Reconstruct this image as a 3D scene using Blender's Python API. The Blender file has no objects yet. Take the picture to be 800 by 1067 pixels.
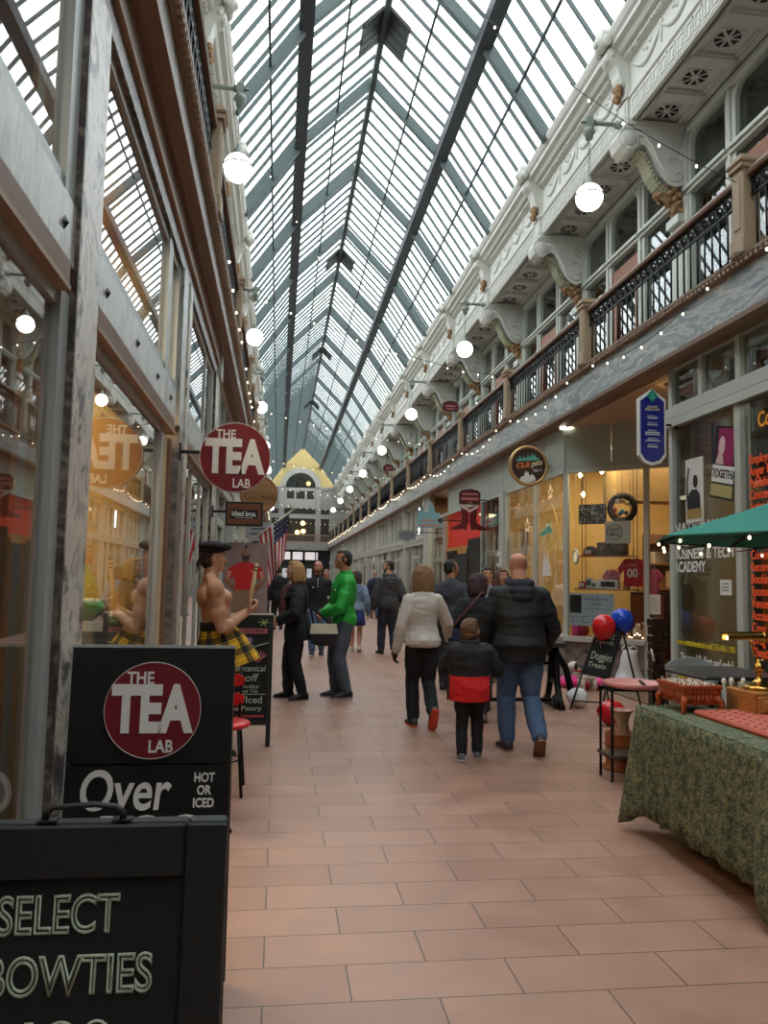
import bpy, math, random
from mathutils import Vector, Matrix, Euler, noise
random.seed(7)
SC = bpy.context.scene
COL = SC.collection
PI = math.pi
R = math.radians
V = Vector

# ---------------------------------------------------------------- mesh helper
class MB:
    def __init__(s):
        s.v = []; s.f = []; s.m = []; s.s = []
    def add(s, vs, fs, mi=0, sm=False):
        o = len(s.v)
        s.v += [tuple(x) for x in vs]
        for f in fs:
            s.f.append([i + o for i in f]); s.m.append(mi); s.s.append(sm)
        return s
    def box(s, x0, x1, y0, y1, z0, z1, mi=0):
        vs = [(x, y, z) for z in (z0, z1) for y in (y0, y1) for x in (x0, x1)]
        return s.add(vs, [(0,2,3,1),(4,5,7,6),(0,1,5,4),(2,6,7,3),(0,4,6,2),(1,3,7,5)], mi)
    def cbox(s, x0, x1, y0, y1, z0, z1, c=.01, mi=0):
        # chamfered in plan and section
        def ring(z, i):
            return [(x0+i+ (c if a else 0), y0+i, z) for a in (1,)] + [(x1-i-c, y0+i, z), (x1-i, y0+i+c, z), (x1-i, y1-i-c, z), (x1-i-c, y1-i, z), (x0+i+c, y1-i, z), (x0+i, y1-i-c, z), (x0+i, y0+i+c, z)]
        return s.rings([ring(z0, c*.7), ring(z0+c, 0), ring(z1-c, 0), ring(z1, c*.7)], mi=mi)
    def obox(s, c, sz, M=None, mi=0):
        hx, hy, hz = sz[0]/2, sz[1]/2, sz[2]/2
        vs = [V((x, y, z)) for z in (-hz, hz) for y in (-hy, hy) for x in (-hx, hx)]
        if M: vs = [M @ v for v in vs]
        vs = [v + V(c) for v in vs]
        return s.add(vs, [(0,2,3,1),(4,5,7,6),(0,1,5,4),(2,6,7,3),(0,4,6,2),(1,3,7,5)], mi)
    def beam(s, a, b, w, h, up=(0,0,1), mi=0):
        a = V(a); b = V(b); d = (b-a).normalized(); u = V(up)
        r = d.cross(u).normalized(); u = r.cross(d).normalized()
        vs = []
        for p in (a, b):
            for q in ((-1,-1),(1,-1),(1,1),(-1,1)):
                vs.append(p + r*q[0]*w/2 + u*q[1]*h/2)
        return s.add(vs, [(3,2,1,0),(4,5,6,7),(0,1,5,4),(1,2,6,5),(2,3,7,6),(3,0,4,7)], mi)
    def rings(s, rs, mi=0, sm=False, closed=True, caps=True):
        n = len(rs[0]); vs = [p for r in rs for p in r]; fs = []
        for i in range(len(rs)-1):
            for j in range(n if closed else n-1):
                k = (j+1) % n
                fs.append((i*n+j, i*n+k, (i+1)*n+k, (i+1)*n+j))
        if caps:
            fs.append(tuple(range(n-1, -1, -1))); b = (len(rs)-1)*n
            fs.append(tuple(range(b, b+n)))
        return s.add(vs, fs, mi, sm)
    def tube(s, pts, rad, n=8, mi=0, sm=True, flat=1.0, up=None):
        pts = [V(p) for p in pts]
        if not hasattr(rad, '__len__'): rad = [rad]*len(pts)
        rs = []; u = V(up) if up else None
        for i, p in enumerate(pts):
            d = (pts[min(i+1, len(pts)-1)] - pts[max(i-1, 0)])
            if d.length < 1e-9: d = V((0,0,1))
            d.normalize()
            if u is None:
                u = V((0,0,1)) if abs(d.z) < .9 else V((0,1,0))
            r = d.cross(u)
            if r.length < 1e-6: r = d.cross(V((.3,1,.2)))
            r.normalize(); u2 = r.cross(d).normalized()
            if not up: u = u2
            rs.append([p + r*math.cos(2*PI*j/n)*rad[i] + u2*math.sin(2*PI*j/n)*rad[i]*flat for j in range(n)])
        return s.rings(rs, mi, sm)
    def lathe(s, prof, c=(0,0,0), n=20, mi=0, M=None, sm=True):
        rs = []
        for r, z in prof:
            ring = [V((math.cos(2*PI*j/n)*max(r,1e-4), math.sin(2*PI*j/n)*max(r,1e-4), z)) for j in range(n)]
            if M: ring = [M @ p for p in ring]
            rs.append([p + V(c) for p in ring])
        return s.rings(rs, mi, sm)
    def ell(s, c, r, n=12, m=8, mi=0, M=None):
        prof = [(math.sin(PI*i/m), -math.cos(PI*i/m)) for i in range(m+1)]
        rs = []
        for a, z in prof:
            ring = [V((math.cos(2*PI*j/n)*max(a,1e-3)*r[0], math.sin(2*PI*j/n)*max(a,1e-3)*r[1], z*r[2])) for j in range(n)]
            if M: ring = [M @ p for p in ring]
            rs.append([p + V(c) for p in ring])
        return s.rings(rs, mi, True)
    def prism(s, poly, d0, d1, axis=1, mi=0, sm=False):
        # poly: 2-D outline (a,b); extruded along axis from d0 to d1
        def P(a, b, d):
            return (a, d, b) if axis == 1 else ((d, a, b) if axis == 0 else (a, b, d))
        return s.rings([[P(a, b, d0) for a, b in poly], [P(a, b, d1) for a, b in poly]], mi, sm)
    def torus(s, c, r1, r2, n=28, m=10, M=None, mi=0, squash=1.0):
        vs = []; fs = []
        for i in range(n):
            a = 2*PI*i/n
            for j in range(m):
                b = 2*PI*j/m
                p = V(((r1+r2*math.cos(b))*math.cos(a), (r1+r2*math.cos(b))*math.sin(a), r2*squash*math.sin(b)))
                if M: p = M @ p
                vs.append(p + V(c))
        for i in range(n):
            for j in range(m):
                fs.append((i*m+j, ((i+1)%n)*m+j, ((i+1)%n)*m+(j+1)%m, i*m+(j+1)%m))
        return s.add(vs, fs, mi, True)
    def mesh(s, name):
        me = bpy.data.meshes.new(name)
        me.from_pydata(s.v, [], s.f)
        me.polygons.foreach_set('material_index', s.m)
        me.polygons.foreach_set('use_smooth', s.s)
        me.update()
        return me
    def build(s, name, mats, parent=None, loc=None, rot=None):
        me = s.mesh(name)
        import bmesh
        bm = bmesh.new(); bm.from_mesh(me); bmesh.ops.recalc_face_normals(bm, faces=bm.faces); bm.to_mesh(me); bm.free()
        return link(name, me, mats, parent, loc, rot)

def link(name, data, mats=None, parent=None, loc=None, rot=None):
    o = bpy.data.objects.new(name, data); COL.objects.link(o)
    if mats is not None:
        if not isinstance(mats, (list, tuple)): mats = [mats]
        for m in mats: data.materials.append(m)
    if parent: o.parent = parent
    if loc: o.location = loc
    if rot: o.rotation_euler = rot
    return o
def tag(o, label=None, cat=None, group=None, kind=None):
    if label: o['label'] = label
    if cat: o['category'] = cat
    if group: o['group'] = group
    if kind: o['kind'] = kind
    return o
def thing(name, label, cat, loc=(0,0,0), rz=0, group=None, rot=None):
    o = bpy.data.objects.new(name, None); COL.objects.link(o)
    o.empty_display_size = .1
    o.location = loc; o.rotation_euler = rot if rot else (0, 0, rz)
    return tag(o, label, cat, group)
def struct(name, loc=(0,0,0)):
    o = bpy.data.objects.new(name, None); COL.objects.link(o); o.location = loc; o['kind'] = 'structure'
    return o
def S(o): o['kind'] = 'structure'; return o
def dup(root, loc=None, rz=None, label=None, group=None, name=None, scale=None):
    r = root.copy(); COL.objects.link(r)
    if name: r.name = name
    if loc: r.location = loc
    if rz is not None: r.rotation_euler = (0, 0, rz)
    if label: r['label'] = label
    if group: r['group'] = group
    if scale: r.scale = scale
    for ch in list(root.children):
        c = ch.copy(); COL.objects.link(c); c.parent = r
        for g in list(ch.children):
            d = g.copy(); COL.objects.link(d); d.parent = c
    return r

# ---------------------------------------------------------------- materials
def srgb(r, g, b):
    f = lambda c: (c/255/12.92) if c/255 <= .04045 else ((c/255+.055)/1.055)**2.4
    return (f(r), f(g), f(b), 1)
def nmat(name):
    m = bpy.data.materials.new(name); m.use_nodes = True
    nt = m.node_tree; return m, nt, nt.nodes['Principled BSDF']
def mat(name, c, rough=.6, metal=0, emit=0, bump=0, bscale=60, var=0, vscale=4, spec=None, alpha=None, sheen=0):
    m, nt, b = nmat(name)
    col = srgb(*c)
    b.inputs['Base Color'].default_value = col
    b.inputs['Roughness'].default_value = rough; b.inputs['Metallic'].default_value = metal
    if spec is not None: b.inputs['Specular IOR Level'].default_value = spec
    if sheen: b.inputs['Sheen Weight'].default_value = sheen
    if emit:
        b.inputs['Emission Color'].default_value = col; b.inputs['Emission Strength'].default_value = emit
    if var or bump:
        g = nt.nodes.new('ShaderNodeTexCoord')
    if var:
        n = nt.nodes.new('ShaderNodeTexNoise'); n.inputs['Scale'].default_value = vscale; n.inputs['Detail'].default_value = 4
        nt.links.new(g.outputs['Object'], n.inputs['Vector'])
        mx = nt.nodes.new('ShaderNodeMix'); mx.data_type = 'RGBA'
        mx.inputs[6].default_value = tuple(max(0, x*(1-var)) for x in col[:3])+(1,)
        mx.inputs[7].default_value = tuple(min(1, x*(1+var)) for x in col[:3])+(1,)
        nt.links.new(n.outputs['Fac'], mx.inputs[0]); nt.links.new(mx.outputs[2], b.inputs['Base Color'])
    if bump:
        n = nt.nodes.new('ShaderNodeTexNoise'); n.inputs['Scale'].default_value = bscale; n.inputs['Detail'].default_value = 3
        nt.links.new(g.outputs['Object'], n.inputs['Vector'])
        bp = nt.nodes.new('ShaderNodeBump'); bp.inputs['Strength'].default_value = bump; bp.inputs['Distance'].default_value = .02
        nt.links.new(n.outputs['Fac'], bp.inputs['Height']); nt.links.new(bp.outputs['Normal'], b.inputs['Normal'])
    return m
def ramp(nt, stops):
    r = nt.nodes.new('ShaderNodeValToRGB'); e = r.color_ramp.elements
    while len(e) < len(stops): e.new(.5)
    for i, (p, c) in enumerate(stops):
        e[i].position = p; e[i].color = c if len(c) == 4 else tuple(c)+(1,)
    return r
def marble(name, stops, scale=2.0, stretch=(1,1,1), dist=1.5, rough=.25, detail=8, rot=(0,0,0)):
    m, nt, b = nmat(name)
    g = nt.nodes.new('ShaderNodeNewGeometry')
    mp = nt.nodes.new('ShaderNodeMapping'); mp.inputs['Scale'].default_value = stretch; mp.inputs['Rotation'].default_value = rot
    n = nt.nodes.new('ShaderNodeTexNoise'); n.inputs['Scale'].default_value = scale; n.inputs['Detail'].default_value = detail
    n.inputs['Roughness'].default_value = .62; n.inputs['Distortion'].default_value = dist
    nt.links.new(g.outputs['Position'], mp.inputs['Vector']); nt.links.new(mp.outputs['Vector'], n.inputs['Vector'])
    r = ramp(nt, stops); nt.links.new(n.outputs['Fac'], r.inputs['Fac']); nt.links.new(r.outputs['Color'], b.inputs['Base Color'])
    b.inputs['Roughness'].default_value = rough
    return m
def schlick(nt, boost=1.0):
    # two-faced pane reflectance, the same from either side
    lw = nt.nodes.new('ShaderNodeLayerWeight'); lw.inputs['Blend'].default_value = .5
    p = nt.nodes.new('ShaderNodeMath'); p.operation = 'POWER'; p.inputs[1].default_value = 5
    a = nt.nodes.new('ShaderNodeMath'); a.operation = 'MULTIPLY_ADD'; a.use_clamp = True; a.inputs[1].default_value = .96*boost; a.inputs[2].default_value = .04*boost
    nt.links.new(lw.outputs['Facing'], p.inputs[0]); nt.links.new(p.outputs[0], a.inputs[0])
    return a.outputs[0]
def glassmat(name, tint=(.93,.95,.95), boost=1.7, rough=0.0):
    m = bpy.data.materials.new(name); m.use_nodes = True; nt = m.node_tree; nt.nodes.clear()
    o = nt.nodes.new('ShaderNodeOutputMaterial'); mix = nt.nodes.new('ShaderNodeMixShader')
    t = nt.nodes.new('ShaderNodeBsdfTransparent'); t.inputs['Color'].default_value = tint+(1,)
    gl = nt.nodes.new('ShaderNodeBsdfGlossy'); gl.inputs['Roughness'].default_value = rough
    nt.links.new(schlick(nt, boost), mix.inputs['Fac'])
    nt.links.new(t.outputs[0], mix.inputs[1]); nt.links.new(gl.outputs[0], mix.inputs[2]); nt.links.new(mix.outputs[0], o.inputs['Surface'])
    return m
def woodmat(name, c1, c2, scale=3, rough=.45, stretch=(12,1,12)):
    m, nt, b = nmat(name)
    g = nt.nodes.new('ShaderNodeTexCoord'); mp = nt.nodes.new('ShaderNodeMapping'); mp.inputs['Scale'].default_value = stretch
    n = nt.nodes.new('ShaderNodeTexNoise'); n.inputs['Scale'].default_value = scale; n.inputs['Detail'].default_value = 5; n.inputs['Distortion'].default_value = .6
    nt.links.new(g.outputs['Object'], mp.inputs['Vector']); nt.links.new(mp.outputs['Vector'], n.inputs['Vector'])
    r = ramp(nt, [(.3, srgb(*c1)), (.7, srgb(*c2))]); nt.links.new(n.outputs['Fac'], r.inputs['Fac'])
    nt.links.new(r.outputs['Color'], b.inputs['Base Color']); b.inputs['Roughness'].default_value = rough
    return m

M = {}
M['glass'] = glassmat('shop_glass')
M['glass_dim'] = glassmat('dark_shop_glass', (.78,.82,.80), 1.6)
M['glass_up'] = glassmat('upper_window_glass', (.7,.74,.73), 1.9)
M['marble_white'] = marble('veined_white_marble', [(.30, srgb(52,50,54)), (.40, srgb(112,108,108)), (.46, srgb(206,200,190)), (.57, srgb(226,219,206)), (.62, srgb(150,144,142)), (.67, srgb(222,214,202))], 4.2, (1,1,.9), 1.6, .3)
M['marble_pale'] = marble('pale_grey_marble', [(.28, srgb(104,108,110)), (.42, srgb(158,158,154)), (.55, srgb(186,184,176)), (.62, srgb(150,150,148)), (.75, srgb(190,188,180))], 5.5, (1,1.8,.5), 1.2, .25)
M['marble_dark'] = marble('brown_black_marble', [(.35, srgb(48,40,38)), (.5, srgb(92,80,74)), (.62, srgb(150,138,128)), (.72, srgb(70,60,56))], 7, (1,1,1), 2.0, .3)
M['marble_blue'] = marble('blue_grey_marble', [(.30, srgb(92,102,110)), (.42, srgb(136,148,156)), (.49, srgb(196,198,194)), (.54, srgb(130,142,150)), (.62, srgb(168,176,178)), (.70, srgb(214,212,202))], 1.25, (1,.55,2.4), 1.6, .3, detail=5, rot=(R(42),0,0))
M['marble_brownish'] = marble('grey_brown_marble', [(.3, srgb(70,66,64)), (.5, srgb(128,122,116)), (.7, srgb(160,152,144))], 4, (1,1,2), 2, .3, rot=(R(-30),0,0))
M['panel_green'] = mat('grey_green_stone_panel', (174,182,172), .4, var=.06, vscale=3)
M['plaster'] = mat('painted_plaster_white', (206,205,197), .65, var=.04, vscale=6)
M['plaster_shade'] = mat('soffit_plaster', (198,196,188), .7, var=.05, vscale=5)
M['frame_grey'] = mat('pale_grey_green_frame', (192,195,186), .5, var=.04)
M['frame_steel'] = mat('brushed_grey_frame', (176,182,182), .35, .2)
M['bronze'] = mat('brown_bronze_trim', (128,100,82), .5, var=.12, vscale=8)
M['bronze_light'] = mat('light_bronze_trim', (168,140,116), .5, var=.08, vscale=8)
M['bronze_post'] = mat('painted_brown_post', (168,146,120), .55, var=.08)
M['iron'] = mat('black_iron', (26,26,28), .45, .6)
M['black'] = mat('matt_black', (22,22,23), .6)
M['steel_green'] = mat('grey_green_painted_steel', (62,74,73), .55, .1, var=.08, vscale=3)
M['steel_dark'] = mat('dark_grey_painted_steel', (46,52,58), .5, .1, var=.08)
M['lamp_metal'] = mat('grey_green_lamp_metal', (128,136,126), .5, .2)
M['gilt'] = mat('tarnished_gilding', (150,116,80), .6, .2, bump=.8, bscale=30)
M['gold'] = mat('polished_brass', (214,170,92), .2, 1.0)
M['cream'] = mat('warm_cream_wall', (226,204,150), .8)
M['cream_yellow'] = mat('yellow_end_wall', (186,164,108), .8)
M['dark_int'] = mat('dark_interior', (52,48,44), .8)
M['brown_door'] = woodmat('brown_door_wood', (120,66,38), (146,84,50))
M['floor_shop'] = mat('shop_floor', (120,96,74), .5)
M['white'] = mat('white_paint', (232,230,224), .5)
M['black_paint'] = mat('sign_black', (14,14,15), .45)
M['letter_white'] = mat('white_lettering', (232,230,226), .5)
M['red'] = mat('red_paint', (196,24,28), .4)
M['maroon'] = mat('maroon_sign', (118,22,34), .45)
M['chalk'] = mat('chalk_white', (190,202,180), .9, bump=.4, bscale=200)
M['chalkboard'] = mat('chalkboard_slate', (17,20,20), .8, var=.2, vscale=9)
M['frame_black'] = woodmat('black_stained_wood', (15,16,16), (30,32,31), 4, .55)

# roof glass: milky wired glass that passes sky light
def roofglass():
    m = bpy.data.materials.new('roof_glass'); m.use_nodes = True; nt = m.node_tree; nt.nodes.clear()
    o = nt.nodes.new('ShaderNodeOutputMaterial')
    t = nt.nodes.new('ShaderNodeBsdfTransparent'); tr = nt.nodes.new('ShaderNodeBsdfTranslucent'); gl = nt.nodes.new('ShaderNodeBsdfGlossy')
    gl.inputs['Roughness'].default_value = .12
    g = nt.nodes.new('ShaderNodeNewGeometry'); n = nt.nodes.new('ShaderNodeTexNoise'); n.inputs['Scale'].default_value = .5; n.inputs['Detail'].default_value = 3
    nt.links.new(g.outputs['Position'], n.inputs['Vector'])
    r = ramp(nt, [(.35, (.80,.86,.86,1)), (.6, (.92,.96,.95,1))]); nt.links.new(n.outputs['Fac'], r.inputs['Fac'])
    nt.links.new(r.outputs['Color'], t.inputs['Color']); tr.inputs['Color'].default_value = (.8,.85,.84,1)
    m1 = nt.nodes.new('ShaderNodeMixShader'); m1.inputs['Fac'].default_value = .22
    nt.links.new(t.outputs[0], m1.inputs[1]); nt.links.new(tr.outputs[0], m1.inputs[2])
    m2 = nt.nodes.new('ShaderNodeMixShader'); nt.links.new(schlick(nt, 1.0), m2.inputs['Fac'])
    nt.links.new(m1.outputs[0], m2.inputs[1]); nt.links.new(gl.outputs[0], m2.inputs[2]); nt.links.new(m2.outputs[0], o.inputs['Surface'])
    return m
M['roof_glass'] = roofglass()

def floormat():
    m, nt, b = nmat('terracotta_plank_tiles')
    g = nt.nodes.new('ShaderNodeNewGeometry'); mp = nt.nodes.new('ShaderNodeMapping')
    mp.inputs['Location'].default_value = (FX, FY, 0)
    br = nt.nodes.new('ShaderNodeTexBrick'); br.offset = .5; br.squash = 1
    br.inputs['Scale'].default_value = 1; br.inputs['Brick Width'].default_value = .612; br.inputs['Row Height'].default_value = .266
    br.inputs['Mortar Size'].default_value = .0032; br.inputs['Mortar Smooth'].default_value = .1; br.inputs['Bias'].default_value = 0
    br.inputs['Color1'].default_value = srgb(158,121,104); br.inputs['Color2'].default_value = srgb(170,132,114); br.inputs['Mortar'].default_value = srgb(86,72,64)
    nt.links.new(g.outputs['Position'], mp.inputs['Vector']); nt.links.new(mp.outputs['Vector'], br.inputs['Vector'])
    n = nt.nodes.new('ShaderNodeTexNoise'); n.inputs['Scale'].default_value = 3.5; n.inputs['Detail'].default_value = 7
    nt.links.new(g.outputs['Position'], n.inputs['Vector'])
    r = ramp(nt, [(.3, (.86,.85,.85,1)), (.7, (1.08,1.07,1.06,1))]); nt.links.new(n.outputs['Fac'], r.inputs['Fac'])
    mx = nt.nodes.new('ShaderNodeMix'); mx.data_type = 'RGBA'; mx.blend_type = 'MULTIPLY'; mx.inputs[0].default_value = 1
    nt.links.new(br.outputs['Color'], mx.inputs[6]); nt.links.new(r.outputs['Color'], mx.inputs[7])
    nt.links.new(mx.outputs[2], b.inputs['Base Color'])
    r2 = ramp(nt, [(.3, (.34,.34,.34,1)), (.7, (.48,.48,.48,1))]); nt.links.new(n.outputs['Fac'], r2.inputs['Fac']); nt.links.new(r2.outputs['Color'], b.inputs['Roughness'])
    return m
FX, FY = 0.0, 0.0

def text(s, parent, loc, size, m, rot=(R(90),0,0), xs=1.0, bold=0, ext=.002, align='CENTER', name='lettering', shear=0, sp=1.0):
    c = bpy.data.curves.new(name, 'FONT'); c.body = s; c.size = size; c.align_x = align; c.align_y = 'CENTER'
    c.extrude = ext; c.offset = bold; c.shear = shear; c.space_line = sp; c.resolution_u = 5
    o = link(name, c, m, parent, loc, rot); o.scale = (xs, 1, 1)
    return o
FX, FY = .318, .058
M['floor'] = floormat()
C = 1.77; XR = 4.20; XL = 3.54 - XR; YN = -9.0; YE = 68.8; BAY = 3.88; Y0 = 10.6; G = 4.35; GL = -.78
def bay(k): return Y0 + BAY*k

# ---------------------------------------------------------------- floor / end walls
S(MB().box(-9, 12.6, YN, YE+6, -.2, 0).build('floor', M['floor']))

# ---------------------------------------------------------------- continuous galleries, both sides (sx mirrors)
def side(sx, name):
    w = struct(name, (C, 0, 0))
    if sx < 0: w.scale = (-1, 1, 1)
    X = lambda x: x - C
    def pr(nm, m, prof, y0=YN, y1=YE):
        return MB().prism([(X(a), b) for a, b in prof], y0, y1, 1).build(nm, m, w)
    pr('marble_band', M['marble_blue'] if sx > 0 else M['marble_pale'], [(4.20,3.965),(4.20,4.405),(4.34,4.405),(4.34,3.965)])
    pr('lower_moulding', M['bronze'], [(4.13,3.90),(4.13,3.95),(4.19,3.972),(4.34,3.972),(4.34,3.86),(4.20,3.86),(4.19,3.88)])
    pr('upper_moulding', M['bronze'], [(4.19,4.40),(4.16,4.42),(4.16,4.445),(4.13,4.455),(4.13,4.49),(4.32,4.49),(4.32,4.40)])
    # rope beading on the upper moulding
    b = MB()
    for i in range(int((30-YN)/.075)):
        y = YN + i*.075
        b.obox((X(4.148), y, 4.433), (.03,.04,.03))
    b.build('beading', M['bronze_light'], w)
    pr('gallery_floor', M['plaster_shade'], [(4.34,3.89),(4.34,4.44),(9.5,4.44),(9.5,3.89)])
    pr('fascia', M['plaster'], [(4.90,8.05),(4.80,8.05),(4.80,8.07),(4.82,8.075),(4.82,8.085),(4.80,8.09),(4.80,8.38),(4.77,8.40),(4.77,8.45),(4.82,8.48),(4.82,8.96),(4.76,8.98),(4.76,9.0),(4.9,9.0)])
    pr('cornice', M['plaster'], [(4.82,9.0),(4.76,9.0),(4.76,9.05),(4.66,9.07),(4.62,9.13),(4.54,9.15),(4.54,9.22),(4.50,9.25),(4.46,9.31),(4.46,9.36),(4.55,9.40),(5.2,9.46),(5.2,9.0)])
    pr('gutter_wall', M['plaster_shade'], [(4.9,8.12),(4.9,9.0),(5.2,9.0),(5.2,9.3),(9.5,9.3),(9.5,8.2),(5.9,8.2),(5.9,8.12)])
    pr('soffit_groove_shade', M['dark_int'], [(5.56,8.06),(5.56,8.13),(5.72,8.13),(5.72,8.06)])  # solid dark strip, the shade of a groove put into its colour
    pr('upper_back', M['dark_int'], [(7.2,4.44),(7.2,8.2),(7.3,8.2),(7.3,4.44)])
    pr('window_head', M['frame_grey'], [(5.62,7.9),(5.60,7.94),(5.60,8.0),(5.64,8.06),(5.8,8.06),(5.8,7.9)])
    return w
WL = side(-1, 'wall_left'); WR = side(1, 'wall_right')

# per-bay plaster ornament (one mesh, copied along each side)
def ornament():
    b = MB(); X = lambda x: x - C
    # console pilaster on the fascia at the bay line
    for (x0, z0, z1, w) in ((4.76,8.05,8.98,.30),(4.73,8.40,8.46,.36),(4.73,8.05,8.10,.34)):
        b.box(X(x0), X(4.9), -w/2, w/2, z0, z1)
    b.box(X(4.745), X(4.77), -.10, .10, 8.14, 8.36)
    # cornice console: scroll and lion mask over it
    sc = [(4.74,8.62),(4.70,8.66),(4.66,8.74),(4.64,8.84),(4.60,8.92),(4.52,8.98),(4.48,9.06),(4.50,9.14),(4.6,9.16),(4.8,9.16),(4.8,8.62)]
    b.prism([(X(a), c) for a, c in sc], -.13, .13, 1, sm=False)
    b.ell((X(4.55), 0, 9.05), (.09,.16,.09))
    b.ell((X(4.44), 0, 9.30), (.10,.15,.15)); b.ell((X(4.38), 0, 9.26), (.07,.08,.06)); b.ell((X(4.46), 0, 9.42), (.09,.12,.09))
    for s in (-1, 1):
        b.ell((X(4.46), .13*s, 9.36), (.07,.06,.08)); b.ell((X(4.46), .17*s, 9.24), (.07,.05,.09))
    # greek key
    n = 16; st = BAY/n
    for i in range(n):
        y = .2 + i*(BAY-.4)/n; u = .05
        for (a, c, d, e) in ((0,4,4,.6),(3.4,4,0,4),(1.2,2.0,1.2,2.8),(1.2,3.4,0,.7),(0,.6,0,4.6)):
            b.box(X(4.788), X(4.802), y+a*.046, y+max(c, a+.6)*.046, 8.13+d*.046, 8.13+max(e, .6)*.046 if e > d else 8.13+d*.046+.028)
    # dentils
    for i in range(44):
        y = .16 + i*(BAY-.3)/44
        b.box(X(4.715), X(4.77), y, y+.05, 8.985, 9.045)
    # garlands
    ns = 4; L = (BAY-.5)/ns
    for i in range(ns):
        y = .25 + i*L
        pts = [(X(4.815), y+L*t, 8.86-.22*math.sin(PI*t)) for t in [j/10 for j in range(11)]]
        b.tube(pts, [.018+.022*math.sin(PI*j/10) for j in range(11)], 6)
        b.ell((X(4.81), y, 8.88), (.03,.05,.05), 8, 6)
        b.tube([(X(4.815), y, 8.86), (X(4.815), y+.01, 8.72), (X(4.815), y, 8.60)], [.016,.03,.006], 6)
        for j in range(3):
            b.ell((X(4.815), y+L*.5+(j-1)*.09, 8.86-.05*(j%2)), (.02,.035,.03), 6, 5)
    return b.mesh('ornament')
def soffit():
    b = MB(); X = lambda x: x - C; n = 5; L = BAY/n
    for i in range(n):
        y0 = i*L; y1 = y0 + L; x0, x1 = 4.86, 5.62
        # ribs and stepped coffer
        for (m0, z0, z1) in ((.0,8.05,8.10),(.07,8.075,8.12)):
            t = .09 if m0 == 0 else .05
            b.box(X(x0+m0), X(x0+m0+t), y0+m0, y1-m0, z0, z1); b.box(X(x1-m0-t), X(x1-m0), y0+m0, y1-m0, z0, z1)
            b.box(X(x0+m0), X(x1-m0), y0+m0, y0+m0+t, z0, z1); b.box(X(x0+m0), X(x1-m0), y1-m0-t, y1-m0, z0, z1)
        b.box(X(x0), X(x1), y0, y1, 8.115, 8.15)
        cx, cy = (x0+x1)/2, (y0+y1)/2
        b.box(X(cx-.16), X(cx+.16), cy-.16, cy+.16, 8.105, 8.116)
        for q in range(8):
            a = q*PI/4 + PI/8
            p = [(.05, a), (.16 if q % 2 == 0 else .16, a-.26), (.16, a+.26)]
            tri = [(X(cx)+r*math.cos(t), cy+r*math.sin(t)) for r, t in p]
            b.prism(tri, 8.098, 8.106, 2, mi=1)
    return b.mesh('coffered_soffit')
_or = ornament(); _or.materials.append(M['plaster'])
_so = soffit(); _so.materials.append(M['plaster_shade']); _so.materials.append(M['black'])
_gl = MB()
for j in range(14):
    random.seed(j); _gl.ell((4.69-C+random.uniform(-.03,.03), random.uniform(-.07,.07), 8.66-.24*random.random()), (.05,.05,.05), 7, 5)
_gl = _gl.mesh('gilt_drop'); _gl.materials.append(M['gilt'])
KB = range(-4, 15)
for W in (WL, WR):
    for k in KB:
        for nm, me in (('ornament', _or), ('coffered_soffit', _so), ('gilt_drop', _gl)):
            link(nm, me, None, W, (0, bay(k), 0))

# upper gallery windows: one window object per bay and side
def upper_window():
    b = MB(); X = lambda x: x - C; xf, xb = 5.64, 5.80
    W = BAY
    b.box(X(5.60), X(5.85), -.24, .24, 4.44, 8.06)                 # pier at the bay line
    b.box(X(5.57), X(5.6), -.15, .15, 4.6, 6.7)
    div = [.24, 1.30, 2.58, W-.24]
    for i, y in enumerate(div[1:3]):
        b.box(X(xf), X(xb), y-.07, y+.07, 4.44, 7.95); b.box(X(5.61), X(xb), y-.03, y+.03, 4.44, 7.95)
    for i in range(3):
        y0, y1 = div[i]+(.07 if i else 0), div[i+1]-(.07 if i < 2 else 0)
        # transom rail (moulded)
        b.box(X(5.60), X(xb), y0-.05, y1+.05, 7.00, 7.13); b.box(X(5.56), X(xb), y0-.05, y1+.05, 7.05, 7.10)
        b.box(X(xf), X(xb), y0, y1, 7.87, 7.95)
        for a, c in ((y0, y0+.05), (y1-.05, y1)): b.box(X(xf), X(xb), a, c, 4.44, 7.95)
        # rounded upper corners
        for (yc, sg) in ((y0+.05, 1), (y1-.05, -1)):
            if (i == 0 and sg > 0) or (i == 2 and sg < 0) or i == 1:
                r = .2; poly = [(yc, 7.87), (yc, 7.87-r)] + [(yc+sg*r*(1-math.cos(t)), 7.87-r+r*math.sin(t)) for t in [PI/12*j for j in range(1, 7)]]
                b.prism(poly, X(xf), X(xb), 0)
        b.box(X(xf), X(xb), y0, y1, 4.44, 4.95 if i != 1 else 4.5)
    # capital of the pier below the corbel
    b.box(X(5.50), X(5.62), -.18, .18, 6.62, 6.74)
    me = b.mesh('frame'); me.materials.append(M['frame_grey'])
    g = MB().box(X(5.70), X(5.712), .24, W-.24, 4.9, 7.9).mesh('pane'); g.materials.append(M['glass_up'])
    d = MB(); y0, y1 = div[1]+.12, div[2]-.12
    d.box(X(5.66), X(5.76), y0, y1, 6.62, 6.85); d.box(X(5.66), X(5.76), y0, y0+.16, 4.5, 6.85); d.box(X(5.66), X(5.76), y1-.16, y1, 4.5, 6.85); d.box(X(5.66), X(5.76), y0, y1, 4.5, 4.95)
    d = d.mesh('door_leaf'); d.materials.append(M['brown_door'])
    return me, g, d
_wf, _wp, _wd = upper_window()
WN = [0]
def wname():
    WN[0] += 1; return 'window_%d' % WN[0]
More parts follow.
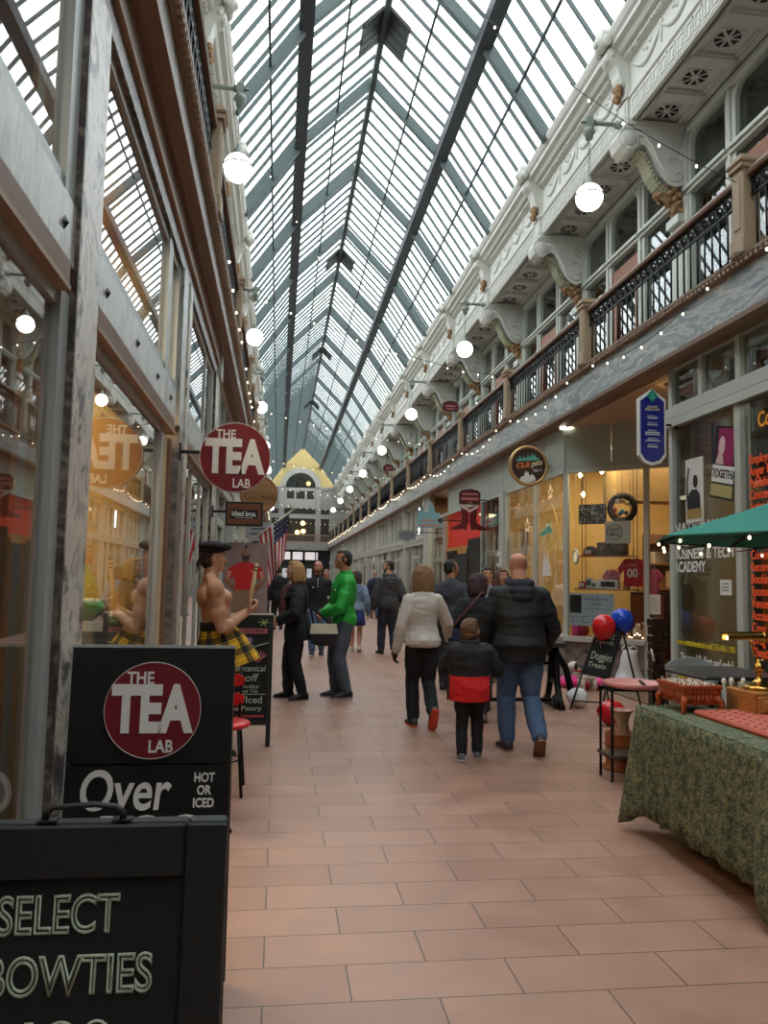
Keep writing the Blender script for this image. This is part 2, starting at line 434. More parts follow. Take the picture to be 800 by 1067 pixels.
for sx in (1, -1):
    for k in KB:
        if sx < 0 and k > 9: continue
        w = struct(wname(), (C, bay(k), 0))
        if sx < 0: w.scale = (-1, 1, 1)
        link('frame', _wf, None, w); link('pane', _wp, None, w); link('door_leaf', _wd, None, w)

# scroll corbels under the entablature
def corbel():
    b = MB(); X = lambda x: x - C
    cur = []
    P = [(4.78,7.98),(4.66,7.92),(4.62,7.80),(4.66,7.68),(4.76,7.62),(4.88,7.65),(4.97,7.72),(5.05,7.68),(5.12,7.55),(5.18,7.40),(5.26,7.26),(5.36,7.16),(5.48,7.12),(5.58,7.16),(5.62,7.2),(5.62,7.98)]
    b.prism([(X(a), z) for a, z in P], -.17, .17, 1)
    b.box(X(4.74), X(5.64), -.21, .21, 7.98, 8.05); b.box(X(4.70), X(5.64), -.19, .19, 7.93, 7.985)
    Mx = Matrix.Rotation(R(90), 3, 'X')
    b.lathe([(.0,-.22),(.09,-.22),(.13,-.18),(.115,-.06),(.11,0),(.115,.06),(.13,.18),(.09,.22),(0,.22)], (X(4.78), 0, 7.77), 18, 0, Mx)
    for s in (-1, 1):
        sp = [(X(4.78)+(.02+.13*t)*math.cos(-5*PI*t+1.2), s*.19, 7.77+(.02+.13*t)*math.sin(-5*PI*t+1.2)) for t in [j/26 for j in range(27)]]
        b.tube(sp, .02, 6)
        edge = [(X(4.90),s*.18,7.86),(X(5.02),s*.18,7.84),(X(5.12),s*.18,7.70),(X(5.20),s*.18,7.52),(X(5.30),s*.18,7.34),(X(5.42),s*.18,7.22),(X(5.52),s*.18,7.22),(X(5.57),s*.18,7.30),(X(5.52),s*.18,7.36),(X(5.47),s*.18,7.31)]
        b.tube(edge, .025, 6)
        for j in range(9):
            random.seed(j*3+7); b.ell((X(5.36+.22*random.random()), s*.175, 7.5+.34*random.random()), (.05,.015,.035), 6, 5)
    body = b.mesh('scroll_body'); body.materials.append(M['plaster'])
    l = MB()
    pts = [(4.92,7.62),(5.02,7.60),(5.10,7.46),(5.17,7.30),(5.27,7.16),(5.40,7.06)]
    for i in range(len(pts)-1):
        a, c = pts[i], pts[i+1]
        l.beam((X(a[0]), 0, a[1]), (X(c[0]), 0, c[1]), .24-.02*(i % 2), .05)
    for s in (-1, 1):
        for i in range(14):
            t = i/13*4.999; j = int(t); f = t-j
            l.ell((X(pts[j][0]*(1-f)+pts[j+1][0]*f), s*.13, pts[j][1]*(1-f)+pts[j+1][1]*f), (.035,.03,.035), 6, 5)
    leaf = l.mesh('acanthus_leaf'); leaf.materials.append(mat('aged_green_gilding', (150,150,124), .6, var=.2, vscale=20))
    g = MB()
    for j in range(46):
        random.seed(j+50); t = random.random()
        g.ell((X(5.62-.34*t*(1-.2*random.random())), random.uniform(-.15,.15), 7.14-.06*random.random()-.34*(1-t)*random.random()), (.045,.045,.045), 7, 5)
    g.ell((X(5.50), 0, 7.06), (.14,.14,.12)); g.ell((X(5.56), 0, 6.92), (.08,.1,.12))
    gm = g.mesh('gilded_cluster'); gm.materials.append(M['gilt'])
    return body, leaf, gm
_cb = corbel()
ordw = ['nearest','second','third','fourth','fifth','sixth','seventh','eighth','ninth','tenth','eleventh','twelfth','thirteenth','fourteenth','fifteenth','sixteenth','seventeenth']
for sx in (1, -1):
    for i, k in enumerate(range(0, 15)):
        if sx < 0 and k > 7: continue
        lab = ('%s white scroll corbel with gilded cluster under the %s cornice' % (ordw[i], 'right-hand' if sx > 0 else 'left-hand'))
        if i == 0: lab = lab.replace('nearest', 'closest')
        t = thing('scroll_corbel', lab, 'corbel', (C, bay(k), 0), group='scroll corbels of the gallery')
        if sx < 0: t.scale = (-1, 1, 1)
        for nm, me in zip(('scroll_body', 'acanthus_leaf', 'gilded_cluster'), _cb): link(nm, me, None, t)

# balcony railings: one per bay and side
def railing_meshes():
    X = lambda x: x - C
    r = MB(); r.prism([(X(4.17),5.22),(X(4.16),5.25),(X(4.18),5.29),(X(4.26),5.29),(X(4.28),5.25),(X(4.27),5.22)], .1, BAY-.1, 1)
    f = MB()
    f.box(X(4.205), X(4.235), .1, BAY-.1, 5.19, 5.215); f.box(X(4.205), X(4.235), .1, BAY-.1, 5.03, 5.05); f.box(X(4.205), X(4.235), .1, BAY-.1, 4.52, 4.54)
    n = 26
    MY = Matrix.Rotation(R(90), 3, 'Y')
    for i in range(n):
        y = .17 + i*(BAY-.34)/(n-1)
        f.torus((X(4.22), y, 5.12), .048, .012, 12, 5, MY); f.torus((X(4.22), y+.012, 5.115), .02, .009, 8, 4, MY)
        f.obox((X(4.22), y+.065, 5.12), (.014,.014,.15))
    bl = MB().tube([(X(4.22),0,4.49),(X(4.22),0,5.04)], .0115, 6)
    al = MB()
    for i in range(n): al.tube([(X(4.22), .17+i*(BAY-.34)/(n-1), 4.49), (X(4.22), .17+i*(BAY-.34)/(n-1), 5.04)], .0115, 5)
    p = MB(); p.cbox(X(4.13), X(4.31), -.09, .09, 4.48, 5.36, .012); p.cbox(X(4.11), X(4.33), -.11, .11, 4.48, 4.66, .012)
    p.cbox(X(4.105), X(4.335), -.115, .115, 5.30, 5.35, .01); p.cbox(X(4.09), X(4.35), -.13, .13, 5.35, 5.40, .015); p.cbox(X(4.11), X(4.33), -.11, .11, 5.40, 5.43, .01)
    p.box(X(4.122), X(4.135), -.05, .05, 4.74, 5.22)
    out = []
    for nm, b, m in (('handrail', r, M['bronze']), ('scroll_frieze', f, M['iron']), ('baluster', bl, M['iron']), ('balusters', al, M['iron']), ('post', p, M['bronze_post'])):
        me = b.mesh(nm); me.materials.append(m); out.append(me)
    return out
_rl = railing_meshes()
for sx in (1, -1):
    for i, k in enumerate(range(-2, 15)):
        if sx < 0 and k > 9: continue
        sd = 'right-hand' if sx > 0 else 'left-hand'
        near = k <= -1 if sx < 0 else k <= 2
        lab = '%s bay of black balcony railing with brown handrail along the %s gallery' % (ordw[i] if i < 17 else 'farthest', sd)
        if i == 0: lab = lab.replace('nearest', 'closest')
        t = thing('balcony_railing', lab, 'railing', (C, bay(k), 0), group='balcony railings along the galleries')
        if sx < 0: t.scale = (-1, 1, 1)
        link('handrail', _rl[0], None, t); link('scroll_frieze', _rl[1], None, t); link('post', _rl[4], None, t)
        if near:
            for j in range(26): link('baluster', _rl[2], None, t, (0, .17+j*(BAY-.34)/25, 0))
        else: link('balusters', _rl[3], None, t)

# globe lamps on arms
M['globe'] = mat('lit_globe', (255,250,240), .3, emit=5)
def lamp_meshes():
    X = lambda x: x - C; xl = 4.25
    a = MB(); MYr = Matrix.Rotation(R(-90), 3, 'Y')
    a.lathe([(.0,0),(.075,0),(.08,.03),(.06,.05),(.055,.10),(.035,.12)], (X(4.76), 0, 8.07), 14, 0, MYr)
    a.tube([(X(4.7),0,8.07),(X(4.2),0,8.07)], .032, 10); a.tube([(X(4.34),0,8.07),(X(4.22),0,8.07)], .05, 10)
    a.tube([(X(4.2),0,8.07),(X(4.12),0,8.07)], [.03,.012], 8)
    a.obox((X(4.25),0,8.07), (.1,.1,.13)); a.tube([(X(4.25),0,8.1),(X(4.25),0,8.2)], [.035,.012], 8)
    am = a.mesh('arm'); am.materials.append(M['lamp_metal'])
    c = MB(); c.lathe([(.0,.0),(.04,0),(.075,-.05),(.09,-.10),(.06,-.14),(.05,-.2),(.02,-.22)], (X(xl),0,8.02), 14)
    cm = c.mesh('canopy_cap'); cm.materials.append(M['lamp_metal'])
    h = MB()
    for i in range(9):
        z = 7.80 - i*.065
        h.torus((X(xl),0,z), .022, .006, 8, 4, Matrix.Rotation(R(90), 3, 'X') if i % 2 else Matrix.Rotation(R(90), 3, 'Y'))
    hm = h.mesh('chain'); hm.materials.append(M['lamp_metal'])
    f = MB(); f.lathe([(.02,.10),(.03,.06),(.055,.03),(.075,-.03),(.085,-.05)], (X(xl),0,7.18), 14)
    eq = MB().torus((X(xl),0,6.97), .198, .009, 28, 6).mesh('equator_band'); eq.materials.append(M['steel_dark'])
    fm = f.mesh('fitter'); fm.materials.append(M['lamp_metal'])
    g = MB().ell((X(xl),0,6.95), (.195,.195,.195), 22, 14); gm = g.mesh('glass_globe'); gm.materials.append(M['globe'])
    return (('equator_band', eq), ('arm', am), ('canopy_cap', cm), ('chain', hm), ('fitter', fm), ('glass_globe', gm))
_lm = lamp_meshes()
for sx in (1, -1):
    for i in range(0, 8):
        k = 2*i
        sd = 'right-hand' if sx > 0 else 'left-hand'
        lab = '%s lit white globe lamp hanging from the %s cornice' % (ordw[i] if i > 0 else 'closest', sd)
        t = thing('globe_lamp', lab, 'lamp', (C, bay(k), 0), group='globe lamps on wall arms')
        if sx < 0: t.scale = (-1, 1, 1)
        for nm, me in _lm: link(nm, me, None, t)

# ---------------------------------------------------------------- roof
ceil = struct('ceiling')
PR = [(4.53,9.30),(3.34,11.0),(1.77,12.6),(.2,11.0),(-.99,9.30)]
def roof():
    for i in range(4):
        (x0, z0), (x1, z1) = PR[i], PR[i+1]
        n = V((-(z1-z0), 0, x1-x0)).normalized()*-.12
        n = n if n.z > 0 else -n
        q = [(x0+n.x, YN, z0+n.z), (x1+n.x, YN, z1+n.z), (x1+n.x, YE, z1+n.z), (x0+n.x, YE, z0+n.z)]
        MB().add(q, [(0,1,2,3)]).build('glazing', M['roof_glass'], ceil)
    # rafters
    r = MB()
    for i in range(4):
        a, b = PR[i], PR[i+1]
        r.beam((a[0],0,a[1]), (b[0],0,b[1]), .13, .26, (0,1,0)) if False else r.beam((a[0],0,a[1]), (b[0],0,b[1]), .13, .20)
    rm = r.mesh('rafter'); rm.materials.append(M['steel_green'])
    g = MB(); nb = 8
    for i in range(4):
        a, b = PR[i], PR[i+1]
        for j in range(1, nb):
            y = BAY*j/nb
            g.beam((a[0],y,a[1]), (b[0],y,b[1]), .036, .065)
    gm = g.mesh('glazing_bars'); gm.materials.append(M['steel_green'])
    y = 13.2 - 6*BAY
    while y < YE:
        link('rafter', rm, None, ceil, (0, y, 0)); link('glazing_bars', gm, None, ceil, (0, y, 0)); y += BAY
    for x in (3.34, .2):
        MB().box(x-.13, x+.13, YN, YE, 10.82, 11.08).build('purlin', M['steel_dark'], ceil)
    MB().box(C-.06, C+.06, YN, YE, 12.42, 12.66).build('ridge_beam', M['steel_green'], ceil)
    for i in range(4):
        a, b = PR[i], PR[i+1]
        x, z = (a[0]+b[0])/2, (a[1]+b[1])/2
        MB().beam((x,YN,z-.03), (x,YE,z-.03), .04, .05).build('mid_rail', M['steel_dark'], ceil)
    for yv in (3.4, 15.05, 26.7, 38.3, 50.0):
        v = MB()
        for s in (-1, 1):
            d = V((s*1.57, 0, -1.6)).normalized()
            p = V((C, yv, 12.55)) + d*.36
            Mr = Matrix.Rotation(math.atan2(1.6, 1.57)*s, 3, 'Y')
            v.obox(p, (.56, 1.0, .06), Mr); 
            for q in range(4): v.obox(p + V((0, -.36+.24*q, -.03)), (.54,.05,.03), Mr)
        v.build('ridge_vent', M['black'], ceil)
roof()

# ---------------------------------------------------------------- far end wall (and an added light-blocking wall behind the camera)
def end_wall():
    w = struct('wall_back', (0, YE, 0))
    b = MB(); t = .3
    # yellow gable with an arched opening: built as a strip fan between arch and gable outline
    cx = 1.67; ri = 1.3; za = 9.1
    N = 24; inner = []; outer = []
    for i in range(N+1):
        a = PI*i/N
        p = (cx+ri*math.cos(a), za+ri*math.sin(a)); inner.append(p)
        d = V((math.cos(a), math.sin(a))); best = 9
        # ray to the gable outline
        poly = [(6.5,9.1),(6.5,9.2),(4.7,9.2),(3.34,11.15),(1.77,12.75),(.2,11.15),(-1.16,9.2),(-3,9.2),(-3,9.1)]
        for j in range(len(poly)-1):
            (ax, az), (bx, bz) = poly[j], poly[j+1]
            ex, ez = bx-ax, bz-az; det = d.x*(-ez) + ex*d.y
            if abs(det) < 1e-9: continue
            rx, rz = ax-cx, az-za
            tt = (rx*(-ez) + ex*rz)/det; uu = (d.x*rz - d.y*rx)/det
            if tt > 0 and -1e-6 <= uu <= 1+1e-6: best = min(best, tt) if best != 9 else tt
        outer.append((cx+d.x*best, za+d.y*best))
    for y in (0, ):
        vs = [(x, 0, z) for x, z in inner] + [(x, 0, z) for x, z in outer]
        b.add(vs, [(i, i+1, N+2+i, N+1+i) for i in range(N)])
    b.box(.0, 6.5, 0, .1, 9.0, 9.12) if False else None
    b.build('gable', M['cream_yellow'], w)
    a = MB()
    for (r0, r1, y) in ((1.3,1.52,-.12),(1.52,1.75,-.07)):
        for i in range(N):
            t0, t1 = PI*i/N, PI*(i+1)/N
            q = [(cx+r*math.cos(t), yy, za+r*math.sin(t)) for r in (r0, r1) for t in (t0, t1) for yy in (y, .05)]
            a.add(q, [(0,2,6,4),(1,3,7,5),(0,1,3,2),(4,6,7,5)])
    EP = mat('end_wall_plaster', (158,156,148), .7); a.build('arch_moulding', EP, w)
    p = MB()
    p.box(-3, .35, -.06, .2, 8.9, 9.15); p.box(2.95, 6.6, -.06, .2, 8.9, 9.15); p.box(-3, .42, -.12, .2, 9.08, 9.2); p.box(2.9, 6.6, -.12, .2, 9.08, 9.2)
    p.box(.35, 2.95, 0, .2, 8.85, 9.1); p.box(.35, 2.95, 0, .2, 7.35, 8.15)
    for x in (.35, 1.15, 2.05, 2.83): p.box(x, x+.16, -.03, .2, 8.1, 8.9)
    p.box(-3, .35, 0, .2, 7.3, 8.9); p.box(2.95, 6.6, 0, .2, 7.3, 8.9)
    p.box(-3, 6.6, -.05, .2, 6.48, 6.85)
    for x in (-.15, 3.0): p.box(x, x+.45, -.15, .2, 4.4, 9.0); p.box(x-.05, x+.5, -.2, .2, 7.2, 7.35)
    p.box(-3, -.75, 0, .2, 4.4, 7.4); p.box(4.2, 6.6, 0, .2, 4.4, 7.4)
    p.box(-3, 6.6, -.3, .2, 3.75, 4.4)
    p.box(-3, -.9, 0, .2, 0, 3.8); p.box(4.4, 6.6, 0, .2, 0, 3.8)
    p.build('pilasters_and_bands', EP, w)
    MB().box(-3, 6.6, 1.6, 1.7, 0, 12).build('dark_rooms', M['dark_int'], w)
    d = MB()
    d.box(-.9, 4.4, 0, .1, 2.55, 2.9); d.box(3.3, 4.4, -.05, .1, 0, 3.75); d.box(-.9, -.2, -.05, .1, 0, 3.75)
    for x in (.0, .95, 1.05, 2.0, 2.1, 3.05): d.box(x, x+.1, 0, .1, 0, 3.75)
    d.box(-.9, 4.4, 0, .1, 3.6, 3.76)
    for x in (.1, 1.15, 2.2): d.box(x, x+.85, .02, .08, 0, .9)
    d.build('entrance_doors', M['black'], w)
    MB().box(-.2, 3.3, .5, .52, 2.95, 3.6).build('daylit_fanlight', mat('street_daylight', (235,225,225), .5, emit=.8), w)
    l = MB()
    for x in (.3, 1.35, 2.4): l.box(x, x+.42, .5, .52, 1.2, 2.2)
    l.build('daylit_door_glass', mat('street_daylight_low', (210,214,216), .5, emit=.45), w)
    r = MB(); r.box(-.8, 4.3, -.3, -.26, 5.0, 5.08); r.box(-.8, 4.3, -.3, -.26, 4.4, 4.5)
    for i in range(40): r.box(-.75+i*.127, -.73+i*.127, -.29, -.27, 4.5, 5.0)
    r.build('gallery_rail', M['bronze_light'], w)
    wl = MB()
    for (x, z) in ((2.35,9.55),(1.95,6.1),(2.0,5.4),(1.5,5.3)): wl.ell((x, .6, z), (.2,.2,.2), 10, 8)
    wl.build('warm_room_lights', mat('warm_room_light', (255,205,130), .5, emit=4), w)
    MB().prism([(cx+ri*math.cos(PI*i/16), za+ri*math.sin(PI*i/16)) for i in range(17)], .1, .115, 1).build('arch_window_pane', M['glass_up'], w)
end_wall()
MB().box(-10, 12.6, YN-.2, YN, 0, 13).build('wall_light_block', M['plaster'])['kind'] = 'structure'  # added wall, closes the hall here to stop light from behind
# outer closing walls of the shops
MB().box(9.4, 9.6, YN, YE, 0, 9.4).build('wall_east', M['cream'])['kind'] = 'structure'
MB().box(-6.1, -5.9, YN, YE, 0, 9.4).build('wall_west', M['cream'])['kind'] = 'structure'
# ================================================================ right-hand shops
GR = (R(90), 0, R(-90))      # lettering that reads from the aisle on the right-hand glass
sh = struct('wall_shops_right')
FG = M['frame_grey']
def sbox(nm, m, *a, parent=sh):
    return MB().box(*a).build(nm, m, parent)
# --- dark academy window
w = struct(wname())
f = MB()
f.box(4.31,4.41, 8.36,8.44, .3,3.9)
for y in (7.02, 5.66, 4.3): f.box(4.30,4.41, y,y+.10, .3,3.27)
f.box(4.28,4.42, 1.0,8.47, 3.20,3.29); f.box(4.29,4.42, 1.0,8.47, 3.30,3.41); f.box(4.27,4.29, 1.0,8.47, 3.19,3.22)
for y in (7.71, 7.02, 6.3, 5.6, 4.9, 4.2): f.box(4.31,4.41, y,y+.08, 3.4,3.9)
f.box(4.32,4.40, 1.0,8.44, 3.84,3.9); f.box(4.32,4.40, 1.0,8.44, 3.41,3.44); f.box(4.30,4.42, 1.0,8.44, .30,.38)
f.build('frame', M['frame_grey'], w)
MB().box(4.352,4.362, 1.0,8.40, .35,3.88).build('pane', M['glass_dim'], w)
sbox('bulkhead', M['marble_brownish'], 4.32,4.44, 1.0,8.44, 0,.32)
sbox('shop_divider', mat('alcove_tan', (206,178,140), .8), 4.38,9.4, 8.40,8.48, 0,3.9)
sbox('academy_back_wall', mat('academy_wall', (116,104,86), .8), 6.6,6.7, 1.0,8.4, 0,3.9)
sbox('academy_column', M['black'], 4.75,4.95, 7.55,7.75, 0,3.9)
sbox('academy_cupboard', mat('dim_wood', (120,84,56), .6), 6.0,6.6, 6.2,8.2, 0,1.1)
b = MB()
for i in range(4): b.box(4.6,4.605, 8.0-.09*i,8.05-.09*i, 2.4,3.2)
b.build('blind_slats', M['white'], sh)
sbox('academy_end', M['dark_int'], 4.4,9.4, .9,1.0, 0,3.9)
# lettering and posters on the glass
lw = M['letter_white']; gx = 4.345
def gtext(s, y, z, size, m, xs=1, bold=0, align='LEFT', nm='window_lettering'):
    return text(s, w, (gx, y, z), size, m, GR, xs, bold, .0015, align, nm)
for i, (s, wd) in enumerate((('NATIONAL', .95), ('ENTERTAINMENT', 1.0), ('BUSINESS & TECH', 1.16), ('ACADEMY', .66))):
    o = gtext(s, 8.40, 2.055-.14*i, .155, lw, 1, .004)
    bpy.context.view_layer.update(); o.scale = (wd/o.dimensions.x, 1, 1)
ye = mat('yellow_lettering', (222,196,40), .5)
for s, z, sz, m, wd in (('www.nebtacleveland.com| 216.406.1190', .83, .085, ye, 1.12), ('...The world\'s first and only!', .67, .13, lw, 1.08), ('nebtacleveland.com', .47, .08, ye, .6)):
    o = gtext(s, 8.36, z, sz, m, 1, .002); bpy.context.view_layer.update(); o.scale = (wd/o.dimensions.x, 1, 1)
orm = mat('orange_lettering', (236,84,40), .5, emit=.15)
og = mat('orange_gold_lettering', (240,160,50), .5, emit=.15)
o = gtext('Community', 6.80, 2.97, .2, og, .8, .003)
lst = ['Employment','Anger Mgmt','Publishing','Concerts','Artist Care','ASCAP','Arts','Internet','Concerts','Recording','Booking','Sponsors','Venues','Accounting','Copy Rights','Drug Care','Theatre']
for i, s in enumerate(lst): gtext(s, 6.95, 2.62-.111*i, .12, orm, .82, .002)
sb = thing('shop_banner', 'dark banner with orange picture behind the orange service list in the academy window', 'banner', (4.44,6.3,0))
MB().box(-.01,.01,-.62,.66,.45,3.1).build('banner_sheet', M['black'], sb)
og2 = marble('orange_photo_print', [(.35, srgb(150,60,16)), (.55, srgb(226,128,30)), (.75, srgb(120,40,16))], 3, (1,1,1), 1)
MB().box(-.016,-.011,-.5,.6,.95,1.95).build('orange_print', og2, sb)
# posters
p = thing('poster', 'white poster of a dark-suited figure with raised arm inside the academy window', 'poster', (4.336,7.945,2.45))
MB().box(0,.012,-.175,.175,-.34,.34).build('sheet', M['white'], p)
b = MB()
b.prism([(.10,-.20),(.12,-.06),(.125,.10),(.09,.24),(.115,.25),(.15,.10),(.15,-.08),(.14,-.20)], -.004, 0, 0)
b.ell((-.002,-.03,.09), (.004,.05,.07), 12, 8)
b.prism([(-.13,-.20),(-.12,-.06),(-.06,.0),(.03,.01),(.11,-.04),(.12,-.20)], -.0045, 0, 0)
b.build('printed_figure', M['black'], p)
MB().box(-.004,0,-.15,.15,-.30,-.20).build('printed_caption', mat('tan_print', (170,140,80), .7), p)
p = thing('poster', 'magenta and white tilted poster hanging in the academy window', 'poster', (4.336,7.36,2.66), rot=(R(12),0,0))
MB().box(0,.012,-.2,.2,-.36,.36).build('sheet', M['black'], p)
MB().box(-.003,0,-.16,.14,-.02,.34).build('magenta_print', mat('magenta_print', (150,24,84), .6), p)
MB().ell((-.004,.06,.16), (.004,.06,.1), 12, 8).prism([(.16,-.02),(.10,.10),(.02,.06),(.0,-.02)], -.004, 0, 0).build('printed_face', mat('pale_print', (220,190,190), .6), p)
MB().box(-.003,0,-.2,.2,-.2,-.03).build('white_strip', M['white'], p)
text('TOGETHA', p, (-.005,.19,-.115), .12, M['black'], GR, .75, .002, .001, 'LEFT')
MB().box(-.003,0,-.2,.2,-.34,-.22).build('tan_strip', mat('tan_strip', (180,168,110), .6), p)
p = thing('notice', 'small white paper notice on the academy glass', 'notice', (4.34,7.37,1.43))
MB().box(-.002,.003,-.10,.10,-.075,.075).build('sheet', M['white'], p)
MB().box(-.004,-.002,-.06,.06,-.005,.005).box(-.004,-.002,-.06,.06,-.035,-.025).box(-.004,-.002,-.05,.04,.03,.042).build('text_lines', mat('grey_ink', (110,110,120), .7), p)
# --- alcove soffit lamp
t = thing('soffit_lamp', 'small warm lamp on the alcove soffit behind the blue directory sign', 'lamp', (4.6,8.9,3.86))
MB().lathe([(0,.02),(.11,.02),(.12,-.01),(.06,-.05),(.05,-.06)], n=16).build('bracket', M['bronze'], t)
MB().ell((0,0,-.09), (.05,.05,.06)).build('bulb', mat('warm_bulb', (255,214,140), .4, emit=9), t)
sbox('alcove_ceiling', mat('alcove_peach', (200,178,152), .8), 4.34,9.4, 8.48,12.0, 3.84,3.89)

# --- pet shop: front window, splayed window, header
def rotz(a): return Matrix.Rotation(a, 3, 'Z')
SPL = V((4.37, 11.85, 0)); SD = V((.728, -.686, 0)); SN = V((.686, .728, 0)); SA = math.atan2(SD.y, SD.x)
def sp(u, off, z): return SPL + SD*u + SN*off + V((0,0,z))
w = struct(wname())
f = MB()
for y, t in ((13.27,.05),(15.03,.06)): f.box(4.32,4.40, y,y+t, .6,3.2)
f.box(4.28,4.42, 15.09,15.36, 0,3.2); f.box(4.32,4.40, 11.83,15.1, 3.13,3.21); f.box(4.26,4.42, 11.83,15.1, .58,.64)
f.build('frame', M['frame_grey'], w)
MB().box(4.355,4.363, 11.88,15.05, .62,3.15).build('pane', M['glass'], w)
w = struct(wname()); w.location = SPL; w.rotation_euler = (0,0,SA)
f = MB()
f.box(-.035,.035,-.03,.05,.6,3.2); f.box(1.20,1.27,-.03,.05,0,3.2); f.box(1.72,1.80,-.03,.05,0,3.2); f.box(0,1.9,-.03,.05,3.13,3.21); f.box(-.02,1.22,-.1,.05,.57,.64)
f.build('frame', M['frame_grey'], w)
MB().box(0,1.8,.005,.012,.6,3.15).build('pane', M['glass'], w)
b = MB(); b.box(4.34,4.44, 11.85,15.1, 0,.58); b.build('pet_shop_bulkhead', M['marble_brownish'], sh)
b = MB(); b.box(0,1.22,0,.1,.02,.58); b.build('splayed_bulkhead', M['marble_brownish'], sh, SPL, (0,0,SA))
b = MB()
for y in [11.83+.86*i for i in range(10)]: b.box(4.33,4.42, y+.008,min(y+.852,20.95), 3.21,3.88)
b.box(4.325,4.42, 11.83,20.95, 3.185,3.215)
b.build('header_panels', M['panel_green'], sh)
b = MB()
for i in range(3): b.box(.01+.72*i,.72+.72*i-.005,-.02,.06,3.24,3.86)
b.box(0,2.2,-.035,.06,3.19,3.25)
b.build('splayed_header', M['panel_green'], sh, SPL, (0,0,SA))
MB().box(-.1,.1,-.06,-.02,3.82,3.86).build('header_light', mat('white_glow', (255,250,230), .4, emit=5), sh, SPL+SD*.02, (0,0,SA))
IC = mat('pet_shop_cream', (224,190,122), .8)
sbox('pet_shop_back', IC, 8.0,8.1, 9.2,15.2, 0,3.84)
sbox('pet_shop_side', IC, 4.44,8.1, 15.15,15.25, 0,3.84)
sbox('pet_shop_near_side', IC, 5.85,8.1, 8.49,8.55, 0,3.84)
sbox('pet_shop_floor', M['floor_shop'], 4.44,8.0, 8.5,15.15, .0,.015)
sbox('pet_shop_ceiling', IC, 4.44,8.1, 10.0,15.2, 3.6,3.66) if False else None
b = MB()    # splayed return of the dropped ceiling seen through the window
b.box(5.2,8.0, 11.9,12.4, 2.75,3.3); b.build('pet_shop_bulkhead_beam', mat('tan_beam', (206,170,112), .8), sh)
b = MB()
for z in (.9,1.35,1.8,2.2): b.box(6.9,7.6, 10.3,14.6, z,z+.03)
for y in (10.3,11.7,13.1,14.57): b.box(6.9,7.6, y,y+.03, 0,2.4)
shf = tag(b.build('wall_shelving', woodmat('shelf_wood', (120,84,50), (150,110,70)), None), 'wooden shelving at the back of the pet shop behind the display', 'shelving')
random.seed(3)
cols = [(190,60,70),(210,190,160),(70,80,110),(160,110,60),(230,220,210),(90,60,50),(200,140,60),(120,40,60)]
gm = [mat('pet_goods_%d' % i, c, .6) for i, c in enumerate(cols)]
for z in (.93,1.38,1.83):
    y = 10.5
    while y < 14.4:
        wd = random.uniform(.14,.26)
        if random.random() < .8:
            b = MB(); hh = random.uniform(.14,.34)
            b.cbox(6.98,7.3, y,y+wd, z,z+hh, .012); b.box(6.975,6.98, y+.02,y+wd-.02, z+.05,z+hh*.6)
            o = b.build('pet_goods_box', gm[random.randrange(8)]); tag(o, 'boxed pet goods on the shelving at the back of the pet shop', 'box', 'boxed goods on the back shelving')
        y += wd + random.uniform(.05,.2)

# --- boot shop
w = struct(wname())
f = MB(); f.box(4.32,4.40, 16.90,16.96, 0,3.2); f.box(4.32,4.4, 15.36,22.7, 3.14,3.2); f.box(4.26,4.42, 22.75,23.3, 0,3.88); f.box(4.32,4.40, 20.95,21.02, 0,3.2); f.box(4.26,4.42,15.36,16.96,.3,.36)
f.build('frame', M['frame_grey'], w)
MB().box(4.355,4.363, 15.36,16.9, .3,3.15).build('pane', M['glass_dim'], w)
MB().box(4.355,4.363, 21.0,22.75, .3,3.15).build('pane', M['glass'], w)
MB().box(4.34,4.44,15.36,16.96,0,.3).box(4.34,4.44,20.95,22.75,0,.3).build('boot_shop_bulkhead', M['marble_brownish'], sh)
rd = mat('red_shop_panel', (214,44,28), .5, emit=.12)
b = MB(); b.box(4.46,4.5, 16.96,20.95, 2.3,3.2); b.build('boot_shop_red_fascia', rd, sh)
b = MB(); b.box(4.44,4.5, 16.96,20.95, 0,2.1); b.box(4.43,4.5, 17.0,18.6, 2.1,2.42); b.box(4.42,4.5,18.6,18.7,0,2.2); b.box(4.42,4.5,20.0,20.95,2.1,2.2); b.build('boot_shop_black_doors', M['black'], sh)
sbox('boot_shop_back', M['dark_int'], 6.4,6.5, 15.3,22.8, 0,3.84)
sbox('boot_shop_display', mat('tan_shoe_rack', (168,130,76), .7), 5.3,5.7, 21.0,22.6, 0,1.5)
t = thing('dome_lamp', 'white glowing dome lamp under the boot shop header', 'lamp', (4.6,17.4,2.95))
MB().lathe([(0,.1),(.04,.1),(.2,.0),(.21,-.03)], n=18).build('shade', M['white'], t)
MB().lathe([(0,-.1),(.12,-.08),(.19,-.03),(.19,-.02)], n=18).build('diffuser', mat('lamp_diffuser', (255,230,180), .4, emit=5), t)
MB().tube([(0,0,.1),(0,0,.9)], .012).build('stem', M['black'], t)

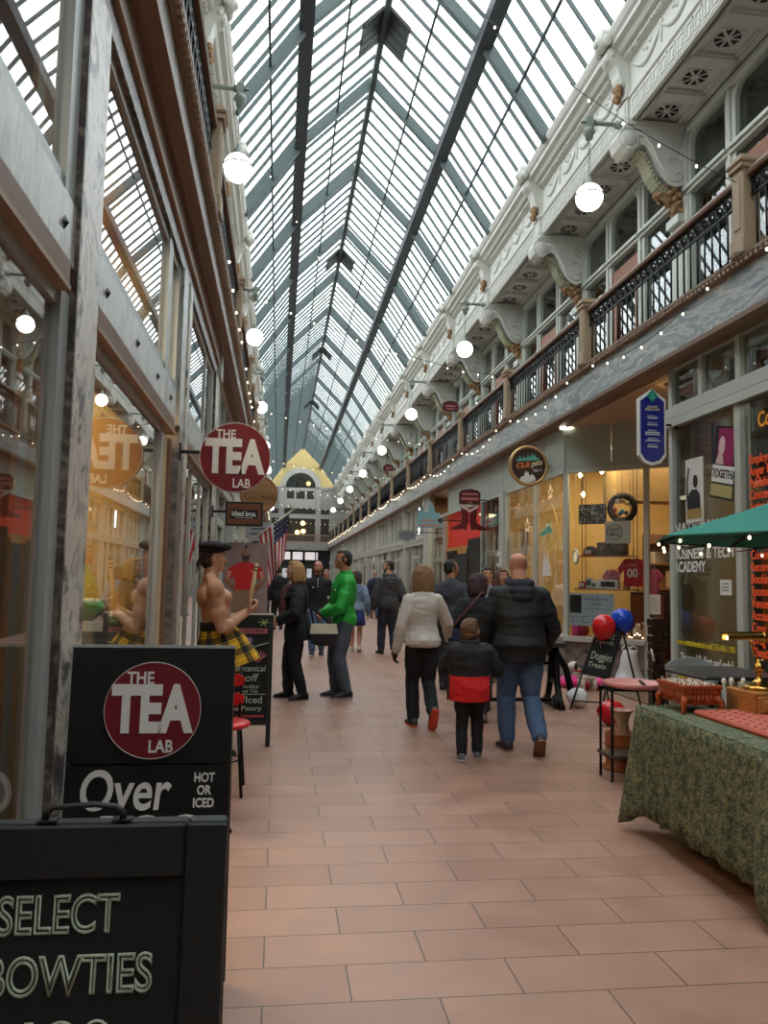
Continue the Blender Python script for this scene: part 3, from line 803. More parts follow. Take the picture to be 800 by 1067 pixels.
# --- repeating shop bays farther down, both sides
def shop_bay():
    X = lambda x: x - C; L = BAY
    f = MB()
    f.box(X(4.25),X(4.44), 0,.28, 0,3.9); f.box(X(4.22),X(4.44), -.02,.30, 0,.35); f.box(X(4.22),X(4.44), -.02,.30, 3.6,3.9)
    f.box(X(4.28),X(4.42), .28,L, 2.52,2.66); f.box(X(4.26),X(4.42), .28,L, 2.66,2.80); f.box(X(4.31),X(4.41), .28,L, 3.74,3.9)
    for y in (1.16, 2.04, 2.96): f.box(X(4.31),X(4.41), y,y+.09, 2.8,3.8)
    for y in (1.32, 2.6): f.box(X(4.31),X(4.41), y,y+.08, 0,2.55)
    f.box(X(4.31),X(4.41), .28,1.35, .42,.5); f.box(X(4.31),X(4.41), 2.65,L, .42,.5); f.box(X(4.32),X(4.41), 1.35,2.65, 2.1,2.2)
    f.box(X(4.33),X(4.40), 1.4,1.5, 0,2.15); f.box(X(4.33),X(4.40), 2.5,2.6, 0,2.15); f.box(X(4.33),X(4.40), 1.4,2.6, .0,.25)
    fm = f.mesh('frame'); fm.materials.append(M['frame_grey'])
    b = MB().box(X(4.33),X(4.44), .28,1.35, 0,.42).box(X(4.33),X(4.44), 2.65,L, 0,.42); bm_ = b.mesh('bulkhead'); bm_.materials.append(M['marble_brownish'])
    p = MB().box(X(4.36),X(4.368), .28,L, .3,3.8); pm = p.mesh('pane'); pm.materials.append(M['glass'])
    return fm, bm_, pm
_sb = shop_bay()
for sx, ys in ((1, 23.3), (-1, 8.7)):
    y = ys
    while y < YE - .5:
        w = struct(wname(), (C, y, 0))
        if sx < 0: w.scale = (-1,1,1)
        for nm, me in zip(('frame','bulkhead','pane'), _sb): link(nm, me, None, w)
        y += BAY
b = MB(); b.box(6.2,6.3, 22.8,YE, 0,3.88)
y = 23.3
while y < YE: b.box(4.44,6.2, y+.05,y+.2, 0,3.88); y += BAY*2
b.build('far_shop_walls_right', mat('far_shop_wall', (170,140,104), .8), sh)
random.seed(5)
for i in range(6):    # stock seen dimly in the nearer far shops
    o = MB().cbox(5.2,5.7, 23.9+i*3.88,25.2+i*3.88, 0,1.1+.2*random.random(), .03).box(5.19,5.2,24.0+i*3.88,25.1+i*3.88,.2,.9).build('shop_counter', gm[[3,1,5,0,3,2][i]])
    tag(o, '%s counter dimly seen inside the far right-hand shops' % ordw[i], 'counter', 'counters in the far shops')

# ================================================================ left-hand shops
sl = struct('wall_shops_left')
def lbox(nm, m, *a): return MB().box(*a).build(nm, m, sl)
FS = M['frame_steel']
# overhead bands under the gallery
lbox('dark_marble_strip', M['marble_dark'], -.82,-.71, YN,8.6, 3.56,3.70)
lbox('header_plate', M['bronze'], -.84,-.69, YN,8.6, 3.70,3.90)
lbox('header_bead', M['bronze_light'], -.72,-.685, YN,8.6, 3.69,3.72)
# marble pier
MB().box(-.84,-.70, 2.76,3.05, 0,3.56).build('marble_pier', M['marble_white'], sl)
MB().box(-.84,-.701, 2.745,2.76, 0,3.56).build('pier_edge', M['marble_dark'], sl)
# transom marble bands
for y0, y1 in ((YN,2.745),(3.05,5.42),(6.0,8.4)):
    lbox('transom_band', M['marble_pale'], -.82,-.715, y0,y1, 2.47,2.68)
    lbox('band_shadow_gap', M['black'], -.80,-.722, y0,y1, 2.68,2.69)
    lbox('bronze_head', M['bronze'], -.82,-.70, y0,y1-.1, 2.375,2.455)
    lbox('bronze_head_lip', M['bronze_light'], -.82,-.695, y0,y1-.1, 2.36,2.378)
b = MB()
for y in (2.6,3.25,3.95,4.6,5.15): b.rings([[(-.715,y-.022,2.57),(-.715,y,2.545),(-.715,y+.022,2.57),(-.715,y,2.595)],[(-.70,y-.002,2.57),(-.70,y,2.568),(-.70,y+.002,2.57),(-.70,y,2.572)]])
b.build('band_studs', M['black'], sl)
def lwin(y0, y1, z0, z1, mid=(), fr=.07, fm=FS, glass='glass', inner=True):
    w = struct(wname()); f = MB()
    f.box(-.83,-.725, y0,y0+fr, z0,z1); f.box(-.83,-.725, y1-fr,y1, z0,z1); f.box(-.83,-.735, y0,y1, z1-.06,z1); f.box(-.83,-.735, y0,y1, z0,z0+.06)
    for y in mid: f.box(-.83,-.735, y-.03,y+.03, z0,z1)
    f.build('frame', fm, w)
    if inner:
        g = MB(); g.box(-.80,-.76, y0+.02,y0+fr+.015, z0,z1); g.box(-.80,-.76, y1-fr-.015,y1-.02, z0,z1); g.box(-.86,-.76, y0,y1, z1-.10,z1)
        g.build('inner_frame', mat('tan_inner_frame', (182,150,112), .6) if 'tan_inner_frame' not in bpy.data.materials else bpy.data.materials['tan_inner_frame'], w)
    MB().box(-.756,-.75, y0+fr*.5,y1-fr*.5, z0,z1).build('pane', M[glass], w)
lwin(-3.0, 2.745, .45, 2.375, (), .10); lwin(-3.0, 2.745, 2.69, 3.57, (), .11)
lwin(3.05, 5.02, .45, 2.375, (), .075); lwin(3.05, 5.02, 2.69, 3.57, (), .075)
lbox('sill_wall', M['marble_brownish'], -.82,-.72, -3.0,5.02, 0,.45)
# cream jamb, small pier, further panes
lbox('cream_jamb', mat('cream_jamb', (206,184,140), .7), -.86,-.76, 5.02,5.42, 0,2.36)
lwin(5.02, 5.5, 2.69, 3.57, (), .08)
lbox('brown_jamb', M['bronze'], -.86,-.74, 5.42,5.52, 0,2.36)
lbox('second_pier', M['marble_brownish'], -.84,-.70, 5.55,5.80, 0,2.46)
MB().box(-.84,-.69, 5.80,5.96, 0,3.56).build('second_pier_face', M['marble_white'], sl)
lbox('pier_top', M['marble_pale'], -.84,-.70, 5.5,5.8, 2.46,3.56)
lwin(6.0, 8.3, .3, 2.375, (6.75,7.5), .07, M['frame_grey']); lwin(6.0, 8.3, 2.69, 3.57, (7.6,), .07, M['frame_grey'])
lbox('third_pier', M['marble_white'], -.84,-.70, 8.35,8.68, 0,3.56)
MB().box(-.84,-.701, 8.335,8.35, 0,3.56).build('third_pier_edge', M['marble_dark'], sl)
lbox('purple_backing', mat('purple_backing', (86,70,92), .7), -.95,-.93, 6.1,8.2, 2.6,3.6)  # added sheet behind the transom, gives the pane its dark purple
# tea shop interior
TC = mat('tea_shop_cream', (226,188,108), .8)
lbox('tea_shop_back', TC, -3.4,-3.3, YN,8.5, 0,3.86); lbox('tea_shop_ceiling', TC, -3.4,-.86, YN,8.5, 3.80,3.86)
lbox('tea_shop_far_side', TC, -3.4,-.90, 5.55,5.65, 0,3.86); lbox('kilt_shop_far_side', M['dark_int'], -3.4,-.9, 8.5,8.6, 0,3.86); lbox('kilt_shop_back', mat('kilt_shop_wall', (150,128,104), .8), -2.0,-1.9, 5.7,8.5, 0,3.8)
lbox('tea_light_partition', mat('brown_partition', (132,98,70), .8), -3.4,-.9, 2.8,2.9, 0,3.86); lbox('bow_tie_shop_back', M['bronze'], -2.2,-2.1, YN,2.8, 0,3.86)  # partition added to keep tea shop light out of the nearer window
lbox('red_wall_stripe', mat('red_stripe', (150,40,30), .6), -3.295,-3.28, 3.0,5.5, 1.9,2.2)
c = thing('shop_counter', 'dark counter behind the tea shop window, holding the tins', 'counter', (-1.3,4.9,0))
MB().cbox(-.35,.32,-.9,.6,0,.92,.02).build('body', mat('counter_brown', (60,44,36), .5), c); MB().cbox(-.38,.35,-.93,.63,.92,.97,.012).build('worktop', M['marble_brownish'], c)
tin = mat('pale_grey_tin', (186,190,188), .4, .1)
for i, (x, y, z, sx, sy, szz, lab) in enumerate(((-1.08,5.25,.97,.22,.5,.2,'ribbed pale grey tub on the tea shop counter, lower of two'), (-1.1,4.75,.97,.24,.34,.30,'square pale grey tin on the tea shop counter beside the marble pier'))):
    t = thing('tea_tin', lab, 'tin', (x,y,z))
    b = MB(); b.cbox(-sx/2,sx/2,-sy/2,sy/2,0,szz,.015)
    for j in range(9): b.box(sx/2,sx/2+.006,-sy/2+.03+j*sy/10,-sy/2+.045+j*sy/10,.02,szz-.03)
    b.build('body', tin, t); MB().cbox(-sx/2-.01,sx/2+.01,-sy/2-.01,sy/2+.01,szz,szz+.035,.01).build('lid', M['white'], t)
b = MB(); y = 8.7 
b.box(-2.7,-2.6, 8.6,YE, 0,3.88)
while y < YE: b.box(-2.6,-.92, y+.05,y+.2, 0,3.88); y += BAY*2
b.build('far_shop_walls_left', mat('far_shop_wall_left', (176,146,110), .8), sl)

t = thing('wall_box', 'small white box on the grey post left of the pet shop front window', 'box', (4.27,15.22,1.86))
MB().cbox(-.04,.02,-.09,.09,-.14,.14,.01).build('casing', M['white'], t); MB().box(-.043,-.04,-.05,.05,-.06,.08).build('dark_label', M['black'], t)
# ================================================================ signs, furniture, goods
def fit(o, wd, ht=None):
    bpy.context.view_layer.update()
    d = o.dimensions
    if d.x > 1e-6: o.scale = (wd/d.x, (ht/d.y) if ht and d.y > 1e-6 else wd/d.x, 1)
    return o
def disc(r, y0, y1, n=40, cx=0, cz=0): return [(cx+r*math.cos(2*PI*i/n), cz+r*math.sin(2*PI*i/n)) for i in range(n)]
def arm(parent, x0, x1, z, y=0, plate=.06):
    b = MB(); b.beam((x0,y,z), (x1,y,z), .022, .022); b.box(min(x0,x1)-.0 if x0 < x1 else x0-.015, (x0+.015) if x0 < x1 else x0, y-.02,y+.02, z-plate,z+plate)
    return b.build('bracket', M['black'], parent)
def tea_disc(parent, r, y):
    b = MB(); b.prism(disc(r,0,0), y-.012, y, 1)
    d = b.build('maroon_disc', M['maroon'], parent)
    MB().torus((0,y-.012,0), r, .0013*r/.17, 48, 4, Matrix.Rotation(R(90),3,'X')).build('disc_rim', M['white'], d)
    yy = y-.014; k = r/.24
    fit(text('THE', d, (-.067*k,yy,.158*k), .1, M['letter_white'], bold=.002), .135*k, .062*k)
    fit(text('TEA', d, (-.005*k,yy,-.005*k), .3, M['letter_white'], bold=.014), .41*k, .245*k)
    fit(text('LAB', d, (.047*k,yy,-.182*k), .1, M['letter_white'], bold=.002), .12*k, .062*k)
    return d
# round tea shop sign
t = thing('hanging_sign', 'round maroon hanging sign reading THE TEA LAB on the left-hand wall', 'sign', (-.32,5.6,2.265))
MB().prism(disc(.24,0,0), -.02, .02, 1).build('sign_body', M['maroon'], t)
tea_disc(t, .24, -.02); arm(t, -.385, -.2, .03)
d2 = tea_disc(t, .24, -.02); d2.rotation_euler = (0,0,PI)
# tea shop A-board
t = thing('sandwich_board', 'tall black two-panel board with a round maroon THE TEA LAB mark', 'sign board', (-.42,2.92,0))
a = R(-4)
fp = MB().box(-.275,.275,-.012,.012,.02,.80).box(-.275,.275,-.012,.012,.806,1.2).build('front_panel', M['black_paint'], t, (0,-.08,0), (a,0,0))
MB().box(-.277,.277,-.013,.013,1.196,1.206).box(-.278,-.274,-.013,.013,.02,1.2).build('metal_edge', M['frame_steel'], fp)
MB().box(-.275,.275,-.012,.012,.02,1.19).build('rear_panel', M['black_paint'], t, (0,.10,0), (-a,0,0))
e = tea_disc(fp, .162, -.013); e.location = (.005,0,.985)
fit(text('Over', fp, (-.08,-.014,.712), .2, M['letter_white'], bold=.003, shear=.12), .30, .135)
fit(text('100', fp, (-.02,-.014,.56), .2, M['letter_white'], bold=.006, shear=.12), .36, .14)
fit(text('Teas', fp, (-.05,-.014,.36), .2, M['letter_white'], bold=.004, shear=.12), .30, .14)
fit(text('HOT\nOR\nICED', fp, (.188,-.014,.715), .06, M['letter_white'], bold=.0015), .07, .115)
# bow-tie chalkboard
t = thing('chalkboard_sign', 'black wooden framed chalkboard reading SELECT BOWTIES in the lower left corner', 'chalkboard', (-.39,1.56,0))
a = R(-6); W = .31
fp = MB()
fp.cbox(-W,-W+.075,-.015,.015,0,1.0,.004); fp.cbox(W-.075,W,-.015,.015,0,1.0,.004); fp.cbox(-W+.075,W-.075,-.016,.013,.91,1.0,.004); fp.cbox(-W+.075,W-.075,-.016,.013,.1,.18,.004)
fp = fp.build('front_frame', M['frame_black'], t, (0,-.105,0), (a,0,0))
MB().box(-W+.07,W-.07,-.002,.008,.15,.93).build('slate', M['chalkboard'], fp)
rf = MB()
rf.cbox(-W,-W+.07,-.015,.015,0,1.005,.004); rf.cbox(W-.07,W,-.015,.015,0,1.005,.004); rf.cbox(-W+.07,W-.07,-.013,.013,.91,1.005,.004); rf.box(-W+.07,W-.07,-.004,.004,.15,.93)
rf.build('rear_frame', M['frame_black'], t, (0,.11,0), (-a,0,0))
h = MB(); h.tube([(-.10,0,1.0),(-.10,0,1.02),(-.085,0,1.035),(.0,0,1.042),(.045,0,1.035),(.06,0,1.02),(.06,0,1.0)], .008, 8); h.box(-.115,-.075,-.012,.012,1.0,1.006); h.box(.04,.08,-.012,.012,1.0,1.006)
ho = h.build('handle', M['black'], t, (.07,.0,.31)); ho.scale = (.85,1,.69)
c = MB()
for i in range(26):
    q = i/25; c.torus((W+.004, -.055+.12*q, .55-.25*math.sin(PI*q)*.35-.0), .006, .0014, 6, 4, Matrix.Rotation(R(90*(i%2)),3,'X'))
c.build('chain', M['frame_steel'], t)
def chalk(s, parent, loc, wd, ht, m=None, th=.003, nm='chalk_lettering', shear=0):
    o = text(s, parent, loc, ht*1.3, m or M['chalk'], ext=0, name=nm, shear=shear); o.data.fill_mode = 'NONE'; o.data.bevel_depth = th; o.data.bevel_resolution = 0
    return fit(o, wd, ht)
chalk('SELECT', fp, (.02,-.004,.845), .21, .068); chalk('BOWTIES', fp, (.045,-.004,.745), .285, .068); chalk('$20', fp, (.04,-.004,.635), .17, .085)
# kilt shop sign
t = thing('hanging_sign', 'small dark rectangular hanging sign reading kilted bros. below the round tea sign', 'sign', (-.37,8.4,2.09))
MB().box(-.19,.19,-.025,.025,-.125,.125).build('frame', M['frame_black'], t)
MB().box(-.17,.17,-.028,.028,-.105,.105).build('wood_panel', woodmat('sign_wood', (104,58,34), (140,84,54), 6, .5, (1,8,12)), t)
MB().box(-.14,.14,-.032,.032,-.05,.045).build('name_plate', M['black_paint'], t)
fit(text('kilted bros.', t, (0,-.034,0), .08, M['letter_white'], bold=.002), .25, .055)
MB().box(-.09,.09,-.033,-.031,-.043,-.038).build('fine_print', M['letter_white'], t); arm(t, -.33, -.18, .02)
# round brown sign
t = thing('hanging_sign', 'round brown wooden hanging sign behind the kilt shop sign', 'sign', (-.26,9.6,2.42))
MB().prism(disc(.225,0,0), -.02, .02, 1).build('wood_disc', woodmat('tan_disc', (150,104,62), (190,142,94), 3, .5, (1,8,12)), t)
fit(text('COOKIES', t, (.01,-.024,-.03), .1, mat('burnt_lettering', (110,72,42), .6)), .36, .075); arm(t, -.41, -.22, .1)
MB().torus((0,-.02,0), .21, .006, 40, 5, Matrix.Rotation(R(90),3,'X')).build('rim_bead', mat('tan_rim', (120,82,48), .6), t)
# small signs farther along the left wall
def small_sign(nm, lab, loc, poly, m, lines=(), axis_arm=None, lm=None, th=.03):
    t = thing(nm, lab, 'sign', loc)
    MB().prism(poly, -th/2, th/2, 1).build('sign_body', m, t)
    b = MB()
    for (x, z, wd, ht) in lines: b.box(x-wd/2,x+wd/2,-th/2-.004,-th/2,z-ht/2,z+ht/2)
    if lines: b.build('worn_lettering', lm or M['letter_white'], t)
    if axis_arm: arm(t, axis_arm[0], axis_arm[1], axis_arm[2])
    return t
oct_ = lambda w, h, c: [(-w,-h+c),(-w+c,-h),(w-c,-h),(w,-h+c),(w,h-c),(w-c,h),(-w+c,h),(-w,h-c)]
pale = mat('pale_grey_sign', (150,154,156), .5); gi = mat('grey_print', (90,94,98), .6)
small_sign('hanging_plaque', 'pale grey notched plaque on the left-hand wall beyond the brown disc', (-.30,13,2.16), oct_(.24,.15,.06), pale, ((0,.05,.3,.03),(0,-.03,.34,.03)), (-.38,-.2,.1), gi)
small_sign('hanging_sign', 'round black sign on the left-hand wall above the printed red-shirt poster', (-.24,14.5,1.98), disc(.26,0,0,28), M['black'], ((0,.05,.26,.05),(0,-.06,.2,.03)), (-.42,-.2,.05))
small_sign('hanging_sign', 'small cream oval sign low on the left-hand wall near the poster corner', (-.22,16,1.72), [(x,z*.72) for x, z in disc(.25,0,0,28)], mat('cream_sign', (222,214,190), .5), ((0,.05,.34,.06),(0,-.05,.28,.04)), (-.44,-.2,.02), mat('brown_print', (110,80,60), .6))
# flag on a slanting pole
t = thing('flag', 'striped red and white flag with a blue canton on a slanting pole', 'flag', (-.66,12,1.78))
MB().tube([(0,0,0),(.86,0,.68)], .014, 8).ell((.87,0,.69), (.03,.03,.03)).build('pole', mat('pale_pole', (190,182,166), .5), t)
MB().lathe([(0,-.02),(.06,-.02),(.06,.02),(.03,.05),(.03,.12)], n=14, M=Matrix.Rotation(R(50),3,'Y')).build('wall_socket', M['bronze'], t)
def flagmesh():
    b = MB(); nu, nv = 13, 22; P = []
    for i in range(nu+1):
        for j in range(nv+1):
            u = i/nu; v = j/nv
            x = .80 - .44*u*(1-.25*v) - .10*v*(1-u)+.04*v; y = .07*math.sin(u*9+v*1.5)*(.25+v); z = .63-.35*u - v*(.78-.20*(1-u)*.5)
            P.append((x, y, z))
    for i in range(nu):
        for j in range(nv):
            mi = 2 if (i < 7 and j < 9) else (0 if i % 2 == 0 else 1)
            o = len(b.v) if False else None
            k = i*(nv+1)+j
            b.f.append([k, k+nv+1, k+nv+2, k+1]); b.m.append(mi); b.s.append(True)
    b.v = P
    return b
fl = flagmesh().build('flag_cloth', [mat('flag_red', (190,40,50), .7), mat('flag_white', (226,220,214), .7), mat('flag_navy', (34,38,70), .7)], t)
sm_ = fl.modifiers.new('thick', 'SOLIDIFY'); sm_.thickness = .003
st = MB()
for i in range(6):
    for j in range(4): 
        u = (i+.5)/13*7/6; v = (j+.5)/22*9/4
        x = .80 - .44*u*(1-.25*v) - .10*v*(1-u)+.04*v; y = .07*math.sin(u*9+v*1.5)*(.25+v); z = .63-.35*u - v*(.78-.20*(1-u)*.5)
        st.ell((x, y, z), (.011,.006,.011), 6, 4)
st.build('stars', M['white'], fl)

# cafe chalkboard A-frame
t = thing('chalkboard_sign', 'tall narrow A-frame chalkboard covered in chalk writing behind the red chair', 'chalkboard', (-.33,7.15,0))
a = R(-5)
fp = MB(); fp.box(-.30,-.26,-.012,.012,0,1.11); fp.box(.26,.30,-.012,.012,0,1.11); fp.box(-.3,.3,-.012,.012,1.085,1.12); fp.box(-.3,.3,-.012,.012,.18,.215)
fp = fp.build('front_frame', M['frame_black'], t, (0,-.09,0), (a,0,0))
MB().box(-.26,.26,-.006,.006,.21,1.09).build('slate', M['chalkboard'], fp)
MB().box(-.3,.3,-.016,.016,1.118,1.13).build('pale_top_edge', M['white'], fp)
rf = MB(); rf.box(-.30,-.26,-.012,.012,0,1.1); rf.box(.26,.30,-.012,.012,0,1.1); rf.box(-.3,.3,-.012,.012,1.06,1.1); rf.build('rear_frame', M['frame_black'], t, (0,.10,0), (-a,0,0))
pk = mat('pink_chalk', (204,110,120), .9); gc = mat('green_chalk', (170,196,120), .9); pu = mat('purple_chalk', (140,100,190), .9)
MB().box(.0,.25,-.010,-.006,.955,1.0).build('pink_banner', pk, fp)
fit(text('COOKIE', fp, (.125,-.0115,.977), .05, M['black'], bold=.001), .2, .03)
MB().ell((.10,-.008,.90), (.022,.004,.022)).build('purple_dot', pu, fp)
b = MB()
for q in range(6): b.tube([(.22,-.009,1.05),(.22+.05*math.cos(q),-.009,1.05+.035*math.sin(q))], .004, 5)
b.build('green_flower', gc, fp)
cv = [(-.1+.36*i/16,-.009,.86-.03*math.sin(i/16*PI*1.2)) for i in range(17)]
MB().tube(cv, .004, 5).build('chalk_curve', M['chalk'], fp)
MB().torus((.0,-.008,.775), .075, .004, 26, 5, Matrix.Rotation(R(90),3,'X')).build('chalk_circle', M['chalk'], fp)
fit(text('TEA', fp, (.0,-.009,.765), .07, M['chalk'], bold=.001), .11, .05)
b = MB()
for q in range(7):
    an = R(30+20*q); b.tube([(.17,-.009,.71),(.17+.09*math.cos(an),-.009,.74+.07*math.sin(an))], .004, 5)
b.build('chalk_sprig', pk, fp)
for s, z, wd, ht, x in (('Tea/Botanical', .655, .38, .05, .05), ('10% off', .575, .30, .065, .02), ('Today', .505, .18, .04, .10), ('Iced Tea', .465, .16, .03, .10)):
    fit(text(s, fp, (x,-.009,z), .06, M['chalk'], shear=.2), wd, ht)
MB().box(-.2,.25,-.009,-.006,.436,.442).build('chalk_rule', M['chalk'], fp)
fit(text('Hot/Iced', fp, (.07,-.009,.39), .06, M['chalk'], bold=.0005), .30, .06); fit(text('Tea Pastry', fp, (.07,-.009,.32), .06, M['chalk'], bold=.0005), .30, .05)
MB().box(.0,.24,-.009,-.006,.245,.265).build('red_chalk_line', mat('red_chalk', (170,60,70), .9), fp)

# printed poster of a red-shirted figure on an easel
t = thing('printed_poster', 'upright poster picturing a bearded figure in a red shirt and tan kilt', 'poster', (-.345,8.55,0), rz=R(3))
MB().tube([(-.2,-.02,0),(-.2,.06,1.75)], .012, 6).tube([(.2,-.02,0),(.2,.06,1.75)], .012, 6).tube([(0,.45,0),(0,.08,1.6)], .012, 6).box(-.24,.24,-.03,.03,1.03,1.05).build('easel', M['black'], t)
MB().box(-.235,.235,-.022,-.01,1.05,1.80).build('sheet', marble('poster_backdrop', [(.3, srgb(136,112,112)), (.6, srgb(160,138,136)), (.8, srgb(150,116,130))], 2), t)
y = -.0235; sk = mat('printed_skin', (170,116,92), .6); rs = mat('printed_red', (206,30,36), .6); kh = mat('printed_khaki', (140,110,82), .6)
b = MB(); b.ell((0,y,1.685), (.048,.003,.062), 16, 10)
for s in (-1,1): b.tube([(s*.16,y,1.50),(s*.185,y,1.40),(s*.10,y,1.305)], [.028,.026,.02], 8, flat=.1, up=(0,1,0)); b.ell((s*.09,y,1.30), (.03,.003,.02), 8, 6)
b.tube([(0,y,1.64),(0,y,1.59)], [.03,.034], 8, flat=.1, up=(0,1,0))
b.build('printed_skin', sk, t)
MB().prism([(-.03,1.60),(.03,1.60),(.11,1.57),(.17,1.53),(.205,1.46),(.135,1.42),(.11,1.45),(.10,1.31),(-.10,1.31),(-.11,1.45),(-.135,1.42),(-.205,1.46),(-.17,1.53),(-.11,1.57)], y-.002, y-.0008, 1).build('printed_shirt', rs, t)
MB().ell((.075,y-.003,1.50), (.02,.001,.016)).build('shirt_crest', mat('pale_crest', (220,120,120), .6), t)
MB().prism([(-.10,1.31),(.10,1.31),(.135,1.055),(-.135,1.055)], y-.0006, y+.0004, 1).build('printed_kilt', kh, t)
MB().box(.045,.05,y-.002,y,1.06,1.30).box(.085,.09,y-.002,y,1.06,1.28).build('printed_pleats', mat('khaki_fold', (112,86,62), .7), t)
MB().prism([(-.043,1.70),(-.045,1.66),(-.03,1.625),(0,1.615),(.03,1.625),(.045,1.66),(.043,1.70),(.03,1.665),(-.03,1.665)], y-.004, y-.003, 1).box(-.01,.01,y-.004,y-.002,1.735,1.775).box(-.028,-.012,y-.004,y-.003,1.695,1.70).box(.012,.028,y-.004,y-.003,1.695,1.70).build('printed_beard', mat('printed_dark_hair', (70,48,40), .7), t)

# red chair and bistro table beside the tea board
t = thing('bistro_chair', 'red metal bistro chair with round seat beside the tall tea shop board', 'chair', (-.36,5.62,0))
MB().lathe([(0,.435),(.19,.435),(.205,.45),(.195,.465),(.1,.468),(0,.468)], n=26).build('seat', M['red'], t)
for (x, yy) in ((-.14,-.14),(.14,-.14),(-.14,.15),(.14,.15)):
    MB().tube([(x*.9,yy*.9,.44),(x*1.15,yy*1.15,.0)], .011, 8).build('leg', M['iron'], t)
for x in (-.05,.12): MB().tube([(x,.17,.44),(x,.21,.82)], .01, 8).build('back_post', M['iron'], t)
for z in (.59,.72):
    MB().prism([(-.07,z-.035),(-.02,z-.045),(.035,z-.03),(.09,z-.045),(.14,z-.03),(.15,z+.02),(.1,z+.045),(.035,z+.03),(-.02,z+.045),(-.07,z+.03)], .175, .19, 1).build('back_slat', M['red'], t)
MB().torus((0,0,.22), .14, .006, 24, 5).build('stretcher_ring', M['iron'], t)
t = thing('bistro_table', 'small red topped bistro table mostly hidden behind the tea shop board', 'table', (-.52,4.75,0))
MB().lathe([(0,.70),(.22,.70),(.23,.71),(.22,.725),(0,.725)], n=28).build('tabletop', M['red'], t)
for an in (0, 2.1, 4.2):
    MB().tube([(.06*math.cos(an),.06*math.sin(an),.70),(.13*math.cos(an),.13*math.sin(an),.42),(.22*math.cos(an),.22*math.sin(an),.12),(.295*math.cos(an),.295*math.sin(an),0)], .011, 8).build('leg', M['iron'], t)
b = MB()
for z, r in ((.30,.175),(.42,.135)): b.torus((0,0,z), r, .01, 24, 6)
b.build('red_brace', M['red'], t)

# ---------------------------------------------------------------- right-hand signs
t = thing('hanging_sign', 'round brown CLEpets sign with gold rim over the pet shop window', 'sign', (3.98,12.55,3.33))
br = mat('dark_brown_sign', (62,40,32), .5)
MB().prism(disc(.30,0,0), -.04, .04, 1).build('sign_body', br, t)
MB().torus((0,-.01,0), .305, .03, 44, 8, Matrix.Rotation(R(90),3,'X'), squash=1.6).build('gold_rim', mat('gold_rim', (196,158,104), .45, .3), t)
tl = mat('teal_print', (92,176,156), .5)
sky = [(-.2,.06),(-.2,.10),(-.17,.10),(-.15,.16),(-.13,.11),(-.10,.11),(-.09,.17),(-.07,.12),(-.03,.13),(-.02,.2),(0,.14),(.04,.15),(.05,.21),(.07,.16),(.1,.19),(.12,.14),(.17,.13),(.17,.09),(.0,.085)]
MB().prism(sky, -.044, -.04, 1).build('skyline', tl, t)
fit(text('CLE', t, (-.10,-.043,0.0), .12, mat('orange_sign_lettering', (222,112,52), .5), bold=.006, shear=.1), .24, .09).rotation_euler = (R(90),R(-8),0)
fit(text('pets', t, (.125,-.043,.045), .12, mat('cream_lettering', (240,220,180), .5), bold=.002, shear=.35), .2, .11).rotation_euler = (R(90),R(-14),0)
fit(text('93-1', t, (.15,-.043,-.075), .06, M['letter_white'], bold=.001), .13, .045).rotation_euler = (R(90),R(-8),0)
MB().prism([(-.15,-.24),(-.13,-.19),(-.08,-.17),(-.06,-.11),(-.04,-.09),(-.025,-.12),(-.01,-.10),(.01,-.17),(.05,-.14),(.09,-.16),(.12,-.22),(.1,-.25),(0,-.28),(-.1,-.27)], -.044, -.04, 1).build('pet_silhouettes', M['white'], t)
arm(t, .37, .3, .0, 0, .05)
# boot sign
t = thing('hanging_sign', 'maroon hanging sign with two cowboy boots beneath an arched plaque', 'sign', (3.96,16.5,2.95))
mb = mat('boot_maroon', (112,22,26), .45); mb2 = mat('boot_maroon_dark', (78,14,20), .45)
MB().prism([(-.22,.10),(.22,.10),(.23,.34),(.17,.40),(0,.43),(-.17,.40),(-.23,.34)], -.03, .03, 1).build('plaque', mb2, t)
MB().box(-.17,.17,-.035,-.03,.30,.34).box(-.19,.19,-.035,-.03,.19,.25).box(-.05,.05,-.035,-.03,.13,.155).build('worn_lettering', mat('pink_lettering', (190,110,100), .6), t)
boot = [(-.19,.08),(-.06,.06),(-.03,-.1),(-.02,-.28),(-.05,-.36),(-.06,-.44),(-.12,-.44),(-.12,-.41),(-.2,-.44),(-.38,-.445),(-.40,-.40),(-.30,-.36),(-.19,-.30),(-.165,-.2),(-.18,-.05)]
MB().prism(boot, -.025, .015, 1).build('boot', mb, t); MB().prism([(-x-.02,z) for x, z in boot], -.015, .025, 1).build('boot', mb, t)
cf = [(-.2,.09),(-.1,.06),(-.03,.0),(0,-.02),(.03,.0),(.1,.06),(.2,.09),(.18,.03),(.06,-.03),(0,-.07),(-.06,-.03),(-.18,.03)]
MB().prism(cf, -.032, -.026, 1).build('cream_collar', mat('cream_trim', (220,190,180), .6), t); arm(t, .39, .2, .2)
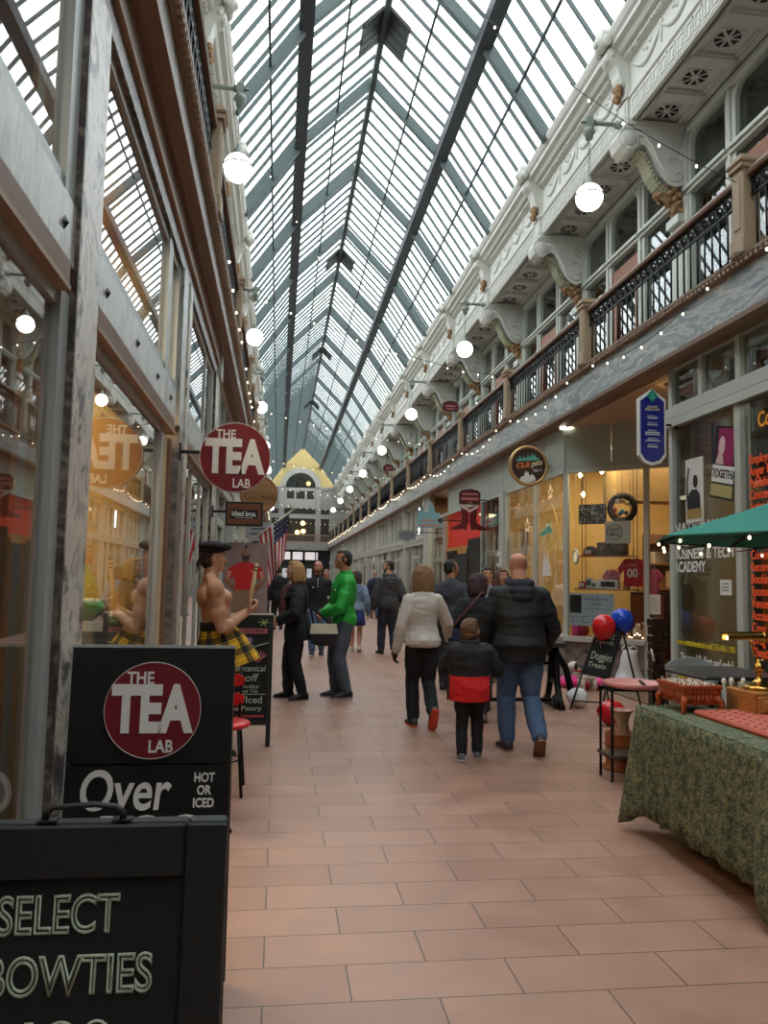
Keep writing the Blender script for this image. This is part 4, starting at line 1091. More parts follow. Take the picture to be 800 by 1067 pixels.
# teal shoe sign and grey plaque
small_sign('hanging_sign', 'pale teal cut-out sign shaped like a shoe and skyline', (3.49,18.5,2.9), [(-.29,-.24),(.30,-.24),(.30,-.13),(.2,-.1),(.17,.0),(.24,.02),(.24,.13),(.13,.12),(.1,.2),(.05,.3),(.02,.38),(-.01,.3),(-.04,.15),(-.12,.12),(-.2,.2),(-.27,.17),(-.3,.02)], mat('pale_teal_sign', (136,184,190), .5), ((0,-.18,.5,.04),(-.05,-.06,.3,.035)), (.86,.25,-.05), mat('coral_print', (214,140,120), .6))
small_sign('hanging_plaque', 'grey notched plaque hanging beyond the teal shoe sign', (3.51,22,2.66), [(-.25,.12),(-.2,.12),(-.18,.15),(.18,.15),(.2,.12),(.25,.12),(.25,-.1),(.12,-.12),(.06,-.17),(-.06,-.17),(-.12,-.12),(-.25,-.1)], mat('grey_plaque', (140,146,148), .5), ((0,.07,.36,.03),(0,.0,.4,.025),(0,-.06,.3,.025)), (.84,.2,.1), gi)
for i, (y, lab) in enumerate(((19.5,'small maroon sign hanging at the upper gallery, nearer of two'), (31,'small maroon sign hanging at the upper gallery, farther of two'))):
    small_sign('hanging_sign', lab, (4.16,y,5.78), [(-.17,-.1),(.17,-.1),(.21,-.03),(.2,.1),(.1,.15),(0,.17),(-.1,.15),(-.2,.1),(-.21,-.03)], mb2, ((0,.03,.26,.03),(0,-.04,.2,.02)), (.3,.1,.0), mat('pink_print', (200,120,130), .6))
# blue directory
t = thing('directory_sign', 'tall blue pointed directory sign with white edge and teal diamond', 'sign', (4.04,8.3,3.18))
bp = [(-.15,-.31),(-.09,-.39),(0,-.42),(.09,-.39),(.15,-.31),(.15,.30),(.0,.41),(-.15,.30)]
MB().prism([(x*1.06,z*1.03) for x, z in bp], -.02, .03, 1).build('white_edge', M['white'], t)
MB().prism([(x*.92,z*.95) for x, z in bp], -.024, -.02, 1).build('blue_face', mat('directory_blue', (22,30,130), .4), t)
MB().prism([(0,.42),(.065,.345),(0,.27),(-.065,.345)], -.03, -.024, 1).build('teal_diamond', mat('teal_diamond', (30,150,120), .4), t)
fit(text('A\nCA', t, (0,-.031,.342), .05, mat('pale_teal', (150,220,200), .5)), .05, .06)
fit(text('ARCADE\nDIRECTORY', t, (0,-.026,.205), .05, mat('gold_lettering', (220,200,150), .5), bold=.0006), .17, .055)
for i, (z, ls) in enumerate(((.115,1),(.04,1),(-.045,2),(-.135,1),(-.205,1))):
    fit(text('SUITE NO. %d' % (i+1), t, (0,-.026,z), .03, M['letter_white']), .11, .015)
    b = MB()
    for q in range(ls): b.box(-.085 if ls > 1 or i == 3 else -.06, .085 if ls > 1 or i == 3 else .06, -.026,-.024, z-.026-.022*q,z-.016-.022*q)
    b.build('fine_print', M['letter_white'], t)
arm(t, .30, .15, .03, 0, .05)

# ---------------------------------------------------------------- balloons, easel, toys, bag
def balloon(loc, r, c, lab, tilt=0):
    t = thing('balloon', lab, 'balloon', loc, rot=(0,tilt,0))
    n = c if not isinstance(c, tuple) else None
    m = mat('balloon_%d_%d_%d' % c, c, .22)
    pr = [(math.sin(PI*i/16)*r*(1.0 if i > 7 else .80+.2*math.sin(PI*i/16)), -math.cos(PI*i/16)*r*(1.05 if i > 7 else 1.2)) for i in range(17)]
    MB().lathe(pr, n=24).build('skin', m, t)
    MB().lathe([(.0,-1.17*r),(.012,-1.2*r),(.018,-1.28*r),(.0,-1.27*r)], n=10).build('knot', m, t)
    MB().tube([(0,0,-1.27*r),(.03,0,-1.9*r)], .002, 4).build('string', M['white'], t)
    return t
balloon((3.74,8.92,.95), .135, (206,28,34), 'red balloon tied at the top left of the chalkboard easel', R(15))
balloon((4.0,9.0,1.02), .135, (20,70,190), 'blue balloon tied at the top of the chalkboard easel', R(-15))
balloon((4.05,9.32,.9), .12, (226,226,228), 'white balloon behind the blue balloon on the easel', R(-20))
for o, (x, y, lab, c, r) in enumerate(((3.5,9.1,'white balloon lying on the floor behind the easel legs',(228,228,230),.115), (3.42,7.95,'red balloon low beside the tray table legs',(196,22,32),.13))):
    balloon((x, y, r*1.02), r, c, lab, R(100))
t = thing('chalkboard_easel', 'slanted black chalkboard on an easel holding red and blue balloons', 'easel', (3.72,8.95,0), rz=R(-14))
b = MB(); a = R(14)
for x0, x1 in ((-.42,-.02),(.26,.27)): pass
fr = MB(); fr.beam((-.22,-.02,.40),(-.02,.10,.92),.028,.02); fr.beam((.06,-.08,.36),(.25,.06,.92),.028,.02); fr.beam((-.02,.10,.91),(.25,.06,.91),.028,.02); fr.beam((-.22,-.02,.41),(.06,-.08,.37),.028,.02)
fr.build('board_frame', M['black'], t)
q = [V((-.22,-.02,.40)),V((.06,-.08,.36)),V((.25,.06,.92)),V((-.02,.10,.92))]
MB().rings([[p+V((0,-.004,0)) for p in q],[p+V((0,.012,0)) for p in q]]).build('slate', M['chalkboard'], t)
ux = (q[1]-q[0]).normalized(); uz = (q[3]-q[0]).normalized(); un = ux.cross(uz).normalized()
def onb(s, u, v, wd, ht):
    o = fit(text(s, t, (0,0,0), .1, M['chalk'], shear=.25), wd, ht)
    yv = un.cross(ux).normalized()
    Mr = Matrix((ux, yv, un)).transposed(); o.rotation_euler = Mr.to_euler(); o.location = q[0]+ux*u+uz*v+un*.008; return o
onb('Best', .13, .50, .16, .08); onb('Friends', .12, .42, .2, .06); onb('Doggies', .14, .24, .24, .12); onb('Treats', .12, .13, .2, .06)
for nm, pa, pb in (('leg',(-.22,-.02,.40),(-.36,-.08,0)),('leg',(.06,-.08,.36),(-.02,-.16,0)),('rear_leg',(-.02,.10,.92),(.16,.46,0)),('rear_leg',(.25,.06,.92),(.52,.40,0))): MB().tube([pa,pb], .012, 6).build(nm, M['black'], t)
MB().tube([(-.33,-.07,.1),(0,-.145,.1)], .009, 6).tube([(.1,.38,.2),(.46,.34,.2)], .009, 6).build('brace', M['black'], t)
t = thing('pet_bed', 'flat hot pink ring shaped pet bed on the floor below the pet shop', 'pet bed', (4.22,10.85,0))
MB().torus((0,0,.07), .24, .085, 36, 10, squash=.8).build('padded_ring', mat('hot_pink_plush', (236,40,140), .8, bump=.5, bscale=40, sheen=.3), t)
MB().lathe([(0,.03),(.2,.03),(.2,.05),(0,.06)], n=24).build('cushion', mat('hot_pink_plush_dark', (206,30,120), .8), t)
t = thing('plush_dog', 'white plush toy dog standing at the pink pet bed', 'toy', (4.16,10.46,.0), rz=R(100))
b = MB(); b.ell((0,.02,.19), (.075,.14,.075)); b.ell((0,.17,.26), (.045,.05,.07)); b.ell((0,.22,.34), (.06,.075,.06)); b.ell((0,.29,.325), (.03,.045,.028))
for x in (-.045,.045):
    for yy in (-.08,.10): b.tube([(x,yy,.17),(x,yy,.0)], [.03,.028], 8)
b.tube([(0,-.11,.22),(0,-.17,.30)], [.018,.01], 6)
b.build('body', mat('white_plush', (224,218,210), .9, bump=.5, bscale=60), t)
MB().ell((-.055,.21,.34), (.02,.03,.05)).ell((.055,.21,.34), (.02,.03,.05)).ell((0,.335,.33), (.012,.012,.01)).build('ears_and_nose', mat('dark_plush', (60,44,44), .9), t)
MB().torus((0,.165,.28), .05, .012, 18, 6).build('collar', M['red'], t)
t = thing('plastic_bag', 'full white plastic bag on the floor behind the easel', 'bag', (4.74,10.45,0))
rs = []
for j in range(11):
    z = j/10*.55; rr = .2*(1-.5*(j/10)**2.2)*(.8+.3*math.sin(PI*min(1,j/6+.2)))
    rs.append([((rr*(1+.10*math.sin(i*5+j*1.7)))*math.cos(2*PI*i/22), (rr*.8*(1+.10*math.cos(i*3-j)))*math.sin(2*PI*i/22), z) for i in range(22)])
MB().rings(rs, sm=True).build('bag_body', mat('white_plastic', (224,226,228), .3), t)
MB().torus((-.05,0,.56), .05, .012, 16, 6, Matrix.Rotation(R(90),3,'X')).torus((.07,.02,.55), .05, .012, 16, 6, Matrix.Rotation(R(80),3,'X')).build('handles', mat('white_plastic_handles', (214,216,220), .35), t)

# iron trestle table behind the walkers
t = thing('iron_trestle_table', 'low black cast iron trestle table behind the bald walker', 'table', (2.78,9.2,0))
MB().cbox(-.62,.52,-.28,.28,.70,.76,.012).build('top', mat('dark_slate_top', (44,48,48), .4), t)
for x in (-.42,.46):
    b = MB()
    for s in (-1,1):
        pts = [(x,.06*s,.70),(x,.09*s,.5),(x,.12*s,.28),(x,.20*s,.10),(x,.30*s,.03)]
        b.tube(pts, [.045,.04,.04,.04,.035], 8)
    b.beam((x,-.30,.025),(x,.30,.025),.07,.05); b.beam((x,-.12,.3),(x,.12,.3),.04,.04)
    b.build('cast_leg', M['iron'], t)
MB().beam((-.42,0,.08),(.46,0,.08),.05,.04).tube([(-.42,0,.5),(.46,0,.5)], .02, 8).build('stretcher', M['iron'], t)
MB().tube([(-.42,-.02,.5),(-.5,-.02,.3),(-.58,-.02,.05)], .035, 8).build('splayed_foot', M['iron'], t)
b = MB()
b.tube([(.46,-.02,.66),(.60,-.02,.45),(.66,-.02,.2),(.78,-.02,.02)], [.04,.04,.045,.05], 8)
b.build('splayed_foot', M['iron'], t)
for x in (-.40,.40): MB().lathe([(0,-.02),(.07,-.02),(.085,0),(.07,.02),(0,.02)], (x,-.22,.088), 18, 0, Matrix.Rotation(R(90),3,'Y')).build('wheel', M['black'], t)

# tray table with twisted legs, vase and wooden bucket
t = thing('tray_table', 'tall wrought iron table with twisted legs and a round pink tray top', 'table', (2.68,5.84,0))
MB().lathe([(0,.675),(.21,.675),(.222,.69),(.226,.712),(.214,.712),(.2,.69),(0,.688)], n=34).build('tray', mat('pink_enamel', (214,142,138), .35), t)
MB().box(-.225,.225,-.12,.12,.655,.672).build('top_frame', M['iron'], t)
for (x, y) in ((-.215,-.11),(.215,-.11),(-.215,.105),(.215,.105)):
    pts = [(x+.0045*math.cos(i*1.6), y+.0045*math.sin(i*1.6), i*.66/110) for i in range(111)]
    MB().tube(pts, .0095, 6).build('leg', M['iron'], t)
MB().cbox(-.24,.225,-.13,.125,.17,.19,.006).build('shelf', woodmat('dark_shelf', (50,36,28), (76,56,42)), t)
MB().beam((.0,-.22,.70),(.03,-.05,.725),.02,.015).build('tray_handle', M['black'], t)
t = thing('wooden_bucket', 'orange brown wooden bucket on the floor beside the tray table', 'bucket', (2.72,6.14,0))
MB().lathe([(0,0),(.15,0),(.155,.02),(.125,.04),(.13,.27),(.135,.28),(.12,.28),(.115,.05),(0,.05)], n=26).build('staves', woodmat('orange_wood', (150,82,46), (182,110,66), 3, .5, (8,8,1)), t)
for z, r in ((.09,.131),(.19,.134)): MB().torus((0,0,z), r, .006, 26, 5).build('hoop', mat('hoop_brown', (110,60,36), .5), t)
t = thing('ceramic_vase', 'painted pale vase standing in the wooden bucket', 'vase', (2.72,6.14,.051))
MB().lathe([(0,0),(.06,0),(.07,.1),(.06,.24),(.05,.31),(.065,.37),(.09,.40),(.085,.405),(.055,.37),(.04,.31),(.04,.02),(0,.02)], n=24).build('body', marble('painted_ceramic', [(.35, srgb(150,90,80)), (.5, srgb(200,170,150)), (.7, srgb(120,130,100))], 9), t)
MB().torus((0,0,.40), .088, .007, 24, 5).build('rim', mat('pink_rim', (200,110,100), .4), t)
# dark display tower
t = thing('display_tower', 'narrow dark display tower hung with trinkets behind the tray table', 'display stand', (3.12,6.36,0))
MB().cbox(-.12,.12,-.10,.10,0,.05,.01).build('base', M['black'], t)
b = MB()
for j in range(16): b.cbox(-.052-.006*(j%2),.052+.006*(j%3==0),-.05,.05,.05+j*.07,.118+j*.07,.006)
b.build('column', marble('dark_bark', [(.35, srgb(30,24,22)), (.55, srgb(62,44,34)), (.75, srgb(40,30,26))], 14), t)
for (x, z, dz) in ((-.07,.92,.1),(.02,.70,.08),(.06,.62,.07)): MB().tube([(x,-.055,z),(x+.02,-.065,z-dz)], [.006,.012], 6).build('trinket', M['white'], t)
MB().tube([(-.14,-.055,.60),(.12,-.055,.62)], .006, 6).tube([(-.16,-.04,.30),(.14,-.04,.30)], .008, 6).tube([(.07,-.04,.52),(.3,-.04,.50)], .006, 6).build('hanging_bar', M['black'], t)
# bistro set under the umbrella
t = thing('cafe_table', 'dark grey cafe table behind the carved chest', 'table', (3.62,6.25,0))
MB().cbox(-.36,.36,-.40,.40,.715,.745,.01).build('tabletop', mat('dark_grey_top', (66,66,70), .35), t)
MB().tube([(0,0,0),(0,0,.72)], .035, 10).build('pedestal', M['iron'], t); MB().lathe([(0,0),(.26,0),(.27,.015),(.06,.05),(0,.05)], n=24).build('base', M['iron'], t)
def cafe_chair(loc, rz, lab):
    t = thing('cafe_chair', lab, 'chair', loc, rz)
    gm_ = mat('grey_chair_paint', (150,158,158), .4, .2) if 'grey_chair_paint' not in bpy.data.materials else bpy.data.materials['grey_chair_paint']
    MB().lathe([(0,.44),(.2,.44),(.21,.455),(.2,.465),(0,.46)], n=24).build('seat', gm_, t)
    arc = [(.27*math.sin(q), .20-.06*(1-math.cos(q))-.0, .59+.15*math.cos(q)) for q in [R(-90+180*i/14) for i in range(15)]]
    b = MB(); b.rings([[(x,y-.012,z),(x,y+.012,z),(x*.72,y+.012,.58+(z-.58)*.45),(x*.72,y-.012,.58+(z-.58)*.45)] for x, y, z in arc])
    b.tube([(-.27,.14,.6),(.27,.14,.6)], .012, 6); b.build('backrest', gm_, t)
    for x in (-.16,.16):
        MB().tube([(x,-.15,.45),(x*1.2,-.2,0)], .011, 6).build('leg', gm_, t); MB().tube([(x*1.3,.17,.62),(x,.18,.44),(x*1.2,.22,0)], .011, 6).build('leg', gm_, t)
cafe_chair((3.98,7.28,0), R(-8), 'grey arched-back cafe chair against the academy window')
# umbrella
t = thing('patio_umbrella', 'dark green patio umbrella open over the market table', 'umbrella', (3.57,4.9,0))
MB().tube([(0,0,0),(0,0,2.3)], .022, 10).build('pole', M['bronze'], t)
MB().lathe([(0,0),(.24,0),(.25,.03),(.08,.07),(.04,.12),(0,.12)], n=24).build('base', M['iron'], t)
ap = 2.12; rim = 1.765; rr = 1.10; cl = []
for i in range(8): cl.append(R(180+45*i))
b = MB(); vs = []; N = 6
for i in range(8):
    for s in range(6):
        t0 = cl[i]+(cl[(i+1)%8]-cl[i] if i < 7 else R(45))*s/6
        f = s/6; ed = 1-.076*math.sin(PI*f)  # flat panels between ribs
        vs.append((t0, ed))
nn = len(vs); rings = []
for k in range(N+1):
    q = max(k/N, .01); rings.append([(rr*q*e*math.cos(a_), rr*q*e*math.sin(a_), ap-(ap-rim)*(q**1.08) - .012*math.sin(PI*k/N)*(1-abs(0))) for a_, e in vs])
b.rings(rings, caps=False, sm=False)
cn = b.build('canopy', mat('teal_green_canvas', (30,122,108), .8, var=.05), t); sm2 = cn.modifiers.new('thick','SOLIDIFY'); sm2.thickness = .004
v = MB(); v.rings([[(rr*e*math.cos(a_), rr*e*math.sin(a_), rim) for a_, e in vs],[(rr*1.0*e*math.cos(a_), rr*1.0*e*math.sin(a_), rim-.012) for a_, e in vs]], caps=False)
v.build('hem', mat('dark_green_hem', (24,84,78), .8), t)
for a_ in cl: MB().tube([(0,0,ap-.03),(rr*.98*math.cos(a_),rr*.98*math.sin(a_),rim-.005)], .009, 5).build('rib', M['iron'], t)
b = MB()
for i in range(24):
    a_ = cl[0]+i*PI/12; b.tube([(rr*.93*math.cos(a_),rr*.93*math.sin(a_),rim-.01),(rr*.93*math.cos(a_+PI/12),rr*.93*math.sin(a_+PI/12),rim-.01-.04*(i%2))], .004, 4)
lc = b.build('light_cord', M['black'], t)
wb = mat('tiny_warm_bulb', (255,226,180), .4, emit=8)
for i in range(24):
    a_ = cl[0]+i*PI/12+.05; MB().ell((rr*.93*math.cos(a_),rr*.93*math.sin(a_),rim-.035-.04*(i%2)), (.009,.009,.012), 7, 6).build('bulb', wb, lc)

# ---------------------------------------------------------------- market table
TX0, TX1, TY0, TY1, TZ = 2.13, 3.0, 3.26, 4.60, .73
t = thing('market_table', 'folding market table under the green camouflage cloth', 'table', (TX0,TY0,0))
MB().cbox(.02,TX1-TX0-.02,.02,TY1-TY0-.02,.69,.722,.008).build('tabletop', mat('table_grey', (120,120,118), .6), t)
for x in (.24,.72):
    for y in (.16,1.18): MB().tube([(x,y,0),(x,y,.69)], .016, 8).build('leg', M['iron'], t)
def camo():
    m, nt, b = nmat('camouflage_lace')
    g = nt.nodes.new('ShaderNodeNewGeometry')
    n = nt.nodes.new('ShaderNodeTexNoise'); n.inputs['Scale'].default_value = 26; n.inputs['Detail'].default_value = 3; n.inputs['Distortion'].default_value = .6
    v = nt.nodes.new('ShaderNodeTexVoronoi'); v.inputs['Scale'].default_value = 55; v.feature = 'F1'
    nt.links.new(g.outputs['Position'], n.inputs['Vector']); nt.links.new(g.outputs['Position'], v.inputs['Vector'])
    r = ramp(nt, [(.36, srgb(60,72,58)), (.46, srgb(98,106,86)), (.54, srgb(76,84,64)), (.60, srgb(118,114,90))]); r.color_ramp.interpolation = 'CONSTANT'
    nt.links.new(n.outputs['Fac'], r.inputs['Fac'])
    r2 = ramp(nt, [(.1, (.62,.62,.62,1)), (.5, (1.25,1.25,1.2,1))]); nt.links.new(v.outputs['Distance'], r2.inputs['Fac'])
    mx = nt.nodes.new('ShaderNodeMix'); mx.data_type = 'RGBA'; mx.blend_type = 'MULTIPLY'; mx.inputs[0].default_value = .9
    nt.links.new(r.outputs['Color'], mx.inputs[6]); nt.links.new(r2.outputs['Color'], mx.inputs[7]); nt.links.new(mx.outputs[2], b.inputs['Base Color'])
    bp_ = nt.nodes.new('ShaderNodeBump'); bp_.inputs['Strength'].default_value = .6; bp_.inputs['Distance'].default_value = .01
    nt.links.new(v.outputs['Distance'], bp_.inputs['Height']); nt.links.new(bp_.outputs['Normal'], b.inputs['Normal']); b.inputs['Roughness'].default_value = .9
    return m
def cloth():
    b = MB(); n = 46
    # outline rectangle walked: points with outward drop; each loop ring from top edge down
    per = []
    L = TY1-TY0; Wd = TX1-TX0
    m1 = 44; m2 = 26
    for i in range(m1): per.append((TX0, TY1-L*i/m1, -1, 0))
    for i in range(m2): per.append((TX0+Wd*i/m2, TY0, 0, -1))
    for i in range(m1): per.append((TX1, TY0+L*i/m1, 1, 0))
    for i in range(m2): per.append((TX1-Wd*i/m2, TY1, 0, 1))
    rings = []
    for k in range(10):
        q = k/9; ring = []
        for j, (x, y, nx, ny) in enumerate(per):
            cor = 0
            for (cx, cy) in ((TX0,TY0),(TX0,TY1),(TX1,TY0),(TX1,TY1)):
                dd = math.hypot(x-cx, y-cy); cor = max(cor, math.exp(-(dd/.09)**2))
            fold = .014*math.sin(j*1.25)+.01*math.sin(j*.47+1)
            out = q*(.015+fold) + cor*q*.06
            bx = nx; by = ny
            if cor > .05:
                sx = -1 if x < (TX0+TX1)/2 else 1; sy = -1 if y < (TY0+TY1)/2 else 1
                bx = nx+(sx-nx)*cor; by = ny+(sy-ny)*cor
            zb = .13 - cor*.10 + .012*math.sin(j*.5)
            ring.append((x+bx*out, y+by*out, (TZ-.004)*(1-q)+zb*q))
        rings.append(ring)
    b.rings(rings, caps=False, sm=True)
    top = [(x, y, TZ) for x, y, _, _ in per]
    b.rings([[(x+nx*.0, y+ny*.0, TZ) for x, y, nx, ny in per], rings[0]], caps=False, sm=True)
    b.add(top, [tuple(range(len(top)))])
    return b
o = cloth().build('tablecloth', camo()); tag(o, 'green camouflage lace cloth draped over the market table', 'tablecloth')
s3 = o.modifiers.new('thick', 'SOLIDIFY'); s3.thickness = .003; s3.offset = 0
# carved chest
cw = woodmat('carved_orange_wood', (128,52,22), (176,82,38), 5, .35, (3,8,8))
t = thing('carved_chest', 'small carved red-brown wooden chest on curled legs on the cloth', 'chest', (2.37,4.43,TZ+.002), rz=R(0)); t.scale = (.82,.9,.95)
b = MB(); b.rings([[(-.12,-.16,.05),(.12,-.16,.05),(.12,.16,.05),(-.12,.16,.05)],[(-.135,-.17,.14),(.135,-.17,.14),(.135,.17,.14),(-.135,.17,.14)]])
for j in range(7): b.ell((-.09+.03*j,-.168,.085), (.014,.008,.022), 8, 6); b.ell((-.09+.03*j,-.17,.125), (.015,.008,.012), 8, 6)
for j in range(9): b.ell((-.13,-.13+.033*j,.09), (.008,.015,.022), 8, 6)
b.build('body', cw, t)
MB().cbox(-.145,.145,-.18,.18,.14,.165,.006).build('lid', cw, t)
b = MB(); random.seed(11)
for i in range(11):
    for j in range(14): b.ell((-.115+.023*i+random.uniform(-.004,.004),-.155+.024*j,.166), (.009,.009,.006), 6, 4, mi=random.randrange(2))
b.build('studded_top', [mat('silver_stud', (200,190,176), .3, .7), mat('wood_stud', (130,90,60), .4)], t)
for x in (-.13,.13):
    for y in (-.165,.165): MB().tube([(x*.85,y*.9,.10),(x*1.05,y*1.0,.06),(x*1.02,y*1.0,.02),(x*1.16,y*1.06,.0)], [.022,.026,.017,.014], 8).build('leg', cw, t)
# salmon quilted board
t = thing('quilted_mat', 'long salmon pink quilted mat lying along the market table', 'mat', (2.30,3.34,TZ+.002))
MB().cbox(0,.36,0,.92,0,.03,.012).build('pad', mat('salmon_fabric', (190,98,82), .8, bump=.4, bscale=50), t)
b = MB()
for i in range(5):
    for j in range(13): b.obox((.04+.07*i,.05+.068*j,.0305), (.026,.012,.003), rotz(R(40 if (i+j)%2 else -40)))
b.build('stitch_marks', mat('dark_stitch', (112,48,40), .9), t)
# drawer box and brass lamp
t = thing('drawer_chest', 'low wooden drawer box under the brass lamp on the market table', 'drawer box', (2.74,4.22,TZ+.002))
dw = woodmat('honey_wood', (150,96,50), (186,126,70), 4, .4, (3,8,8))
MB().cbox(-.17,.22,-.12,.16,0,.14,.005).build('carcass', dw, t)
for x in (-.155,.035):
    d = MB().cbox(x,x+.17,-.135,-.118,.02,.12,.006).build('drawer', dw, t); MB().rings([[(x+.02,-.136,.035),(x+.15,-.136,.035),(x+.15,-.136,.105),(x+.02,-.136,.105)],[(x+.035,-.144,.05),(x+.135,-.144,.05),(x+.135,-.144,.09),(x+.035,-.144,.09)]]).build('raised_panel', dw, d)
t = thing('bankers_lamp', 'brass desk lamp with a long tube shade on the drawer box', 'lamp', (2.70,4.26,TZ+.143))
MB().lathe([(0,0),(.085,0),(.09,.012),(.075,.022),(.05,.03),(.03,.045),(.014,.06),(.012,.09),(.022,.10),(.03,.12),(.022,.14),(.012,.15),(.016,.16),(0,.17)], n=24).build('base', M['gold'], t)
MB().tube([(0,0,.15),(.03,0,.165),(.055,0,.155)], .006, 8).tube([(0,0,.16),(-.03,0,.20),(-.045,0,.26),(-.06,0,.28)], .006, 8).build('arm', M['gold'], t)
sh_ = MB(); MX = Matrix.Rotation(R(90),3,'Y')
rs = []
for i in range(9):
    x = -.20+.22*i/8
    rs.append([(x, .032*math.cos(q), .285+.005*(i/8)+.032*math.sin(q)) for q in [R(-25+230*k/14) for k in range(15)]] + [(x, .029*math.cos(q), .285+.005*(i/8)+.029*math.sin(q)) for q in [R(205-230*k/14) for k in range(15)]])
sh_.rings(rs, sm=False); sh_.build('shade', M['gold'], t)
MB().lathe([(0,-.008),(.034,-.008),(.036,0),(.034,.008),(0,.008)], (.025,0,.288), 18, 0, MX).build('shade_end', M['gold'], t)
MB().tube([(-.19,0,.282),(.0,0,.285)], .011, 8).build('tube_bulb', mat('warm_tube', (255,224,170), .4, emit=6), t)
# little figurines behind the lamp
for i, (x, y) in enumerate(((2.64,4.52),(2.70,4.54),(2.77,4.53))):
    t = thing('figurine', ['small white figurine beside the carved chest','small white figurine between the other two behind the drawer box','small white figurine nearest the brass lamp base'][i], 'figurine', (x,y,TZ+.003), group='figurines on the market table')
    MB().lathe([(0,0),(.02,0),(.022,.02),(.012,.06),(.016,.10),(.008,.125),(.016,.145),(.012,.165),(0,.172)], n=14).build('body', M['white'], t)
t = thing('blue_grey_pouch', 'grey-blue cloth pouch behind the carved chest', 'pouch', (2.56,4.52,TZ+.003))
MB().ell((0,0,.06), (.05,.06,.06)).tube([(0,0,.10),(0,0,.15)], [.025,.04], 10).build('cloth_body', mat('grey_blue_cloth', (104,116,124), .9, bump=.6, bscale=40), t)
MB().torus((0,0,.115), .026, .005, 14, 5).build('drawstring', M['white'], t)
# wooden shoe-like object by the cloth foot
t = thing('wooden_stool', 'low dark wooden stool under the far corner of the cloth', 'stool', (2.42,4.98,0))
MB().cbox(-.12,.12,-.10,.10,.16,.185,.006).build('seat', M['brown_door'], t)
for x in (-.09,.09):
    for y in (-.07,.07): MB().tube([(x,y,.17),(x*1.15,y*1.15,0)], .012, 6).build('leg', M['brown_door'], t)

# ---------------------------------------------------------------- pet shop window display (splayed window frame of reference)
def dsp(name, lab, cat, u, off, z, group=None):
    p = sp(u, off, z); return thing(name, lab, cat, p, SA, group)
# hanging shelves on cords: one thing
t = dsp('hanging_shelf', 'two-tier hanging shelf on dark cords in the pet shop window', 'shelf', 0, .36, 0)
wd = woodmat('display_shelf_wood', (140,98,60), (170,124,80))
for z, u0, u1 in ((1.87,.10,.93),(1.36,.03,1.0)):
    MB().cbox(u0,u1,-.13,.15,z-.02,z,.004).build('shelf_board', wd, t)
for u in (.11,.17,.92,.98):
    MB().tube([(u,.0,3.5),(u,.0,1.34)], .006, 6).build('cord', M['black'], t)
def ditem(name, lab, cat, u, z, build, off=.36, group=None):
    t = dsp(name, lab, cat, u, off, z, group); build(t); return t
def _pic(t):
    MB().box(-.22,.22,-.01,.015,0,.31).build('frame', M['black'], t)
    MB().box(-.205,.205,-.013,-.01,.015,.295).build('photo_print', marble('mono_photo', [(.35, srgb(30,30,32)), (.5, srgb(90,90,92)), (.6, srgb(190,190,188)), (.7, srgb(60,60,62))], 9), t)
t = ditem('framed_photo', 'black and white framed photograph on the upper display rail', 'picture', .28, 2.36, _pic)
MB().tube([(-.18,0,.31),(-.18,0,1.1)], .004, 5).tube([(.18,0,.31),(.18,0,1.1)], .004, 5).build('hanging_wire', M['black'], t)
def _wr(t):
    MB().torus((0,0,0), .19, .05, 34, 10, Matrix.Rotation(R(90),3,'X')).build('twig_ring', mat('dark_twig', (48,34,28), .9, bump=1, bscale=40), t)
    b = MB(); random.seed(4)
    for q in range(10): b.ell((random.uniform(-.12,.12),-.02,random.uniform(-.12,.12)), (.035,.03,.04), 8, 6, mi=q%4)
    b.build('ornaments', [mat('wreath_yellow', (220,180,60), .5), mat('wreath_blue', (60,120,170), .5), mat('wreath_red', (190,50,40), .5), M['white']], t)
    MB().tube([(0,0,.2),(0,0,.8)], .004, 5).build('hanger', M['black'], t)
ditem('wreath', 'round dark twig wreath with bright ornaments in the pet shop window', 'wreath', .73, 2.60, _wr, .42)
def _ss(t):
    MB().box(-.2,.2,-.006,.006,-.17,.17).build('cloth', mat('cream_cloth', (216,208,192), .9), t)
    MB().torus((-.05,-.007,0), .115, .006, 30, 5, Matrix.Rotation(R(90),3,'X')).build('printed_ring', M['black'], t)
    fit(text('SHOP\nSMALL', t, (-.05,-.008,0), .06, M['black'], bold=.001), .17, .12)
    MB().tube([(-.19,0,.17),(-.19,0,1.0)], .004, 5).tube([(.19,0,.17),(.19,0,1.0)], .004, 5).build('hanging_wire', M['black'], t)
ditem('cloth_banner', 'cream cloth banner printed SHOP SMALL hanging in the pet shop window', 'banner', .72, 2.22, _ss, .25)
def _cap(t):
    MB().lathe([(.11,0),(.112,.05),(.10,.10),(.06,.14),(0,.15)], n=20).build('crown', mat('cap_black', (50,40,44), .8), t)
    MB().prism([(-.10,0),(-.09,-.10),(0,-.15),(.09,-.10),(.10,0)], .0, .012, 2).build('brim', M['red'], t)
    MB().prism([(-.05,.02),(.05,.02),(.05,.08),(-.05,.08)], -.118, -.105, 1).build('badge', M['white'], t)
ditem('cap', 'black and red cap on the upper display shelf', 'cap', .25, 1.872, _cap)
def _bx(t):
    MB().cbox(-.22,.22,-.08,.08,0,.2,.006).build('box', mat('dark_box', (70,56,50), .6), t)
    MB().box(-.19,-.03,-.083,-.08,.03,.17).box(.03,.19,-.083,-.08,.03,.17).build('box_print', marble('box_print', [(.4, srgb(40,40,44)), (.6, srgb(150,120,100))], 12), t)
ditem('storage_box', 'dark printed box on the upper display shelf beside the cap', 'box', .60, 1.872, _bx)
